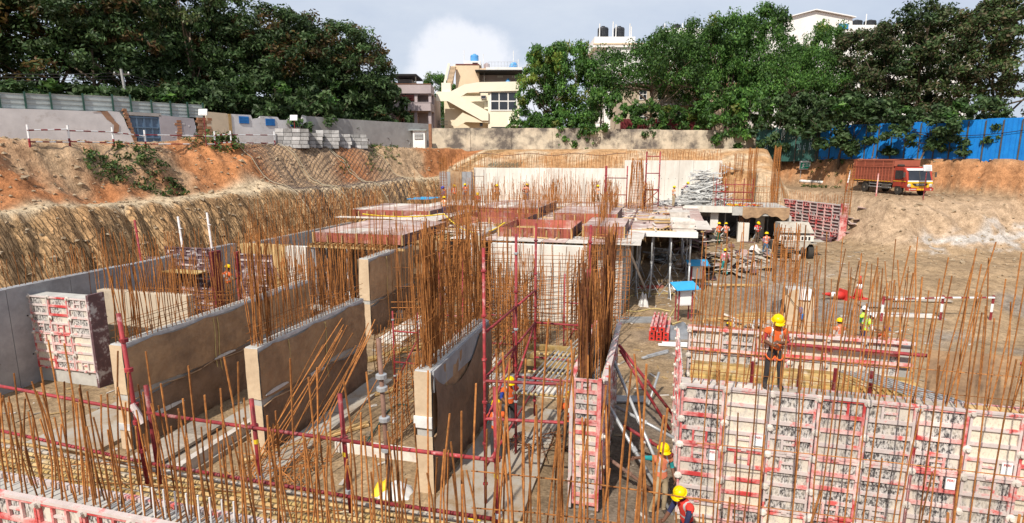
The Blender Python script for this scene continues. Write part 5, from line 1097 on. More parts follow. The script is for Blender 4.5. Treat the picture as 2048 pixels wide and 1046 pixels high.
bar_row(f4, (.2, .2, 2.3), (.2, 4.3, 2.3), 16, 2.2, .6, .03); bar_row(f4, (.5, .2, 2.3), (.5, 4.3, 2.3), 16, 2.4, .6, .03)
for k in range(10): z = 3.0 + .16 * k; bar(f4, (.1, 2.2, z), (.6, 4.4, z + R.uniform(-.1, .1)), .008, 'rust_dark')
# raking struts against it
for i, (a, b, m, lab) in enumerate((((1238, 690, 2.7), (1358, 845, .3), 'red_tube', 'upper red raking strut right of the narrow formwork'), ((1240, 700, 2.6), (1340, 860, .4), 'red_tube', 'lower red raking strut right of the narrow formwork'), ((1226, 718, 2.5), (1345, 1000, .0), 'galv', 'long grey strut from the narrow formwork to the ground'), ((1205, 790, 2.3), (1345, 1030, .0), 'galv', 'steep grey strut beside the worker in teal'), ((1230, 812, 1.4), (1365, 885, .9), 'galv', 'grey tube crossing the gap between the formworks'), ((1245, 850, 1.2), (1362, 920, .5), 'red_tube', 'low red tube crossing the gap between the formworks'), ((1318, 745, .8), (1296, 812, .0), 'galv', 'short grey tube leaning on the ground behind the red struts'), ((1215, 915, .9), (1310, 985, .1), 'brown_tube', 'rusty low strut at the foot of the narrow formwork'))):
    o = thing('raking_strut', lab, 'strut'); A, B = AZ(*a), AZ(*b); MB().tube(A, B, .045, 8).build('outer_tube', m, o, smooth=True); c_ = vl(A, B, .45); MB().tube(c_, vl(A, B, .49), .065, 8).build('collar', m, o)
# F4..F7: the other form walls
f5 = gthing('wall_formwork', 'dark formwork end at the left edge of the picture beside the first burlap wall', 'formwork', 14.9, -23.35, 0, 'panel formwork walls')
form_face(f5, 0, 0, 5, 2, 0, .55); MB().box((4.42, .0, 0), (4.52, .6, 3.35)).build('end_board', 'form_dark', f5); MB().box((0, .1, 0), (4.4, .6, 3.2)).build('concrete_pour', 'concrete', f5)
f6 = gthing('wall_formwork', 'purple-grey formwork with white ribs behind the tan cross wall', 'formwork', 21.2, -23.0, 0, 'panel formwork walls')
form_face(f6, 0, 0, 4, 3, 0, .0, PANELS_D, 1.15); form_face(f6, .6, .5, 3, 1, 0, 2.75, PANELS_D[:1], 1.15); MB().box((3.56, -.05, 0), (3.72, .5, 3.85)).build('end_profile', 'maroon', f6); MB().box((.2, -.7, 2.95), (3.5, -.1, 3.0)).build('plank', 'ochre', f6); MB().box((0, .1, 0), (3.5, .45, 3.4)).build('concrete_pour', 'concrete', f6)
f7 = gthing('wall_formwork', 'small dark red formwork panel standing before the tan board-marked wall', 'formwork', 22.0, -18.6, 0, 'panel formwork walls')
form_face(f7, 0, 0, 2, 3, 0, .2, PANELS_D, 1.15); MB().box((-.16, -.1, 0), (-.02, .2, 3.75)).build('end_profile', 'red_tube', f7); MB().tube((1.8, 0, 3.2), (3.4, -.6, 1.2), .04, 6).build('strut', 'brown_tube', f7)
pr_ = rib_panel(.87, 1.1, 'ply_dark', 'form_red', 0), rib_panel(.87, 1.1, 'ply_dark', 'form_pale', 3)
A, B = AY(1555, 395, 53.8), AY(1682, 408, 46.0); ang = math.atan2(B.y - A.y, B.x - A.x); Lg = math.hypot(B.x - A.x, B.y - A.y)
f8 = thing('wall_formwork', 'long red panel formwork at the foot of the dirt mound, left of the truck', 'formwork', (A.x, A.y, .9), ang, 'panel formwork walls')
n = 9; 
for r_ in range(3):
    for k in range(n): 
        q = put('panel', pr_[R.random() < .3], f8, (Lg / n * k, 0, r_ * 1.115)); q.scale = (Lg / n / .885, 1.6, 1)
MB().box((0, .13, 0), (Lg, .5, 3.36)).build('concrete_pour', 'concrete', f8); MB().box((Lg + .02, -.05, 0), (Lg + .1, .56, 3.45)).build('end_board', 'form_dark', f8); MB().box((Lg + .11, -.06, -.2), (Lg + .17, .58, 3.5)).build('end_profile', 'form_red', f8)
bar_row(f8, (.1, .3, 3.3), (Lg - .1, .3, 3.3), 44, .8, .2, .03, .014)
# near wall at the lower edge with its bars
f9 = gthing('wall_formwork', 'near wall form at the bottom edge, topped by a long row of rusty bars', 'formwork', 5.85, -12.5, -.28, 'panel formwork walls')
form_face(f9, 0, 0, 9, 1, 0, 1.84, choice=lambda r_, k: 0); MB().box((0, .08, 0), (19, .46, 3.08)).build('concrete_pour', 'concrete', f9); MB().box((0, .47, 0), (19, .54, 3.15)).build('far_panel_row', 'form_pale', f9); MB().box((0, -.02, 3.16), (8, .07, 3.21)).build('top_rail', 'form_pale', f9)
bar_row(f9, (.1, .16, 3.05), (10.6, .16, 3.05), 66, 1.55, .25, .03); bar_row(f9, (.1, .4, 3.05), (10.6, .4, 3.05), 62, 1.65, .35, .04)
bar_row(f9, (10.6, .2, 3.05), (12.7, .2, 3.05), 24, 2.6, .9, .035); bar_row(f9, (12.7, .2, 3.05), (16.3, .2, 3.05), 14, 1.5, .5, .04); bar_row(f9, (10.6, .42, 3.05), (12.7, .42, 3.05), 18, 2.2, .9, .04)
for z in (3.6, 4.0, 4.5): bar(f9, (10.4, .3, z), (13.3, .35, z + .05), .009)
bar_row(f9, (3.2, .28, 3.05), (10.6, .28, 3.05), 34, 2.2, .5, .025)
for k in range(60): MB().tube((4.6 + .11 * k, .06, 3.09), (4.6 + .11 * k, .5, 3.11), .012, 4).build('cross_tie', 'galv' if k % 3 else 'rust', f9)
for k in range(9): MB().tube((5.3 + .2 * k, .25, 3.05), (5.3 + .2 * k + .01, .25, 3.55), .013, 6).build('white_sleeve', 'white_plain', f9)

# ------------------------------------------------------------------ bay with concrete columns at the right of the deck
o = gthing('concrete_bay', 'finished concrete bay on square columns, right of the deck, with sacking over its edge', 'concrete frame', 50.0, 2.1, 0)
MB().box((-.1, .3, 3.72), (7.9, 6.2, 4.0)).build('slab', 'concrete', o); MB().box((-.15, .0, 3.55), (3.6, .29, 4.05)).build('edge_beam', 'white_concrete', o); MB().box((3.62, .0, 3.35), (7.9, .29, 4.05)).build('edge_beam', 'concrete', o)
MB().grid(lambda a, b: (4.4 + 3.5 * a, -.05 - .04 * abs(math.sin(a * 11)), 4.05 - (.75 + .18 * math.sin(a * 9) + .1 * math.sin(a * 23)) * b), 30, 6).build('burlap_sheet', 'burlap', o, smooth=True)
for x, d_, w_ in ((2.0, .6, .62), (4.15, .0, .85), (6.0, 3.5, .7)):
    MB().box((x, d_ + .02, -.3), (x + w_, d_ + w_ * .8, 2.75 if d_ == 0 else 3.54)).build('column', 'white_concrete', o)
    if d_ == 0:
        for k in range(10): bar(o, (x + .06 + (w_ - .12) * (k % 5) / 4, .08 + .5 * (k // 5), 2.7), (x + .06 + (w_ - .12) * (k % 5) / 4, .08 + .5 * (k // 5), 3.4), .016, 'rust_dark')
MB().box((-.3, 5.6, 0), (8.2, 5.9, 3.6)).build('back_wall', 'grey_concrete', o); MB().prism([(7.85, .25, .6), (7.85, 6, .6), (7.85, 6, 3.6), (7.85, .25, 3.34)], (.3, 0, 0)).build('side_wall', 'concrete', o)
def cage(px, Y, z0, h, wx, wy, n, label, m='rust', r=.016, flare=.0, hoops=True, cat='rebar cage'):
    p = AY(px, 300, Y); o = thing('rebar_cage', label, cat, (p.x, Y, z0), -GA, 'rebar column cages')
    for k in range(n):
        a = 2 * math.pi * (k + R.uniform(-.2, .2)) / n; q = Vector((wx * math.copysign(min(1, abs(math.cos(a)) * 1.3), math.cos(a)), wy * math.copysign(min(1, abs(math.sin(a)) * 1.3), math.sin(a)), 0))
        bar(o, q * .5, q * (.5 - flare) + Vector((R.gauss(0, .03), R.gauss(0, .03), h + R.uniform(-.2, .2))), r, m)
    if hoops:
        for k in range(int(h / .22)):
            z = .12 + .22 * k; f = .5 - flare * z / h + .02; P = [Vector((wx * f * a, wy * f * b, z)) for a, b in ((-1, -1), (1, -1), (1, 1), (-1, 1), (-1, -1))]; MB().path(P, .009, 3).build('stirrup', m, o)
    return o
for px, Y, lab in ((990, 53.5, 'short rusty column cage before the white wall, behind the worker in white'), (1052, 53.5, 'short rusty column cage behind the worker in pink on the deck'), (1111, 53, 'short rusty column cage in the middle of the white wall'), (1192, 52.5, 'short rusty column cage behind the walking worker'), (1218, 52.5, 'short rusty column cage right of the walking worker')): cage(px, Y, 3.9, 2.0 if px > 1060 else 1.75, .5, .4, 18, lab, 'rust', .022)
cage(1276, 47, 3.9, 3.9, 1.25, .8, 40, 'tallest tapering rusty column cage at the right part of the deck', 'rust', .02, .22); cage(1300, 44, 3.9, 2.2, .8, .6, 22, 'second rusty cage beside the tallest tapering one', 'rust', .018, .2)
cage(1452, 50.5, 4.05, 3.4, .8, .5, 22, 'left rusty column cage on the concrete bay', 'rust', .018); cage(1507, 52, 4.05, 4.7, .6, .5, 22, 'middle tall rusty column cage on the concrete bay', 'rust', .02); cage(1556, 51.5, 4.05, 4.8, .45, .4, 20, 'right tall rusty column cage at the end of the concrete bay', 'rust', .02); cage(1480, 54, 4.05, 4.2, .6, .5, 16, 'farthest thin column cage on the concrete bay', 'rust', .016)
cage(1590, 27.0, 2.1, 2.7, .95, .75, 24, 'rusty column cage standing on the burlap-covered column', 'rust', .018); cage(885, 52, 3.9, 4.0, .5, .4, 12, 'thin rusty cage at the left corner behind the blue-helmeted worker', 'rust', .016); cage(1705, 45.5, 3.5, 3.8, .5, .4, 10, 'thin rusty cage standing on the mound behind the red formwork', 'rust', .014)
# bar fence between the cages on the bay
o = gthing('bar_fence', 'red and rusty bar fence between the column cages on the concrete bay', 'bar fence', 50.4, 4.2, 4.02)
for k in range(34): bar(o, (k * .155, R.uniform(-.2, .6), 0), (k * .155 + R.uniform(-.1, .1), R.uniform(-.2, .6), R.uniform(1.4, 2.6)), .014)
for z in (.5, 1.1, 1.7): bar(o, (0, 0, z), (5.3, .1, z), .02); MB().tube((0, -.1, z + .12), (3.0, -.1, z + .1), .035, 5).build('red_rail', 'red_tube', o)
for k in range(5): MB().tube((.2 + .7 * k, -.12, 0), (.2 + .7 * k, -.12, 2.3), .035, 5).build('red_post', 'red_tube', o)
o = gthing('coupler_heap', 'heap of orange and rusty couplers at the edge of the concrete bay', 'couplers', 50.6, 6.6, 4.02)
for k in range(70): MB().tube(*(lambda c, d: (c - d, c + d))(Vector((R.uniform(-1.3, 1.3), R.uniform(-.3, .3), .05 + .2 * R.random())), Vector((R.uniform(-.2, .2), R.uniform(-.2, .2), R.uniform(-.04, .04)))), .035, 5).build('coupler', R.choice(['rust', 'cone_red', 'rust', 'yellow_plastic']), o)
# pile of grey steel props, and the tube scaffold in front of the white wall
o = gthing('prop_pile', 'tall tangled pile of grey steel props by the white wall', 'steel pile', 52.6, 3.4, 3.95)
for k in range(240):
    a = R.gauss(0, .5); rr = R.random() ** .5; x = R.gauss(.1, .85) if k % 4 else R.uniform(-3.4, 1.9); hmax = 2.8 * math.exp(-((x - .2) / 1.05) ** 2) + .2; z = R.uniform(.05, 1) * hmax; c = Vector((x, R.uniform(-.8, .8) * (1.2 - z / 3), z)); d_ = Vector((math.cos(a), math.sin(a) * .6, R.gauss(0, .22))) * R.uniform(.5, 1.2)
    MB().tube(c - d_, c + d_, R.uniform(.03, .055), 5).build('prop_tube', 'steel_pile', o)
def scaffold(label, posts, ledgers, z0, h, r=.035, m='red_tube', name='tube_scaffold', cat='scaffold'):
    o = gthing(name, label, cat, posts[0][0], posts[0][1], z0); u0, v0 = posts[0]
    for (u, v) in posts: MB().tube((v - v0, u - u0, 0), (v - v0, u - u0, h), r, 8).build('standard', m, o, smooth=True)
    for (i, j, z, zb) in ledgers:
        a, b = posts[i], posts[j]; MB().tube((a[1] - v0, a[0] - u0, z), (b[1] - v0, b[0] - u0, zb), r * .9, 6).build('ledger', m, o, smooth=True)
    for (u, v) in posts:
        for z in (.6, 1.6, 2.6, 3.6, 4.6, 5.6):
            if z < h: MB().lathe([(r, -.03), (r * 1.7, -.02), (r * 1.7, .02), (r, .03)], 8, (v - v0, u - u0, z)).build('coupler', m if (z + u) % 2 < 1.2 else 'galv', o)
    return o
scaffold('red tube scaffold tower before the white wall near the prop pile', [(50, -1.3), (50, -.2), (51.2, -1.3), (51.2, -.2)], [(0, 1, 1.4, 1.4), (0, 1, 2.8, 2.8), (2, 3, 1.4, 1.4), (0, 2, 1.4, 1.4), (0, 1, .3, 1.4), (1, 3, 2.8, 2.8), (0, 1, 4.2, 4.2)], 3.9, 4.6, .05)
scaffold('low red scaffold at the foot of the tallest rebar column', [(49.5, -4.6), (49.5, -2.8), (50.5, -4.6)], [(0, 1, 2.4, 2.4), (0, 1, 1.0, 1.0), (0, 2, 2.4, 2.4)], 3.9, 3.4, .05)
scaffold('grey and red scaffold frame left of the short cages on the deck', [(51, -17), (51, -15.8), (52, -17)], [(0, 1, 1.4, 1.4), (0, 1, 2.4, 2.4), (0, 2, 1.4, 1.4)], 3.9, 3.0, .03, 'brown_tube')
# rows of thin bars standing all over the deck
for i, (u, v0, v1, n, L1, lab) in enumerate(((34.0, -8.6, -3.0, 26, 1.9, 'row of starter bars behind the open red box'), (39.0, -15.2, -8.4, 34, 1.7, 'row of starter bars across the left part of the deck'), (43.6, -8.0, -2.4, 26, 1.8, 'row of starter bars across the middle of the deck'), (47.5, -14, -6.5, 32, 2.0, 'row of starter bars in front of the workers group'), (53.2, -14, -3.6, 44, 2.0, 'far row of starter bars before the white wall'), (52.0, -11.0, -7.4, 20, 2.5, 'netted row of bars before the middle of the white wall'), (29.1, -8.1, -1.7, 34, 2.0, 'starter bars standing in front of the red boxes over the white walls'))):
    o = gthing('starter_bar_row', lab, 'rebar row', u, v0, 3.86 if u > 29.2 else 2.6, 'rows of starter bars on the deck'); bar_row(o, (0, 0, 0), (v1 - v0, 0, 0), int(n * 1.4), L1 * 1.15, .45, .035, .013, jit=.06)
    for z in (.3, .75): bar(o, (0, 0, z), (v1 - v0, 0, z), .01)
for i, (v, u0, u1, n, lab) in enumerate(((-3.1, 29.5, 44, 52, 'long line of starter bars running back beside the right deck'), (-8.3, 33.6, 46, 46, 'long line of starter bars running back through the middle of the deck'), (-12.9, 33, 46, 44, 'long line of starter bars running back left of the middle'), (-15.6, 34, 47, 40, 'long line of starter bars running back at the left boxes'))):
    o = gthing('starter_bar_row', lab, 'rebar row', u0, v, 3.7, 'rows of starter bars on the deck'); bar_row(o, (0, 0, 0), (0, u1 - u0, 0), int(n * 1.5), 1.9, .6, .04, .013, jit=.08)
for i, (u0, v0, u1, v1, z, n, L1, lab) in enumerate(((21.5, -17.2, 24.5, -13.2, .1, 34, 4.0, 'loose thicket of bars before the dark opening under the left box'), (24.6, -12.2, 25.0, -9.6, .1, 30, 4.6, 'thicket of bars right of the tall burlap wall'), (26.6, -9.4, 27.0, -8.0, .1, 18, 5.2, 'thicket of bars at the left end of the white middle wall'), (23.0, -6.5, 23.4, -2.2, .1, 26, 3.6, 'thin bars standing before the white middle wall'), (32.6, -12.0, 33.0, -8.4, 3.4, 34, 2.6, 'thicket of bars before the open dark trough'), (41.0, -15.0, 41.6, -3.0, 3.9, 60, 2.2, 'wide thin row of bars across the middle of the deck'), (46.0, -21, 46.4, -13.5, 3.9, 36, 2.4, 'thin row of bars over the far left boxes'))):
    o = gthing('starter_bar_row', lab, 'rebar row', u0, v0, z, 'rows of starter bars on the deck'); bar_row(o, (0, 0, 0), (v1 - v0, u1 - u0, 0), n, L1, .6, .025, .012, jit=.12)
    for k in range(3): bar(o, (0, 0, L1 * (.2 + .2 * k)), (v1 - v0, u1 - u0, L1 * (.2 + .2 * k)), .009)
# ------------------------------------------------------------------ rebar mats standing in the pit
def rmat(u0, v0, u1, v1, h, sp, label, hz=.2, r=.016, m='rust', z0=0, skew=0, over=.5):
    o = gthing('rebar_mat', label, 'rebar mat', u0, v0, z0, 'upright rebar mats'); d_ = Vector((v1 - v0, u1 - u0, 0)); n = int(d_.length / sp)
    for k in range(n + 1):
        q = d_ * (k / n) + Vector((R.uniform(-.02, .02), R.uniform(-.02, .02), 0)); bar(o, q, q + Vector((R.gauss(skew, .02) * h, R.gauss(0, .02) * h, h + R.uniform(-.1, over))), r, m)
    for k in range(int(h / hz)): z = .12 + hz * k; bar(o, Vector((0, .02, z)), d_ + Vector((0, .02, z + R.uniform(-.03, .03))), r * .8, m)
    return o
rmat(25.6, -7.9, 26.3, -3.2, 3.7, .2, 'rebar mat right in front of the white middle wall')
rmat(23.6, -7.7, 24.0, -4.4, 3.0, .2, 'second rebar mat before the white middle wall, a step nearer')
rmat(22.0, -3.4, 27.5, -2.9, 3.9, .2, 'rebar mat running back beside the narrow white wall')
rmat(27.8, -2.9, 28.2, -1.3, 4.4, .13, 'dense rebar mat before the narrow white wall')
rmat(20.5, -6.6, 27, -8.4, 3.8, .18, 'tall rusty mat receding behind the sagging burlap wall', over=1.0)
rmat(17.0, -5.3, 24.0, -5.0, 3.4, .2, 'tall rusty mat continuing the line of the sagging burlap wall', over=1.4)
rmat(24.0, -9.6, 24.3, -6.3, 4.6, .15, 'wide dense rusty mat in front of the shaded wall end', over=.8)
rmat(17.5, -8.8, 18.5, -5.6, 3.3, .2, 'rebar mat crossing between the second and third burlap walls', over=.8)
rmat(13.6, -7.0, 19.8, -7.4, 1.9, .16, 'low rebar mat running back between the second and third burlap walls', hz=.16, over=.2)
rmat(18.8, -10.2, 25.0, -10.0, 1.5, .16, 'low rebar mat continuing the line of the second burlap wall', hz=.16, over=.3)
rmat(20.8, -13.9, 25.0, -13.8, 1.5, .2, 'low rebar mat continuing the line of the longest burlap wall', over=.4)
rmat(17.8, -19.8, 18.0, -16.6, 3.0, .22, 'rebar mat leaning before the tan cross wall', over=.9)
rmat(20.4, -16.2, 24.6, -15.6, 3.0, .2, 'rebar mat left of the dark opening', over=1.0)
rmat(19.6, -22.5, 20.2, -17.6, 2.5, .25, 'rebar mat behind the tan cross wall, before the purple formwork', over=1.2)
rmat(25.0, -3.2, 25.4, -1.6, 4.0, .15, 'narrow rusty mat standing before the gap between the white walls', over=1.2)
rmat(18.8, -2.6, 23.0, -2.2, 2.8, .16, 'rusty mat running back behind the platform of grey bars', over=.9)
rmat(22.0, -6.8, 22.2, -4.6, 3.2, .14, 'dense rusty mat beside the beams behind the central scaffold', over=1.0)
rmat(29.0, -12.4, 29.4, -9.4, 4.4, .16, 'rusty mat between the tall burlap wall and the shaded wall end', over=1.2)
o = gthing('bar_bundle_row', 'long ochre beams lying behind the central scaffold', 'beams', 20.2, -4.9, 0)
for k in range(4): MB().box((0, .5 * k, .25 + .12 * (k % 2)), (2.6, .5 * k + .2, .45 + .12 * (k % 2))).build('beam', 'ochre', o)
# leaning loose bars on the second burlap wall
o = gthing('leaning_bars', 'bundle of loose rusty bars leaning against the second burlap wall', 'rebar', 11.6, -9.2, 0)
for k in range(17):
    x = R.uniform(-.6, 1.6); bar(o, (x - .35, R.uniform(-.9, .1), 0), (x + .3 + R.uniform(-.1, .2), 2.3 + R.uniform(0, .8), R.uniform(2.6, 3.5)), .014)
# tangles of offcut bars
def tangle(px, py, w, d_, n, label, L1=1.0, m='rust'):
    p = AZ(px, py, 0); p.z = GZ(p.x, p.y); o = thing('bar_tangle', label, 'scrap rebar', p, R.uniform(0, 3), 'tangles of scrap rebar')
    for k in range(n):
        c = Vector((R.uniform(-w, w), R.uniform(-d_, d_), R.uniform(.03, .35))); e = Vector((R.gauss(0, 1), R.gauss(0, 1), R.gauss(0, .25))).normalized() * L1 * R.uniform(.3, 1); bar(o, c - e * .5, c + e * .5, .011, m)
tangle(560, 945, 1.0, 1.0, 90, 'orange tangle of scrap bars at the foot of the second burlap wall', 1.0); tangle(930, 640, .9, 1.6, 60, 'tangle of bent bars between the rusty mats', 1.2); tangle(480, 590, 1.2, 1.0, 50, 'grey-brown tangle of bars behind the longest burlap wall', 1.4, 'rust_dark'); tangle(660, 640, 1.0, 1.0, 40, 'tangle of red and rusty bars below the dark opening', 1.3); tangle(1080, 900, .5, .8, 30, 'dark tangle of bars under the central scaffold', 1.2, 'rust_dark')
# ------------------------------------------------------------------ kerbs, boards and slabs on the pit floor
def slab(u0, u1, v0, v1, z0, z1, name, label, m, cat='concrete', nb=None):
    o = gthing(name, label, cat, u0, v0, z0); w, d_ = v1 - v0, u1 - u0
    n = nb or max(1, round(max(w, d_) / 1.5))
    for k in range(n):
        if d_ > w: MB().box((R.uniform(0, .01), k * d_ / n + .006, 0), (w, (k + 1) * d_ / n - .006, z1 - z0 + R.uniform(-.008, .008))).build('slab_piece', m, o)
        else: MB().box((k * w / n + .006, R.uniform(0, .01), 0), ((k + 1) * w / n - .006, d_, z1 - z0 + R.uniform(-.008, .008))).build('slab_piece', m, o)
slab(9.5, 20, -12.6, -11.2, -.05, .14, 'raft_strip', 'pale concrete strip between the first and second burlap walls', 'muddy_concrete'); slab(9.2, 15.5, -11.5, -11.3, .14, .42, 'kerb_beam', 'low pale kerb beam between the first and second burlap walls', 'white_timber')
slab(10.2, 13.2, -13.2, -12.2, .2, .28, 'grey_board', 'long grey weathered board lying right of the longest burlap wall', 'plank_grey', 'board', 4)
slab(10.5, 18, -9.9, -9.1, -.04, .12, 'raft_strip', 'mud-stained concrete strip right of the second burlap wall', 'muddy_concrete'); slab(10.0, 17.0, -4.8, -2.7, -.05, .10, 'raft_strip', 'grey concrete strip right of the sagging burlap wall', 'muddy_concrete'); slab(13.0, 13.25, -8.4, -5.7, .0, .3, 'kerb_beam', 'cream kerb across the gap before the sagging burlap wall', 'white_timber'); slab(18.0, 18.5, -4.5, -2.2, .0, .22, 'kerb_beam', 'white kerb at the foot of the central scaffold', 'white_concrete'); slab(20.4, 20.8, -9.0, -5.8, 0, .25, 'kerb_beam', 'pale kerb crossing behind the low rebar mat', 'white_concrete'); slab(22, 26, -11.8, -10.6, -.04, .16, 'raft_strip', 'pale raft strip below the tall burlap wall', 'white_concrete'); slab(11, 22, -17.0, -14.6, -.05, .12, 'raft_strip', 'mud-stained raft strip left of the longest burlap wall', 'muddy_concrete')
for i, (px, py, z, l, w, a, m, lab) in enumerate(((700, 800, .1, 3.2, .12, .9, 'timber', 'pale timber batten beside the leaning bars'), (620, 880, .1, 3.5, .14, .9, 'timber', 'two timber battens at the foot of the second burlap wall'), (790, 700, .2, 4, .3, 1.0, 'ochre', 'ochre plank running back behind the low rebar mat'), (775, 640, .2, 5, .25, .9, 'ochre', 'ochre plank beside the tall burlap wall'), (1300, 575, .05, 1.6, .3, .3, 'ply_red', 'red timber offcut near the props'), (1480, 640, .05, 3.2, .2, .25, 'timber', 'timber joist on the dirt left of the burlap column'), (1520, 630, .05, 2.5, .2, .3, 'timber', 'second timber joist on the dirt left of the burlap column'), (1500, 575, .05, 4, .14, .2, 'timber', 'long thin timbers lying on the grey mud'), (1430, 570, .05, 3.5, .1, .05, 'white_timber', 'white pole lying on the dirt by the blue-lidded boxes'), (1480, 690, .05, 2.0, .2, .6, 'plank_grey', 'grey plank behind the shaft formwork'), (1760, 618, .05, 2.2, .9, .1, 'plank_grey', 'grey board lying near the traffic cones'), (1835, 610, .05, 3.0, .9, .15, 'plank_grey', 'grey board at the right photo edge'), (1800, 635, .05, 3.5, .25, .1, 'white_timber', 'long white timber behind the shaft at right'), (1310, 710, .05, 1.4, .12, .8, 'galv', 'grey pipe lying right of the red beams'), (1345, 690, .08, 1.2, .16, .1, 'white_plain', 'white plastic pipe beside the red beam stack'), (1280, 640, .05, 2.4, 1.0, .3, 'wet_concrete', 'flat grey concrete slab left of the red beam stack'), (1250, 800, .02, 1.5, .5, .2, 'wet_concrete', 'thin grey board below the narrow formwork'))):
    p = AZ(px, py, z); p.z = GZ(p.x, p.y); o = thing('loose_board', lab, 'board', p, -GA, 'loose boards on the pit floor')
    for k in range(2 if w < .5 else 1): MB().obox((.1 * k, w * 1.3 * k, .04 + .03 * k), l * (1 - .1 * k), w, .06, Matrix.Rotation(a + .05 * k, 3, 'Z')).build('board', m, o)
# plywood and timber rubble around the right bay
def rubble(px, py, w, d_, n, label, hm=.8, mats=('plank_grey', 'ply', 'ochre', 'ply_dark', 'plank_grey', 'white_timber')):
    p = drop(px, py); o = thing('rubble_heap', label, 'rubble', p, 0, 'heaps of timber rubble')
    for k in range(n):
        x, y = R.gauss(0, w * .45), R.gauss(0, d_ * .45); q = math.exp(-(x / w) ** 2 - (y / d_) ** 2); z = GZ(p.x + x, p.y + y) - p.z + R.random() * hm * q + .04
        rot = Matrix.Rotation(R.uniform(0, 6.3), 3, 'Z') @ Matrix.Rotation(R.gauss(0, .25), 3, 'X') @ Matrix.Rotation(R.gauss(0, .2), 3, 'Y')
        MB().obox((x, y, z), R.uniform(.5, 1.7), R.uniform(.08, .5), .035, rot).build('board', R.choice(mats), o)
rubble(1440, 530, 2.6, 2.8, 130, 'wide heap of broken plywood and planks behind the worker in pink', .7); rubble(1400, 490, 2.4, 3.0, 120, 'tall heap of timber rubble under the right deck edge', 1.4); rubble(1500, 515, 2.2, 1.4, 60, 'low spread of boards before the workers at the columns', .3); rubble(1420, 450, 2.0, 2.2, 90, 'grey heap of poles and boards at the left concrete column', 1.3, ('galv', 'plank_grey', 'steel_pile', 'ochre')); rubble(1680, 470, 1.6, .8, 20, 'purple boards at the foot of the red formwork wall', .3, ('ply_dark', 'ply'))
rubble(1480, 655, 1.6, 1.4, 30, 'litter of boards, pipes and cloth behind the shaft formwork', .15, ('timber', 'galv', 'white_timber', 'plank_grey'))
rubble(1320, 520, .9, 1.6, 60, 'dark heap of poles in the shade under the right deck', .9, ('steel_pile', 'plank_grey', 'galv'))
def lump(px, py, w, d_, h, name, label, m, cat, z=None, n=18):
    p = drop(px, py) if z is None else AZ(px, py, z); o = thing(name, label, cat, p); ph = R.uniform(0, 9)
    MB().grid(lambda a, b: (w * (a - .5) * (1 + .2 * nz1(b * 3, ph)), d_ * (b - .5) * (1 + .2 * nz1(a * 3, ph)), GZ(p.x + w * (a - .5), p.y + d_ * (b - .5)) - p.z + h * (max(0, math.sin(a * math.pi) * math.sin(b * math.pi)) ** .6) * (1 + .5 * nz1(a * 4, b * 4, ph)) - .04), n, n).build('sheet', m, o, smooth=True); return o
lump(1358, 668, 1.5, 1.5, .5, 'tarpaulin', 'dark grey tarpaulin heap beside the red beam stack', 'tarp', 'tarpaulin'); lump(1475, 470, 1.8, 1.4, 1.5, 'tarpaulin', 'dark tarpaulin bundle between the concrete columns', 'tarp', 'tarpaulin'); lump(1510, 503, .8, .7, .5, 'cement_bag', 'white bag lying on the boards at the columns', 'white_sheet', 'bag'); lump(1287, 612, .55, .4, .75, 'cement_bag', 'white upright bag left of the blue-lidded box', 'white_sheet', 'bag'); lump(1350, 578, .5, .5, .35, 'cement_bag', 'small white bag under the props', 'white_sheet', 'bag'); o = thing('white_roll', 'long flattened white roll lying on the slope below the green board', 'roll'); MB().path([drop(1600 + 8 * k, 364 + .6 * k) + Vector((0, 0, .1)) for k in range(7)], .16, 7).build('roll', 'white_sheet', o, smooth=True); lump(1535, 505, 1.5, 1.2, .25, 'sand_heap', 'small heap of grey sand before the mixer', 'concrete', 'sand'); lump(1010, 760, 2.2, 1.5, .15, 'sand_heap', 'pale sand spread below the central scaffold', 'concrete', 'sand')
lump(790, 985, .9, .8, .22, 'white_bags', 'white plastic bags on the ground left of the sagging burlap wall foot', 'white_sheet', 'bags', 0); lump(770, 980, .6, .6, .28, 'yellow_bag', 'crumpled yellow bag beside the white plastic bags', 'yellow_plastic', 'bag', 0.02); lump(985, 838, .9, .6, .6, 'sand_heap', 'dark heap at the foot of the sagging burlap wall', 'tarp', 'heap', 0)
# red beam stack
p = AZ(1317, 682, 0); o = thing('beam_stack', 'stack of red steel waling beams with round holes, on the dirt', 'beam stack', p, -GA - .05)
def walb(x, z):
    b = MB()
    for s_ in (-.09, .09): b.box((x + s_ - .035, 0, z), (x + s_ + .035, 2.6, z + .2))
    b.box((x - .054, .05, z + .02), (x + .054, 2.55, z + .06)); w_ = b.build('beam', 'form_red', o); MB().box((x - .125, -.012, z), (x + .125, -.003, z + .2)).build('end_plate', 'cone_red', w_); MB().lathe([(.055, 0), (.055, .006)], 10, (x, -.02, z + .1), ax=(0, 1, 0)).build('hole', 'dark', w_)
for k in range(3): walb(-.3 + .3 * k, .0); walb(-.3 + .3 * k, .22)
walb(-.24, .44); walb(.12, .44)
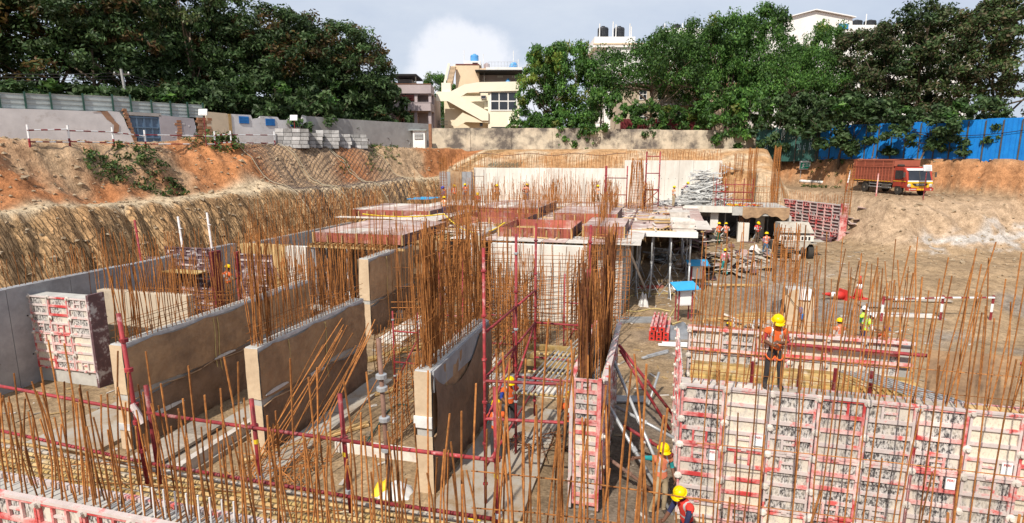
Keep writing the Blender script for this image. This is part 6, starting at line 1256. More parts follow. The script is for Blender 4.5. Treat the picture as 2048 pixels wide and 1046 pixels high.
# boxes on red legs under blue lids
def lidbox(px, py, z, h, w, label, a=0):
    p = drop(px, py); o = thing('switch_box', label, 'site box', p, a)
    for x in (-w * .4, w * .4):
        for y in (-.2, .2): MB().tube((x, y, -.1), (x, y, h - .1), .035, 6).build('leg', 'red_tube', o)
    MB().box((-w * .34, -.18, h - .95), (w * .34, .18, h - .12)).build('cabinet', 'white_plain', o); MB().box((-w * .3, -.19, h - .9), (w * .3, -.182, h - .2)).build('door', 'white_paint', o)
    MB().hexa([(-w * .7, -.5, h - .14), (w * .7, -.5, h - .10), (w * .7, .45, h + .1), (-w * .7, .45, h + .06), (-w * .7, -.5, h - .10), (w * .7, -.5, h - .06), (w * .7, .45, h + .14), (-w * .7, .45, h + .10)]).build('lid', 'blue_lid', o)
lidbox(1366, 640, 0, 1.75, .85, 'white switch box on red legs under a bright blue lid, nearest of the two', .1); lidbox(1392, 580, 0, 1.7, .9, 'second white box under a pale blue lid, by the props', -.1)
o = thing('yellow_hose', 'yellow hose looping over the dirt to the blue-lidded box', 'hose'); P = [drop(*q) + Vector((0, 0, .05)) for q in ((1252, 600), (1270, 590), (1285, 586), (1305, 590), (1330, 588), (1352, 590), (1358, 600), (1350, 618), (1342, 632), (1336, 642), (1345, 650), (1360, 645))]; MB().path(P, .03, 5).build('hose', 'rope', o)
o = thing('yellow_hose', 'yellow hose lying across the dirt left of the blue-lidded box', 'hose'); MB().path([drop(1250 + 10 * k, 622 + 3 * math.sin(k * .8)) + Vector((0, 0, .05)) for k in range(10)], .03, 5).build('hose', 'rope', o)
o = thing('blue_hose', 'thin green-blue hose snaking over the mud between the burlap walls', 'hose'); MB().path([AZ(690 + 14 * k, 900 - 10 * k + 18 * math.sin(k * .7), .06) for k in range(10)], .02, 5).build('hose', 'green_sheet', o)
o = thing('yellow_rope', 'yellow hose slung across the deck between two posts', 'hose'); A, B, C_ = AZ(725, 428, 5.1), AZ(888, 428, 4.9), AZ(1010, 445, 4.6); MB().path(wander(A, B, .15, 10) + wander(B, C_, .8, 10), .035, 4).build('hose', 'yellow_plastic', o)
# burlap-covered column with its notice and sockets
p = AZ(1592, 672, 0); o = thing('burlap_column', 'burlap-covered concrete column carrying a white notice and blue sockets', 'column', p, -GA)
MB().box((-.52, 0, -.2), (.52, .8, 2.15)).build('concrete_core', 'concrete', o)
MB().grid(lambda a, b: ((lerp(-.6, .6, a)), -.03 - .03 * nz1(a * 5, b * 3), 2.2 - 2.2 * b - (.35 * abs(a - .5) ** 2 * 4 * (1 - b))), 12, 12).build('burlap_sheet', 'burlap_pale', o, smooth=True)
MB().grid(lambda a, b: (-.56 - .02 * nz1(a * 5, b * 3), lerp(-.05, .85, a), 2.1 - 2.1 * b), 8, 10).build('burlap_sheet', 'burlap', o, smooth=True); MB().grid(lambda a, b: (.56 + .02 * nz1(a * 5, b * 3), lerp(-.05, .85, a), 2.1 - 2.1 * b), 8, 10).build('burlap_sheet', 'burlap', o, smooth=True)
MB().box((-.06, -.12, 1.72), (.44, -.09, 2.22)).build('notice', 'white_plain', o)
for z in (1.15, .85): MB().lathe([(.08, 0), (.09, .05), (.09, .2), (.06, .24)], 10, (.06 + (1.15 - z) * .3, -.14, z)).build('socket', 'sign_blue', o)
MB().path([(-.5, -.1, 1.9), (-.2, -.14, 1.5), (.05, -.14, 1.3), (.06, -.16, 1.0), (.0, -.15, .6), (.12, -.15, .4), (.14, -.15, .8)], .014, 4).build('cable', 'dark', o)
MB().lathe([(.28, -.05), (.34, -.04), (.34, .04), (.28, .05)], 16, (-.62, .2, 1.3), ax=(1, 0, .1)).build('cable_coil', 'tyre', o)
# cones
def cone(px, py, label, fallen=False):
    p = drop(px, py); o = thing('traffic_cone', label, 'cone', p, .3); Q = Matrix.Rotation(-math.pi / 2, 4, 'Y') if fallen else Matrix.Identity(4)
    if fallen: p2 = p + Vector((.5, 0, .22)); o.location = p2; o.rotation_euler = (0, -math.pi / 2 + .12, .15)
    MB().box((-.26, -.26, 0), (.26, .26, .05)).build('base', 'cone_red', o); pr = lambda z: lerp(.19, .035, z / .95)
    for z0, z1, m in ((.05, .42, 'cone_red'), (.42, .62, 'white_plain'), (.62, .95, 'cone_red')): MB().lathe([(pr(z0), z0), (pr(z1), z1)], 16, (0, 0, 0)).build('cone_body' if m == 'cone_red' else 'reflective_band', m, o, smooth=True)
    o.scale = (1.35, 1.35, 1.35)
cone(1716, 597, 'upright red and white traffic cone on the dirt at right'); cone(1668, 599, 'fallen red traffic cone lying left of the upright one', True)
# barricade at right
o = thing('tube_barricade', 'red and white banded tube on short posts behind the shaft at right', 'barricade'); A, B, C2 = drop(1762, 642), drop(1880, 640), drop(1980, 640)
for p in (A, B, C2): banded(p, p + Vector((0, 0, 1.25)), .06, 3, 'barricade_post', o)
banded(A + Vector((0, -.06, 1.1)), B + Vector((0, -.06, 1.15)), .045, 6, 'barricade_rail', o); banded(B + Vector((0, -.06, 1.15)), C2 + Vector((0, -.06, 1.15)), .045, 6, 'barricade_rail', o)
for i, (px, py, px2, py2) in enumerate(((1690, 385, 1698, 330), (1752, 392, 1755, 352))):
    p = drop(px, py); o = thing('barricade_post', ['leaning red and white post behind the rear of the truck', 'pinkish post standing in front of the truck'][i], 'post', p); banded(Vector((0, 0, -.2)), Vector((.3 * (1 - i), 0, 1.9)), .05, 2, 'post', o) if i == 0 else MB().tube((0, 0, -.2), (0, 0, 1.8), .05, 6).build('post', 'form_red', o)
# green notice board
p = drop(1608, 350); o = thing('notice_board', 'green and white notice board with a running figure sign on posts', 'sign', p); zb = AY(1608, 330, p.y).z - p.z
for x in (-.35, .35): MB().tube((x, .05, -.3), (x, .05, zb + .3), .03, 6).build('post', 'galv', o)
MB().box((-.56, -.02, zb - .45), (.56, .02, zb + .42)).build('board', 'white_plain', o); MB().box((-.48, -.03, zb - .38), (.48, -.023, zb + .26)).build('panel', 'sign_green', o)
MB().prism([(-.34 + a, -.034, zb - .06 + b) for a, b in ((0, -.2), (.1, -.22), (.14, -.1), (.24, -.2), (.3, -.16), (.2, 0), (.2, .1), (.32, .06), (.33, .11), (.18, .2), (.06, .14), (.0, .05), (.04, .02), (.1, .09), (.1, -.04))], (0, -.006, 0)).build('running_figure', 'white_plain', o); MB().lathe([(.045, 0), (.045, .006)], 10, (-.14, -.034, zb + .19), ax=(0, -1, 0)).build('figure_head', 'white_plain', o)
for k in range(3): MB().box((.05, -.036, zb + .12 - .14 * k), (.38, -.031, zb + .17 - .14 * k)).build('text_line', 'white_plain', o)

# ------------------------------------------------------------------ scaffolds, guard rails and platforms in the foreground
sc = scaffold('tall red tube scaffold with diagonal guard rails in the middle foreground', [(11.6, -3.62), (14.0, -3.5), (16.4, -3.5), (16.4, -1.9)], [(0, 1, 4.2, 4.2), (1, 2, 4.2, 4.1), (0, 1, 3.15, 3.15), (1, 2, 3.15, 3.1), (2, 3, 3.1, 3.1), (0, 1, 2.05, 3.15), (1, 2, 2.2, 3.1), (0, 2, 1.0, 1.0), (2, 3, 2.0, 2.0)], 0, 6.1, .036)
for z in (3.1, 2.2): MB().tube((0, 0, z), (1.75, .25, z), .036, 6).build('ledger', 'red_tube', sc)
for z in (2.3,): MB().tube((.1, 2.4, z), (1.7, 2.4, z), .036, 6).build('ledger', 'red_tube', sc)
o = gthing('bar_platform', 'platform of parallel grey steel bars beside the central scaffold', 'platform', 13.3, -3.3, 2.1)
for k in range(11): MB().tube((.13 * k, .02 * k, .05), (.13 * k + .35, 3.4, .05), .026, 6).build('platform_bar', 'galv' if k % 3 else 'plank_grey', o)
for k in range(9): MB().tube((.7 + .13 * k, 3.6, .05), (1.0 + .13 * k, 5.4, .05), .026, 6).build('platform_bar', 'plank_grey', o)
for y in (.15, 1.7, 3.2): MB().tube((-.1, y, -.02), (1.9, y + .1, -.02), .04, 6).build('bearer', 'ochre', o)
for i, (u, v, h, lab) in enumerate(((22.5, -3.6, 3.4, 'thin red scaffold post before the white wall, left'), (22.6, -2.7, 3.6, 'thin red scaffold post before the white wall, right'), (20.0, -6.0, 2.6, 'thin red post left of the central scaffold'), (17.2, -8.6, 2.9, 'thin red post by the tall burlap wall'), (19.5, -7.8, 4.6, 'bright red post inside the rusty cage'))):
    scaffold(lab, [(u, v), (u, v + .9)], [(0, 1, 1.1, 1.1), (0, 1, 2.2, 2.2), (0, 1, .3, 2.0)], 0, h, .03)
# left-hand thin scaffold posts before the slope
for i, (px, py, z, top, m, lab) in enumerate(((300, 620, .5, 440, 'red_tube', 'thin red scaffold post at the far left before the slope'), (385, 620, .5, 433, 'white_tube', 'thin white scaffold post before the slope'), (442, 620, .5, 425, 'white_tube', 'thin red-footed scaffold post right of the white one'))):
    p = AZ(px, py, z); h = AY(px, top, p.y).z - z; o = thing('scaffold_post', lab, 'scaffold post', p); MB().tube((0, 0, -.5), (-.25, 0, h), .05, 8).build('tube', m, o, smooth=True)
    for k in range(4): MB().lathe([(.05, -.03), (.085, 0), (.05, .03)], 8, (-.25 * k / 4, 0, h * (k + .5) / 4)).build('collar', m, o)
    if i: MB().tube((-.2, 0, h * .45), (-2.2, -.4, h * .45), .04, 6).build('ledger', 'red_tube', o)
# guard rail along the near wall: bays named by what they stand beside
gr = gthing('guard_rail', 'red tube guard rail crossing the lower left foreground', 'guard rail', 7.05, -8.0, 0)
MB().tube((-.16, 0, 2.6), (-.30, -.02, 5.55), .034, 10).build('standard', 'red_tube', gr, smooth=True); MB().tube((.06, .04, 2.6), (.02, .03, 4.35), .036, 10).build('standard', 'red_tube', gr, smooth=True)
for z in (3.2, 3.7, 4.0, 4.6, 5.1): MB().lathe([(.034, -.04), (.065, -.03), (.065, .03), (.034, .04)], 10, (-.16 - .14 * (z - 2.6) / 2.95, 0, z)).build('coupler', 'red_tube', gr)
for x, z0, z1, l in ((2.1, 2.7, 4.35, -.05), (3.66, 2.7, 4.6, -.08), (5.98, 2.7, 4.95, -.03)):
    MB().tube((x, 0, z0), (x + l, 0, z1), .035, 10).build('standard', 'red_tube', gr, smooth=True)
    for k, z in enumerate((3.05, 3.9)): MB().lathe([(.035, -.035), (.06, -.03), (.06, .03), (.035, .035)], 10, (x + l * (z - z0) / (z1 - z0), 0, z)).build('coupler', 'red_tube' if k else 'galv', gr)
    MB().tube((x + l * .55, 0, 3.62), (x + l * .58, 0, 3.69), .038, 10).build('yellow_band', 'yellow_plastic', gr)
for z in (3.02, 3.92): 
    MB().tube((.05, -.06, z), (4.1, -.06, z - .02), .029, 8).build('rail', 'red_tube', gr, smooth=True); MB().tube((4.1, -.02, z - .06), (6.0, -.02, z - .03), .03, 8).build('rail', 'red_tube', gr, smooth=True); MB().tube((-6, .35, z + .0), (-.2, -.05, z), .029, 8).build('rail', 'red_tube', gr, smooth=True)
MB().tube((.02, -.09, 3.75), (-.18, -.09, 4.05), .05, 8).build('clamp', 'form_pale', gr)
o = gthing('scaffold_post', 'brown rusty scaffold post with grey collars, left of the sagging burlap wall', 'scaffold post', 7.6, -3.95, 0); MB().tube((0, 0, 2.2), (-.10, 0, 5.3), .036, 10).build('tube', 'brown_tube', o, smooth=True)
for z in (3.5, 4.0, 4.5, 4.7): MB().lathe([(.045, -.04), (.085, -.03), (.085, .03), (.045, .04)], 10, (-.1 * (z - 2.2) / 3.1, 0, z)).build('collar', 'galv', o)
o = gthing('batten_platform', 'walkway of ochre battens and bars behind the near form wall', 'platform', 6.55, -13, 2.55)
for k in range(9): MB().tube((R.uniform(-.2, 0), .13 * k, R.uniform(0, .02)), (11.8, .13 * k + R.uniform(-.03, .03), R.uniform(0, .02)), .034, 6).build('batten', R.choice(['ochre', 'ochre', 'timber', 'plank_grey']), o)
for k in range(7): MB().box((1.8 * k, -.05, -.09), (1.8 * k + .09, 1.2, -.04)).build('bearer', 'plank_grey', o)
for k in range(30): bar(o, (R.uniform(0, 11), R.uniform(0, 1.1), .06), (R.uniform(0, 11), R.uniform(0, 1.1), .1), .010)if k < 6 else None
for i in ():
    pass

# ------------------------------------------------------------------ the truck and the mixer
def wheel(par, x, y, r, w, nm='wheel'):
    s_ = MB().lathe([(r * .55, -w / 2), (r * .9, -w / 2), (r, -w * .36), (r, w * .36), (r * .9, w / 2), (r * .55, w / 2)], 22, (x, y, r), ax=(1, 0, 0)).build(nm, 'tyre', par); 
    MB().lathe([(r * .56, -w * .40), (r * .50, -w * .40), (r * .30, -w * .25), (r * .30, -w * .48), (r * .12, -w * .52), (r * .12, w * .4), (r * .56, w * .4)], 16, (x, y, r), ax=(1, 0, 0)).build('rim', 'rim', s_)
    for k in range(6): a = k * 1.047; MB().lathe([(.035, 0), (.035, .03)], 6, (x - w * .28, y + r * .4 * math.cos(a), r + r * .4 * math.sin(a)), ax=(-1, 0, 0)).build('wheel_nut', 'chassis', s_)
    return s_
tz = GZ(32.4, 47.2); t_ = thing('cargo_truck', 'brick-red cargo truck with slatted sides and yellow trim, parked on the dirt pad', 'truck', (31.35, 46.0, tz))
b = MB(); 
b.prism([(0.0, .02, .62), (0.0, -.02, 1.12), (.0, .28, 2.0), (.0, .5, 2.22), (.0, 1.62, 2.26), (.0, 1.66, .62)], (2.06, 0, 0)).build('cab', 'truck_red', t_)
ws = MB().hexa([(.14, -.035, 1.22), (1.92, -.035, 1.22), (1.92, 0.0, 1.24), (.14, 0, 1.24), (.2, .235, 1.98), (1.86, .235, 1.98), (1.86, .27, 2.0), (.2, .27, 2.0)]).build('windshield', 'glass', t_)
MB().hexa([(1.02, -.05, 1.22), (1.05, -.05, 1.22), (1.05, -.03, 1.24), (1.02, -.03, 1.24), (1.02, .22, 1.98), (1.05, .22, 1.98), (1.05, .25, 2.0), (1.02, .25, 2.0)]).build('windshield_bar', 'chassis', t_)
MB().hexa([(.1, .17, 1.99), (1.96, .17, 1.99), (1.96, .3, 2.0), (.1, .3, 2.0), (.1, .3, 2.13), (1.96, .3, 2.13), (1.96, .42, 2.14), (.1, .42, 2.14)]).build('sun_visor', 'white_plain', t_)
for x, k in ((-.02, -1), (2.08, 1)):
    d_ = MB().box((x - .015, .35, .72), (x + .015, 1.5, 1.18)).build('door', 'truck_red', t_); MB().box((x - .03, .52, 1.30), (x + .03, 1.42, 1.98)).build('side_window', 'glass', t_); MB().box((x - .03, 1.3, 1.05), (x + .03, 1.45, 1.10)).build('handle', 'chassis', d_); MB().box((x - .025, .1, 1.10), (x + .025, 1.6, 1.15)).build('yellow_stripe', 'truck_yellow', t_)
    MB().tube((x, .3, 1.75), (x + k * .22, .1, 1.85), .02, 5).build('mirror_arm', 'chassis', t_); MB().box((x + k * .2 - .06, .02, 1.45), (x + k * .2 + .06, .1, 1.85)).build('mirror', 'chassis', t_)
MB().box((.06, -.06, 1.10), (2.0, -.03, 1.20)).build('white_band', 'white_plain', t_); MB().prism([(.02, -.045, 1.10), (2.04, -.045, 1.10), (2.0, -.045, .9), (1.7, -.045, .65), (.36, -.045, .65), (.06, -.045, .9)], (0, -.03, 0)).build('yellow_front', 'truck_yellow', t_)
gl = MB().prism([(.36, -.08, .98), (1.70, -.08, .98), (1.6, -.08, .9), (1.4, -.08, .76), (.66, -.08, .76), (.46, -.08, .9)], (0, -.03, 0)).build('grille', 'dark', t_)
for k in range(3): MB().box((.5 + .06 * k, -.125, .80 + .07 * k - .04 * (k == 2)), (1.56 - .06 * k, -.112, .82 + .07 * k - .04 * (k == 2))).build('grille_bar', 'chassis', gl)
text('EICHER', .2, 'silver', gl, (1.03, -.13, .88), (math.pi / 2, 0, 0))
MB().box((-.02, -.14, .40), (2.08, .1, .64)).build('bumper', 'truck_red', t_); MB().box((.75, -.16, .44), (1.3, -.145, .58)).build('number_plate', 'truck_yellow', t_); MB().box((.3, -.155, .5), (.7, -.145, .54)).build('bumper_strip', 'white_plain', t_)
for x in (.18, 1.88): MB().lathe([(.0, -.04), (.11, -.03), (.15, 0), (.15, .03)], 14, (x, -.06, .8), ax=(0, 1, .2)).build('headlight', 'silver', t_)
for x in (.2, 1.86): MB().lathe([(.06, 0), (.06, .02)], 10, (x, -.16, .5), ax=(0, 1, 0)).build('fog_lamp', 'silver', t_)
for x, y in ((.12, 1.0), (1.94, 1.0), (.14, 5.5), (1.92, 5.5)): wheel(t_, x, y, .43, .26)
MB().box((.1, .55, .75), (.3, 1.48, .92)).build('mudguard', 'chassis', t_); MB().box((.45, .3, .55), (1.6, 7.2, .8)).build('chassis_frame', 'chassis', t_); MB().box((.0, 2.2, .45), (.35, 3.1, .85)).build('fuel_tank', 'chassis', t_)
for z in (.55, .8): MB().tube((.03, 1.9, z), (.03, 4.9, z), .035, 5).build('side_guard', 'galv', t_)
for y in (2.0, 3.4, 4.8, 6.6): MB().box((.0, y, .5), (.06, y + .06, 1.02)).build('guard_bracket', 'chassis', t_)
MB().box((.05, 1.8, .9), (2.01, 7.4, 1.02)).build('cargo_floor', 'chassis', t_); MB().box((.06, 1.85, 1.02), (2.0, 7.35, 2.72)).build('cargo_box', 'truck_body', t_)
for x, k in ((-.0, -1), (2.06, 1)):
    for r_ in range(13): z = 1.06 + .128 * r_; MB().box((x - .02, 1.82, z), (x + .045 if k < 0 else x + .02, 7.38, z + .095)).build('slat', 'truck_body', t_)
    for y in range(14): yy = 1.84 + y * .423; MB().box((x - .055, yy, .98), (x + .055, yy + .05, 2.2 if y % 3 else 2.76)).build('stake', 'truck_body', t_)
    MB().box((x - .06, 1.8, 2.2), (x + .06, 7.4, 2.26)).build('side_rail', 'truck_body', t_); MB().box((x - .06, 1.8, 2.74), (x + .06, 7.4, 2.80)).build('top_rail', 'truck_body', t_)
    for y in range(13): MB().box((x - .068, 1.92 + y * .423, 1.02), (x - .056, 2.2 + y * .423, 1.08)).build('yellow_mark', 'truck_yellow', t_)
MB().prism([(-.02, 1.7, 2.3), (2.08, 1.7, 2.3), (2.08, 1.7, 2.78), (-.02, 1.7, 2.78)], (0, .1, 0)).build('headboard', 'truck_body', t_)
MB().grid(lambda a, b: (lerp(.0, 2.06, a), lerp(1.75, 7.42, b), 2.81 + .05 * math.sin(a * 3.14)), 6, 12).build('cover', 'truck_body', t_); MB().lathe([(.2, 0), (.26, .04), (.26, .14), (.2, .18)], 14, (.4, 1.5, 2.27)).build('spare_roll', 'tyre', t_)
# mixer
p = drop(1588, 521); m_ = thing('concrete_mixer', 'squat grey site mixer truck seen end-on with a round chute mouth', 'mixer', p, -.25)
for x in (-1.05, 1.05): wheel(m_, x, .5, .55, .36); wheel(m_, x, 2.3, .55, .36)
MB().box((-.6, -.1, .55), (.6, 3.2, .95)).build('chassis_frame', 'chassis', m_)
MB().hexa([(-1.0, 0, 1.3), (1.0, 0, 1.3), (1.0, 2.6, 1.4), (-1.0, 2.6, 1.4), (-.95, .5, 2.55), (.85, .5, 2.6), (.85, 2.4, 2.5), (-.95, 2.4, 2.45)]).build('hopper', 'mixer', m_)
MB().hexa([(-1.12, -.12, 1.95), (1.12, -.12, 1.95), (1.1, .2, 2.0), (-1.1, .2, 2.0), (-1.0, .38, 2.62), (.8, .38, 2.66), (.8, .46, 2.66), (-1.0, .46, 2.62)]).build('hood', 'mixer', m_)
f = MB().box((-1.08, -.09, 1.38), (1.1, -.02, 1.78)).build('tail_plate', 'white_concrete', m_)
for k in range(9): 
    if k == 4: continue
    MB().box((-.96 + .215 * k, -.105, 1.46), (-.84 + .215 * k, -.092, 1.70)).build('slot', 'dark', f)
MB().hexa([(-.55, -.1, .75), (.55, -.1, .75), (.55, .6, .75), (-.55, .6, .75), (-.98, -.05, 1.36), (.98, -.05, 1.36), (.98, .8, 1.36), (-.98, .8, 1.36)]).build('funnel', 'mixer', m_)
MB().lathe([(.13, 0), (.22, 0), (.22, .35), (.13, .35)], 16, (.05, -.1, .98), ax=(0, -1, -.1)).build('chute_mouth', 'mixer', m_); MB().lathe([(.125, 0), (.125, .01)], 14, (.05, -.42, .945), ax=(0, -1, -.1)).build('chute_hole', 'dark', m_)
for x in (-1.12, 1.12): MB().prism([(x - .22, -.1, 1.2), (x + .22, -.1, 1.2), (x + .22, 1.1, 1.25), (x - .22, 1.1, 1.25)], (0, 0, .05)).build('mudguard', 'mixer', m_)
MB().hexa([(1.15, .1, 1.3), (1.8, .0, 1.35), (1.8, 1.2, 1.35), (1.15, 1.2, 1.3), (1.15, .1, 1.34), (1.8, .0, 1.39), (1.8, 1.2, 1.39), (1.15, 1.2, 1.34)]).build('side_step', 'mixer', m_); MB().box((-.2, -.45, .1), (.3, .1, .5)).build('chute_guard', 'mixer', m_)

# ------------------------------------------------------------------ workers
BASE = dict(pelvis=(0, .0, .93), waist=(0, .0, 1.08), chest=(0, .0, 1.28), neckb=(0, .01, 1.43), neck=(0, -.005, 1.49), headl=(0, -.02, 1.555), headt=(0, -.015, 1.635),
            hipL=(.095, 0, .88), kneeL=(.105, -.02, .49), ankL=(.11, .03, .09), toeL=(.12, -.13, .045), hipR=(-.095, 0, .88), kneeR=(-.105, -.02, .49), ankR=(-.11, .03, .09), toeR=(-.12, -.13, .045),
            shL=(.185, .01, 1.385), elL=(.245, .03, 1.12), wrL=(.25, -.05, .88), haL=(.25, -.08, .80), shR=(-.185, .01, 1.385), elR=(-.245, .03, 1.12), wrR=(-.25, -.05, .88), haR=(-.25, -.08, .80))
BONES = [('pelvis', 'waist'), ('waist', 'chest'), ('chest', 'neckb'), ('neckb', 'neck'), ('neck', 'headl'), ('headl', 'headt'), ('pelvis', 'hipL'), ('hipL', 'kneeL'), ('kneeL', 'ankL'), ('ankL', 'toeL'), ('pelvis', 'hipR'), ('hipR', 'kneeR'), ('kneeR', 'ankR'), ('ankR', 'toeR'),
         ('chest', 'shL'), ('shL', 'elL'), ('elL', 'wrL'), ('wrL', 'haL'), ('chest', 'shR'), ('shR', 'elR'), ('elR', 'wrR'), ('wrR', 'haR')]
RAD = dict(pelvis=.125, waist=.115, chest=.14, neckb=.075, neck=.052, headl=.078, headt=.085, hip=.098, knee=.066, ank=.05, toe=.042, sh=.068, el=.05, wr=.034, ha=.034)
def shift(P, names, dx, dy, dz):
    for n in names: P[n] = (P[n][0] + dx, P[n][1] + dy, P[n][2] + dz)
UP = ['waist', 'chest', 'neckb', 'neck', 'headl', 'headt', 'shL', 'elL', 'wrL', 'haL', 'shR', 'elR', 'wrR', 'haR']
def rotx(P, names, piv, a):
    c, s_ = math.cos(a), math.sin(a)
    for n in names: x, y, z = P[n]; y -= piv[1]; z -= piv[2]; P[n] = (x, piv[1] + y * c - z * s_, piv[2] + y * s_ + z * c)
def pose(kind):
    P = dict(BASE)
    if kind == 'armsfold': P.update(elL=(.25, -.02, 1.13), wrL=(.06, -.25, 1.16), haL=(-.02, -.28, 1.19), elR=(-.26, .0, 1.13), wrR=(-.12, -.24, 1.10), haR=(-.04, -.29, 1.10)); rotx(P, ['headl', 'headt'], P['neck'], .38); P.update(kneeL=(.13, -.03, .49), ankL=(.17, .03, .09), toeL=(.21, -.12, .045), kneeR=(-.12, .0, .49), ankR=(-.14, .05, .09), toeR=(-.16, -.11, .045))
    if kind == 'reach': P.update(shR=(-.2, .0, 1.40), elR=(-.45, -.05, 1.47), wrR=(-.66, -.10, 1.52), haR=(-.74, -.12, 1.53), elL=(.27, .02, 1.13), wrL=(.25, -.14, .95), haL=(.24, -.2, .90)); rotx(P, ['headl', 'headt'], P['neck'], .2); P.update(kneeR=(-.16, -.1, .5), ankR=(-.22, .02, .09), toeR=(-.26, -.14, .045))
    if kind == 'hip': P.update(elL=(.40, .10, 1.16), wrL=(.23, .02, .99), haL=(.16, -.05, .97), elR=(-.27, -.02, 1.13), wrR=(-.18, -.22, 1.05), haR=(-.15, -.29, 1.05)); rotx(P, ['headl', 'headt'], P['neck'], .3)
    if kind == 'walk': P.update(kneeL=(.10, -.20, .52), ankL=(.10, -.22, .10), toeL=(.11, -.38, .07), kneeR=(-.10, .06, .48), ankR=(-.11, .34, .16), toeR=(-.115, .22, .045), elL=(.24, .12, 1.14), wrL=(.25, .10, .89), haL=(.25, .07, .81), elR=(-.24, -.06, 1.13), wrR=(-.24, -.22, .92), haR=(-.24, -.28, .86))
    if kind == 'bend': rotx(P, UP, P['pelvis'], .75); P.update(elL=(.22, -.62, .98), wrL=(.17, -.72, .76), haL=(.16, -.75, .68), elR=(-.22, -.6, .96), wrR=(-.15, -.74, .75), haR=(-.14, -.77, .67)); rotx(P, ['headl', 'headt'], P['neck'], -.15)
    if kind == 'lean': rotx(P, UP, P['pelvis'], .28); P.update(elL=(.25, -.28, 1.06), wrL=(.17, -.48, 1.0), haL=(.15, -.55, .98), elR=(-.25, -.26, 1.05), wrR=(-.16, -.46, .98), haR=(-.15, -.53, .97)); rotx(P, ['headl', 'headt'], P['neck'], .2)
    if kind == 'squat':
        shift(P, ['pelvis', 'hipL', 'hipR'] + UP, 0, .12, -.55); rotx(P, UP, P['pelvis'], .35); P.update(kneeL=(.18, -.28, .48), ankL=(.14, .03, .09), toeL=(.16, -.12, .045), kneeR=(-.18, -.28, .48), ankR=(-.14, .03, .09), toeR=(-.16, -.12, .045), elL=(.25, -.28, .52), wrL=(.14, -.46, .42), haL=(.12, -.53, .38), elR=(-.25, -.28, .52), wrR=(-.14, -.46, .40), haR=(-.12, -.53, .36))
    if kind == 'talk': P.update(elR=(-.30, -.02, 1.14), wrR=(-.20, -.26, 1.12), haR=(-.17, -.33, 1.14), elL=(.24, .04, 1.12), wrL=(.24, -.06, .89), haL=(.24, -.09, .81))
    if kind == 'back': P.update(elL=(.27, -.06, 1.13), wrL=(.2, -.3, 1.08), haL=(.18, -.37, 1.08), elR=(-.27, -.06, 1.14), wrR=(-.16, -.30, 1.12), haR=(-.13, -.37, 1.13)); rotx(P, ['headl', 'headt'], P['neck'], .25)
    return P
PCACHE = {}
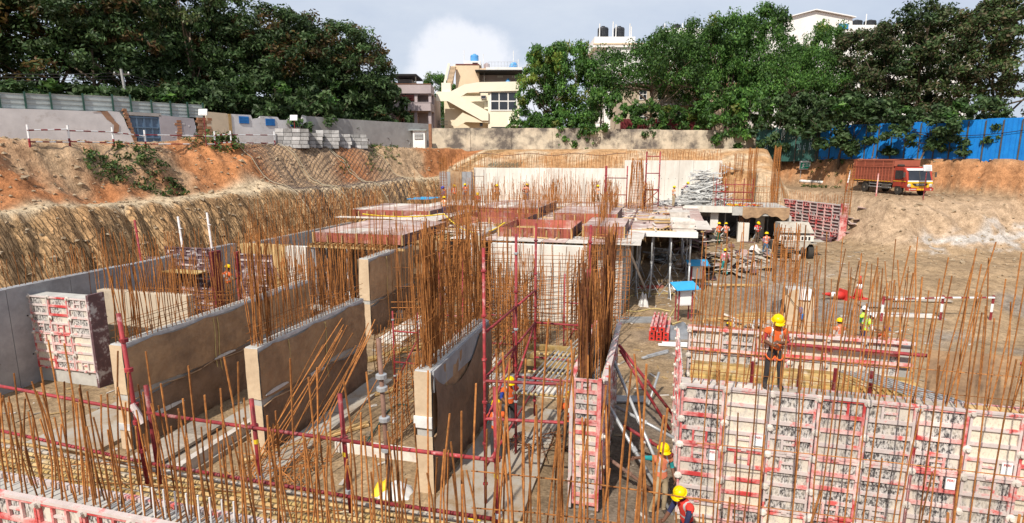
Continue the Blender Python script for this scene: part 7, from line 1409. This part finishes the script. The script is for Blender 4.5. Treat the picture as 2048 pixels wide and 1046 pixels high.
def body(kind):
    if kind in PCACHE: return PCACHE[kind]
    P = pose(kind); names = list(P); me = bpy.data.meshes.new('skel'); me.from_pydata([P[n] for n in names], [(names.index(a), names.index(b)) for a, b in BONES], [])
    o = bpy.data.objects.new('skel', me); COL.objects.link(o); md = o.modifiers.new('s', 'SKIN'); md.use_smooth_shade = True; md.branch_smoothing = .6
    for i, n in enumerate(names):
        r = RAD.get(n) or RAD[n[:-1]]; q = me.skin_vertices[0].data[i]; q.radius = (r * (1.12 if n in ('chest', 'waist', 'pelvis') else 1), r * (.8 if n in ('chest', 'waist', 'pelvis') else 1)); q.use_root = n == 'pelvis'
    sb = o.modifiers.new('b', 'SUBSURF'); sb.levels = 2; sb.render_levels = 2
    dg = bpy.context.evaluated_depsgraph_get(); bm_ = bpy.data.meshes.new_from_object(o.evaluated_get(dg)); bpy.data.objects.remove(o)
    V = [v.co.copy() for v in bm_.vertices]; F = [tuple(p.vertices) for p in bm_.polygons]; NV = [v.normal.copy() for v in bm_.vertices]
    def segd(c, a, b): a, b = Vector(P[a]), Vector(P[b]); d_ = b - a; t = max(0, min(1, (c - a).dot(d_) / d_.length_squared)); return (c - a - d_ * t).length / (RAD.get(names[0]) and 1), t
    cls = []
    for f in F:
        c = sum((V[i] for i in f), Vector()) / len(f); best = min(((segd(c, a, b)[0] - .6 * (RAD.get(a) or RAD[a[:-1]]), a, b, segd(c, a, b)[1]) for a, b in BONES), key=lambda q: q[0]); a, b, t = best[1:]
        bn = b.rstrip('LR')
        if bn in ('neck', 'headl', 'headt', 'ha'): k = 0
        elif bn == 'wr': k = 0 if t > .15 else 1
        elif bn in ('knee', 'ank') or (bn == 'hip'): k = 2
        elif bn == 'toe' : k = 3
        elif a == 'pelvis': k = 2 if t < .35 else 1
        else: k = 1
        cls.append((k, a, b, t, c))
    mb = MB(); mb.v = [tuple(v) for v in V]; mb.f = list(F); mb.m = [c[0] for c in cls]
    # face, ears and five fingers to a hand
    h = (Vector(P['headl']) + Vector(P['headt'])) / 2; up = (Vector(P['headt']) - Vector(P['neck'])).normalized(); fw = Vector((0, -1, 0)); fw = (fw - up * fw.dot(up)).normalized(); rt = fw.cross(up)
    mb.hexa([tuple(h + fw * a + rt * b + up * c) for a, b, c in ((.075, -.018, -.03), (.115, -.012, -.025), (.115, .012, -.025), (.075, .018, -.03), (.08, -.008, .035), (.09, -.006, .03), (.09, .006, .03), (.08, .008, .035))], 0)
    for s_ in (-1, 1): mb.lathe([(.012, -.012), (.03, -.006), (.03, .006), (.012, .012)], 8, h + rt * .088 * s_ - up * .0, 0, ax=rt); mb.lathe([(.002, -.008), (.012, -.004), (.012, .004), (.002, .008)], 8, h + fw * .085 + rt * .033 * s_ + up * .022, 4, ax=fw)
    mb.hexa([tuple(h + fw * a + rt * b + up * c) for a, b, c in ((.07, -.03, -.062), (.092, -.024, -.060), (.092, .024, -.060), (.07, .03, -.062), (.07, -.03, -.048), (.094, -.022, -.05), (.094, .022, -.05), (.07, .03, -.048))], 3)
    for S in 'LR':
        w_, a = Vector(P['wr' + S]), Vector(P['ha' + S]); d_ = (a - w_).normalized(); sd = d_.cross(Vector((1, .2, .1))).normalized(); nn = d_.cross(sd)
        for k, L_ in enumerate((.06, .072, .066, .05)):
            b0 = a + sd * (.021 * (k - 1.5)); b1 = b0 + d_ * L_ * .55 + nn * .012; b2 = b1 + d_ * L_ * .4 + nn * .03; mb.path([b0 - d_ * .01, b1, b2], .0095, 5, 0, .007)
        b0 = w_ + d_ * .03 + sd * .03; b1 = b0 + d_ * .03 + sd * .025; mb.path([b0 - sd * .015, b1, b1 + d_ * .035 + nn * .01], .011, 5, 0, .008)
    bmesh_ = mb.mesh('body', ['skin', 'skin', 'skin', 'boot', 'eye'], True)
    # vest
    vb = MB(); mp = {}
    for f, (k, a, b, t, c) in zip(F, cls):
        ab = (a, b)
        if k == 1 and not (a in ('shL', 'shR') and t > .12) and not a.startswith('el') and not a.startswith('wr') or (ab == ('pelvis', 'waist')):
            if b in ('hipL', 'hipR'): continue
            for i in f:
                if i not in mp: mp[i] = len(vb.v); vb.v.append(tuple(V[i] + NV[i] * .02))
            yl = (c - Vector(P['pelvis'])); ax = (Vector(P['neckb']) - Vector(P['pelvis'])).normalized(); hh = yl.dot(ax)
            vb.f.append(tuple(mp[i] for i in f)); vb.m.append(1 if (.16 < hh < .215 or (hh > .2 and .07 < abs(c.x) < .115)) else 0)
    vest = vb.mesh('vest', ['skin', 'silver'], True)
    # helmet
    hb = MB(); c0 = Vector(P['headt']) + up * .012
    prof = [(.128, 0), (.127, .03), (.117, .07), (.09, .105), (.05, .122), (.0, .128)]; hb.lathe(prof, 18, c0, 0, ax=up)
    hb.lathe([(.128, -.004), (.145, -.008), (.145, .0), (.128, .008)], 18, c0, 0, ax=up); P0 = [c0 + fw * (.12 + .075 * math.cos(t)) * 1 + rt * .12 * math.sin(t) - up * (.006 + .015 * math.cos(t)) for t in [-1.5 + .3 * k for k in range(11)]]; hb.prism(P0, up * .012)
    hb.hexa([tuple(c0 + fw * a + rt * b + up * c) for a, b, c in ((-.1, -.015, .085), (.1, -.015, .085), (.1, .015, .085), (-.1, .015, .085), (-.06, -.012, .135), (.06, -.012, .135), (.06, .012, .135), (-.06, .012, .135))])
    helm = hb.mesh('helmet', ['skin'], True)
    hr = MB(); hr.lathe([(.092, -.05), (.1, -.02), (.098, .02), (.08, .06)], 14, Vector(P['headt']) - fw * .012 - up * .02, 0, ax=up); hair = hr.mesh('hair', 'dark', True)
    PCACHE[kind] = (bmesh_, vest, helm, hair); return PCACHE[kind]
def olink(o, ms):
    for i, m in enumerate(ms):
        if m: o.material_slots[i].link = 'OBJECT'; o.material_slots[i].material = MAT[m]
def person(pos, kind, face, label, vest='orange', shirt='navy', trous='charcoal', helmet='yellow', sleeves=True, scale=1.0, boot='boot'):
    """face: degrees, 0 looks towards the camera side, 180 away"""
    b, v, h, hr = body(kind); o = thing('person', label, 'worker', pos, math.radians(face), 'site workers'); o.scale = (scale,) * 3
    q = put('body', b, o); olink(q, [None, 'cloth_' + shirt, 'cloth_' + trous, None, None])
    if vest: q = put('vest', v, o); olink(q, ['cloth_' + vest, None])
    if helmet: q = put('helmet', h, o); olink(q, ['helmet_' + helmet])
    if kind == 'back' and vest: MB().box((-.06, .135, 1.24), (.06, .146, 1.36)).build('back_badge', 'white_plain', o)
    put('hair', hr, o); return o
def feet(px, py, Y=None, z=0): return AZ(px, py, z)
def head_at(px, py, zh):                          # a standing place whose helmet top shows at the pixel
    p = AZ(px, py, zh); return Vector((p.x, p.y, 0))
def onground(p): return Vector((p.x, p.y, GZ(p.x, p.y)))
person(AZ(1543, 777, 3.2), 'armsfold', -12, 'worker in a bright orange vest and yellow helmet standing on the shaft formwork, hands together', 'orange', 'shirtred', 'charcoal', scale=.93)
o = [x for x in SC.objects if x.name == 'person'][0]; MB().path([(.09 * math.cos(a) - .09, .01 + .13 * math.sin(a), .80 - .08 * abs(math.sin(a))) for a in [k * .63 for k in range(11)]], .02, 5).build('harness_loop', 'cloth_orange', o); MB().path([(.09 * math.cos(a) + .09, .01 + .13 * math.sin(a), .80 - .08 * abs(math.sin(a))) for a in [k * .63 for k in range(11)]], .02, 5).build('harness_loop', 'cloth_orange', o)
person(onground(head_at(1326, 885, 1.74)), 'reach', 12, 'worker in a teal shirt with one arm stretched out to a grey strut', 'salmon', 'teal', 'khaki')
person(onground(head_at(1380, 965, 1.74)), 'lean', -65, 'bearded worker in a red vest turned left, nearest at the bottom edge', 'red', 'navy', 'navy')
person(onground(head_at(993, 801, 1.74)), 'back', 190, 'worker in an orange vest with his back turned, beside the sagging burlap wall', 'orange', 'teal', 'charcoal')
person(onground(head_at(1019, 752, 1.74)), 'hip', 20, 'worker in a blue shirt with a hand on his hip behind the central scaffold', 'orange', 'blue', 'charcoal')
person(onground(head_at(1139, 786, 1.74)), 'back', 175, 'worker in an orange and white vest half hidden left of the narrow formwork', 'orange', 'white', 'charcoal')
person(onground(head_at(936, 1022, 1.74)), 'lean', 30, 'worker showing only a yellow helmet at the bottom edge of the picture', 'orange', 'navy', 'charcoal')
person(onground(head_at(1681, 638, 1.74)), 'stand', 185, 'worker in a pale orange and white vest behind the far shaft formwork', 'salmon', 'white', 'charcoal')
person(onground(head_at(1730, 612, 1.76)), 'stand', 40, 'taller worker in a white helmet and lime vest behind the shaft', 'lime', 'green', 'navy', 'white')
person(onground(head_at(1732, 636, 1.5)) , 'lean', 70, 'bending worker in a white helmet and yellow-green vest, lower of the two', 'lime', 'white', 'navy', 'white')
person(onground(head_at(1766, 656, 1.12)), 'squat', 90, 'crouching worker in a blue helmet behind the right end of the shaft', 'orange', 'navy', 'navy', 'blue')
person(onground(head_at(1436, 650, 1.5)), 'bend', 100, 'worker of whom only a yellow helmet shows above the left of the shaft', 'orange', 'khaki', 'navy')
person(drop(1448, 550), 'walk', 170, 'worker in a pink shirt and turquoise trousers walking away', 'pink', 'pink', 'turq')
person(drop(1436, 488), 'talk', 200, 'worker in an orange vest and green trousers beside the left concrete column', 'orange', 'peach', 'green')
person(drop(1450, 489), 'hip', 175, 'worker in a red-orange vest and brown trousers, right of the pair at the column', 'salmon', 'white', 'brown')
person(drop(1513, 486), 'hip', 10, 'worker in a red vest facing the camera between the column and the mixer', 'red', 'white', 'brown')
person(drop(1530, 513), 'walk', 175, 'worker in a purple shirt and jeans walking towards the bay', 'salmon', 'violet', 'denim')
p = AY(1523, 455, 50.0); person(Vector((p.x, p.y, 1.2)), 'back', 180, 'worker in a pink vest with his back turned inside the concrete bay', 'salmon', 'peach', 'denim')
person(drop(1556, 498), 'stand', 200, 'worker peeping out from behind the left side of the mixer', 'pink', 'pink', 'charcoal')
D = DZ + .03
def deckp(px, Y, z): p = AY(px, 400, Y); return Vector((p.x, p.y, z))
person(deckp(1195, 50.5, D), 'walk', 115, 'worker in an orange vest walking left across the far deck', 'peach', 'white', 'brown')
person(AZ(1053, 406, D), 'hip', 150, 'worker in a pink-red vest and blue trousers on the deck, before a short cage', 'salmon', 'pink', 'denim')
person(deckp(1347, 49.0, D), 'stand', 100, 'worker in khaki trousers standing at the edge of the right deck', 'peach', 'white', 'khaki')
person(deckp(1363, 51.0, D + .45), 'bend', 60, 'worker in a purple shirt bending over the pile of steel props', 'salmon', 'purple', 'charcoal')
person(AZ(892, 413, D), 'lean', -70, 'blue-helmeted worker at the left of the group by the far left corner', 'orange', 'blue', 'navy', 'blue')
person(AZ(909, 409, D), 'stand', 20, 'worker in an orange vest in the middle of the group of three', 'orange', 'shirtred', 'brown')
person(AZ(931, 405, D), 'talk', -30, 'worker in an orange vest and dark blue trousers, right of the group of three', 'orange', 'blue', 'navy')
person(AZ(956, 412, D), 'squat', 0, 'worker in a red shirt crouching on the deck right of the group', 'red', 'shirtred', 'brown')
person(AZ(994, 408, D), 'stand', 10, 'worker in a white shirt standing alone before a short rusty cage', 'peach', 'white', 'brown')
person(AZ(889, 436, D), 'stand', 160, 'worker in a yellow vest standing lower, in front of the blue helmet', 'peach', 'khaki', 'navy', scale=.85)
person(AZ(453, 530, 3.45) - Vector((0, 0, 1.75)), 'back', 150, 'worker in an orange vest beside the purple-grey formwork at left', 'orange', 'khaki', 'brown')
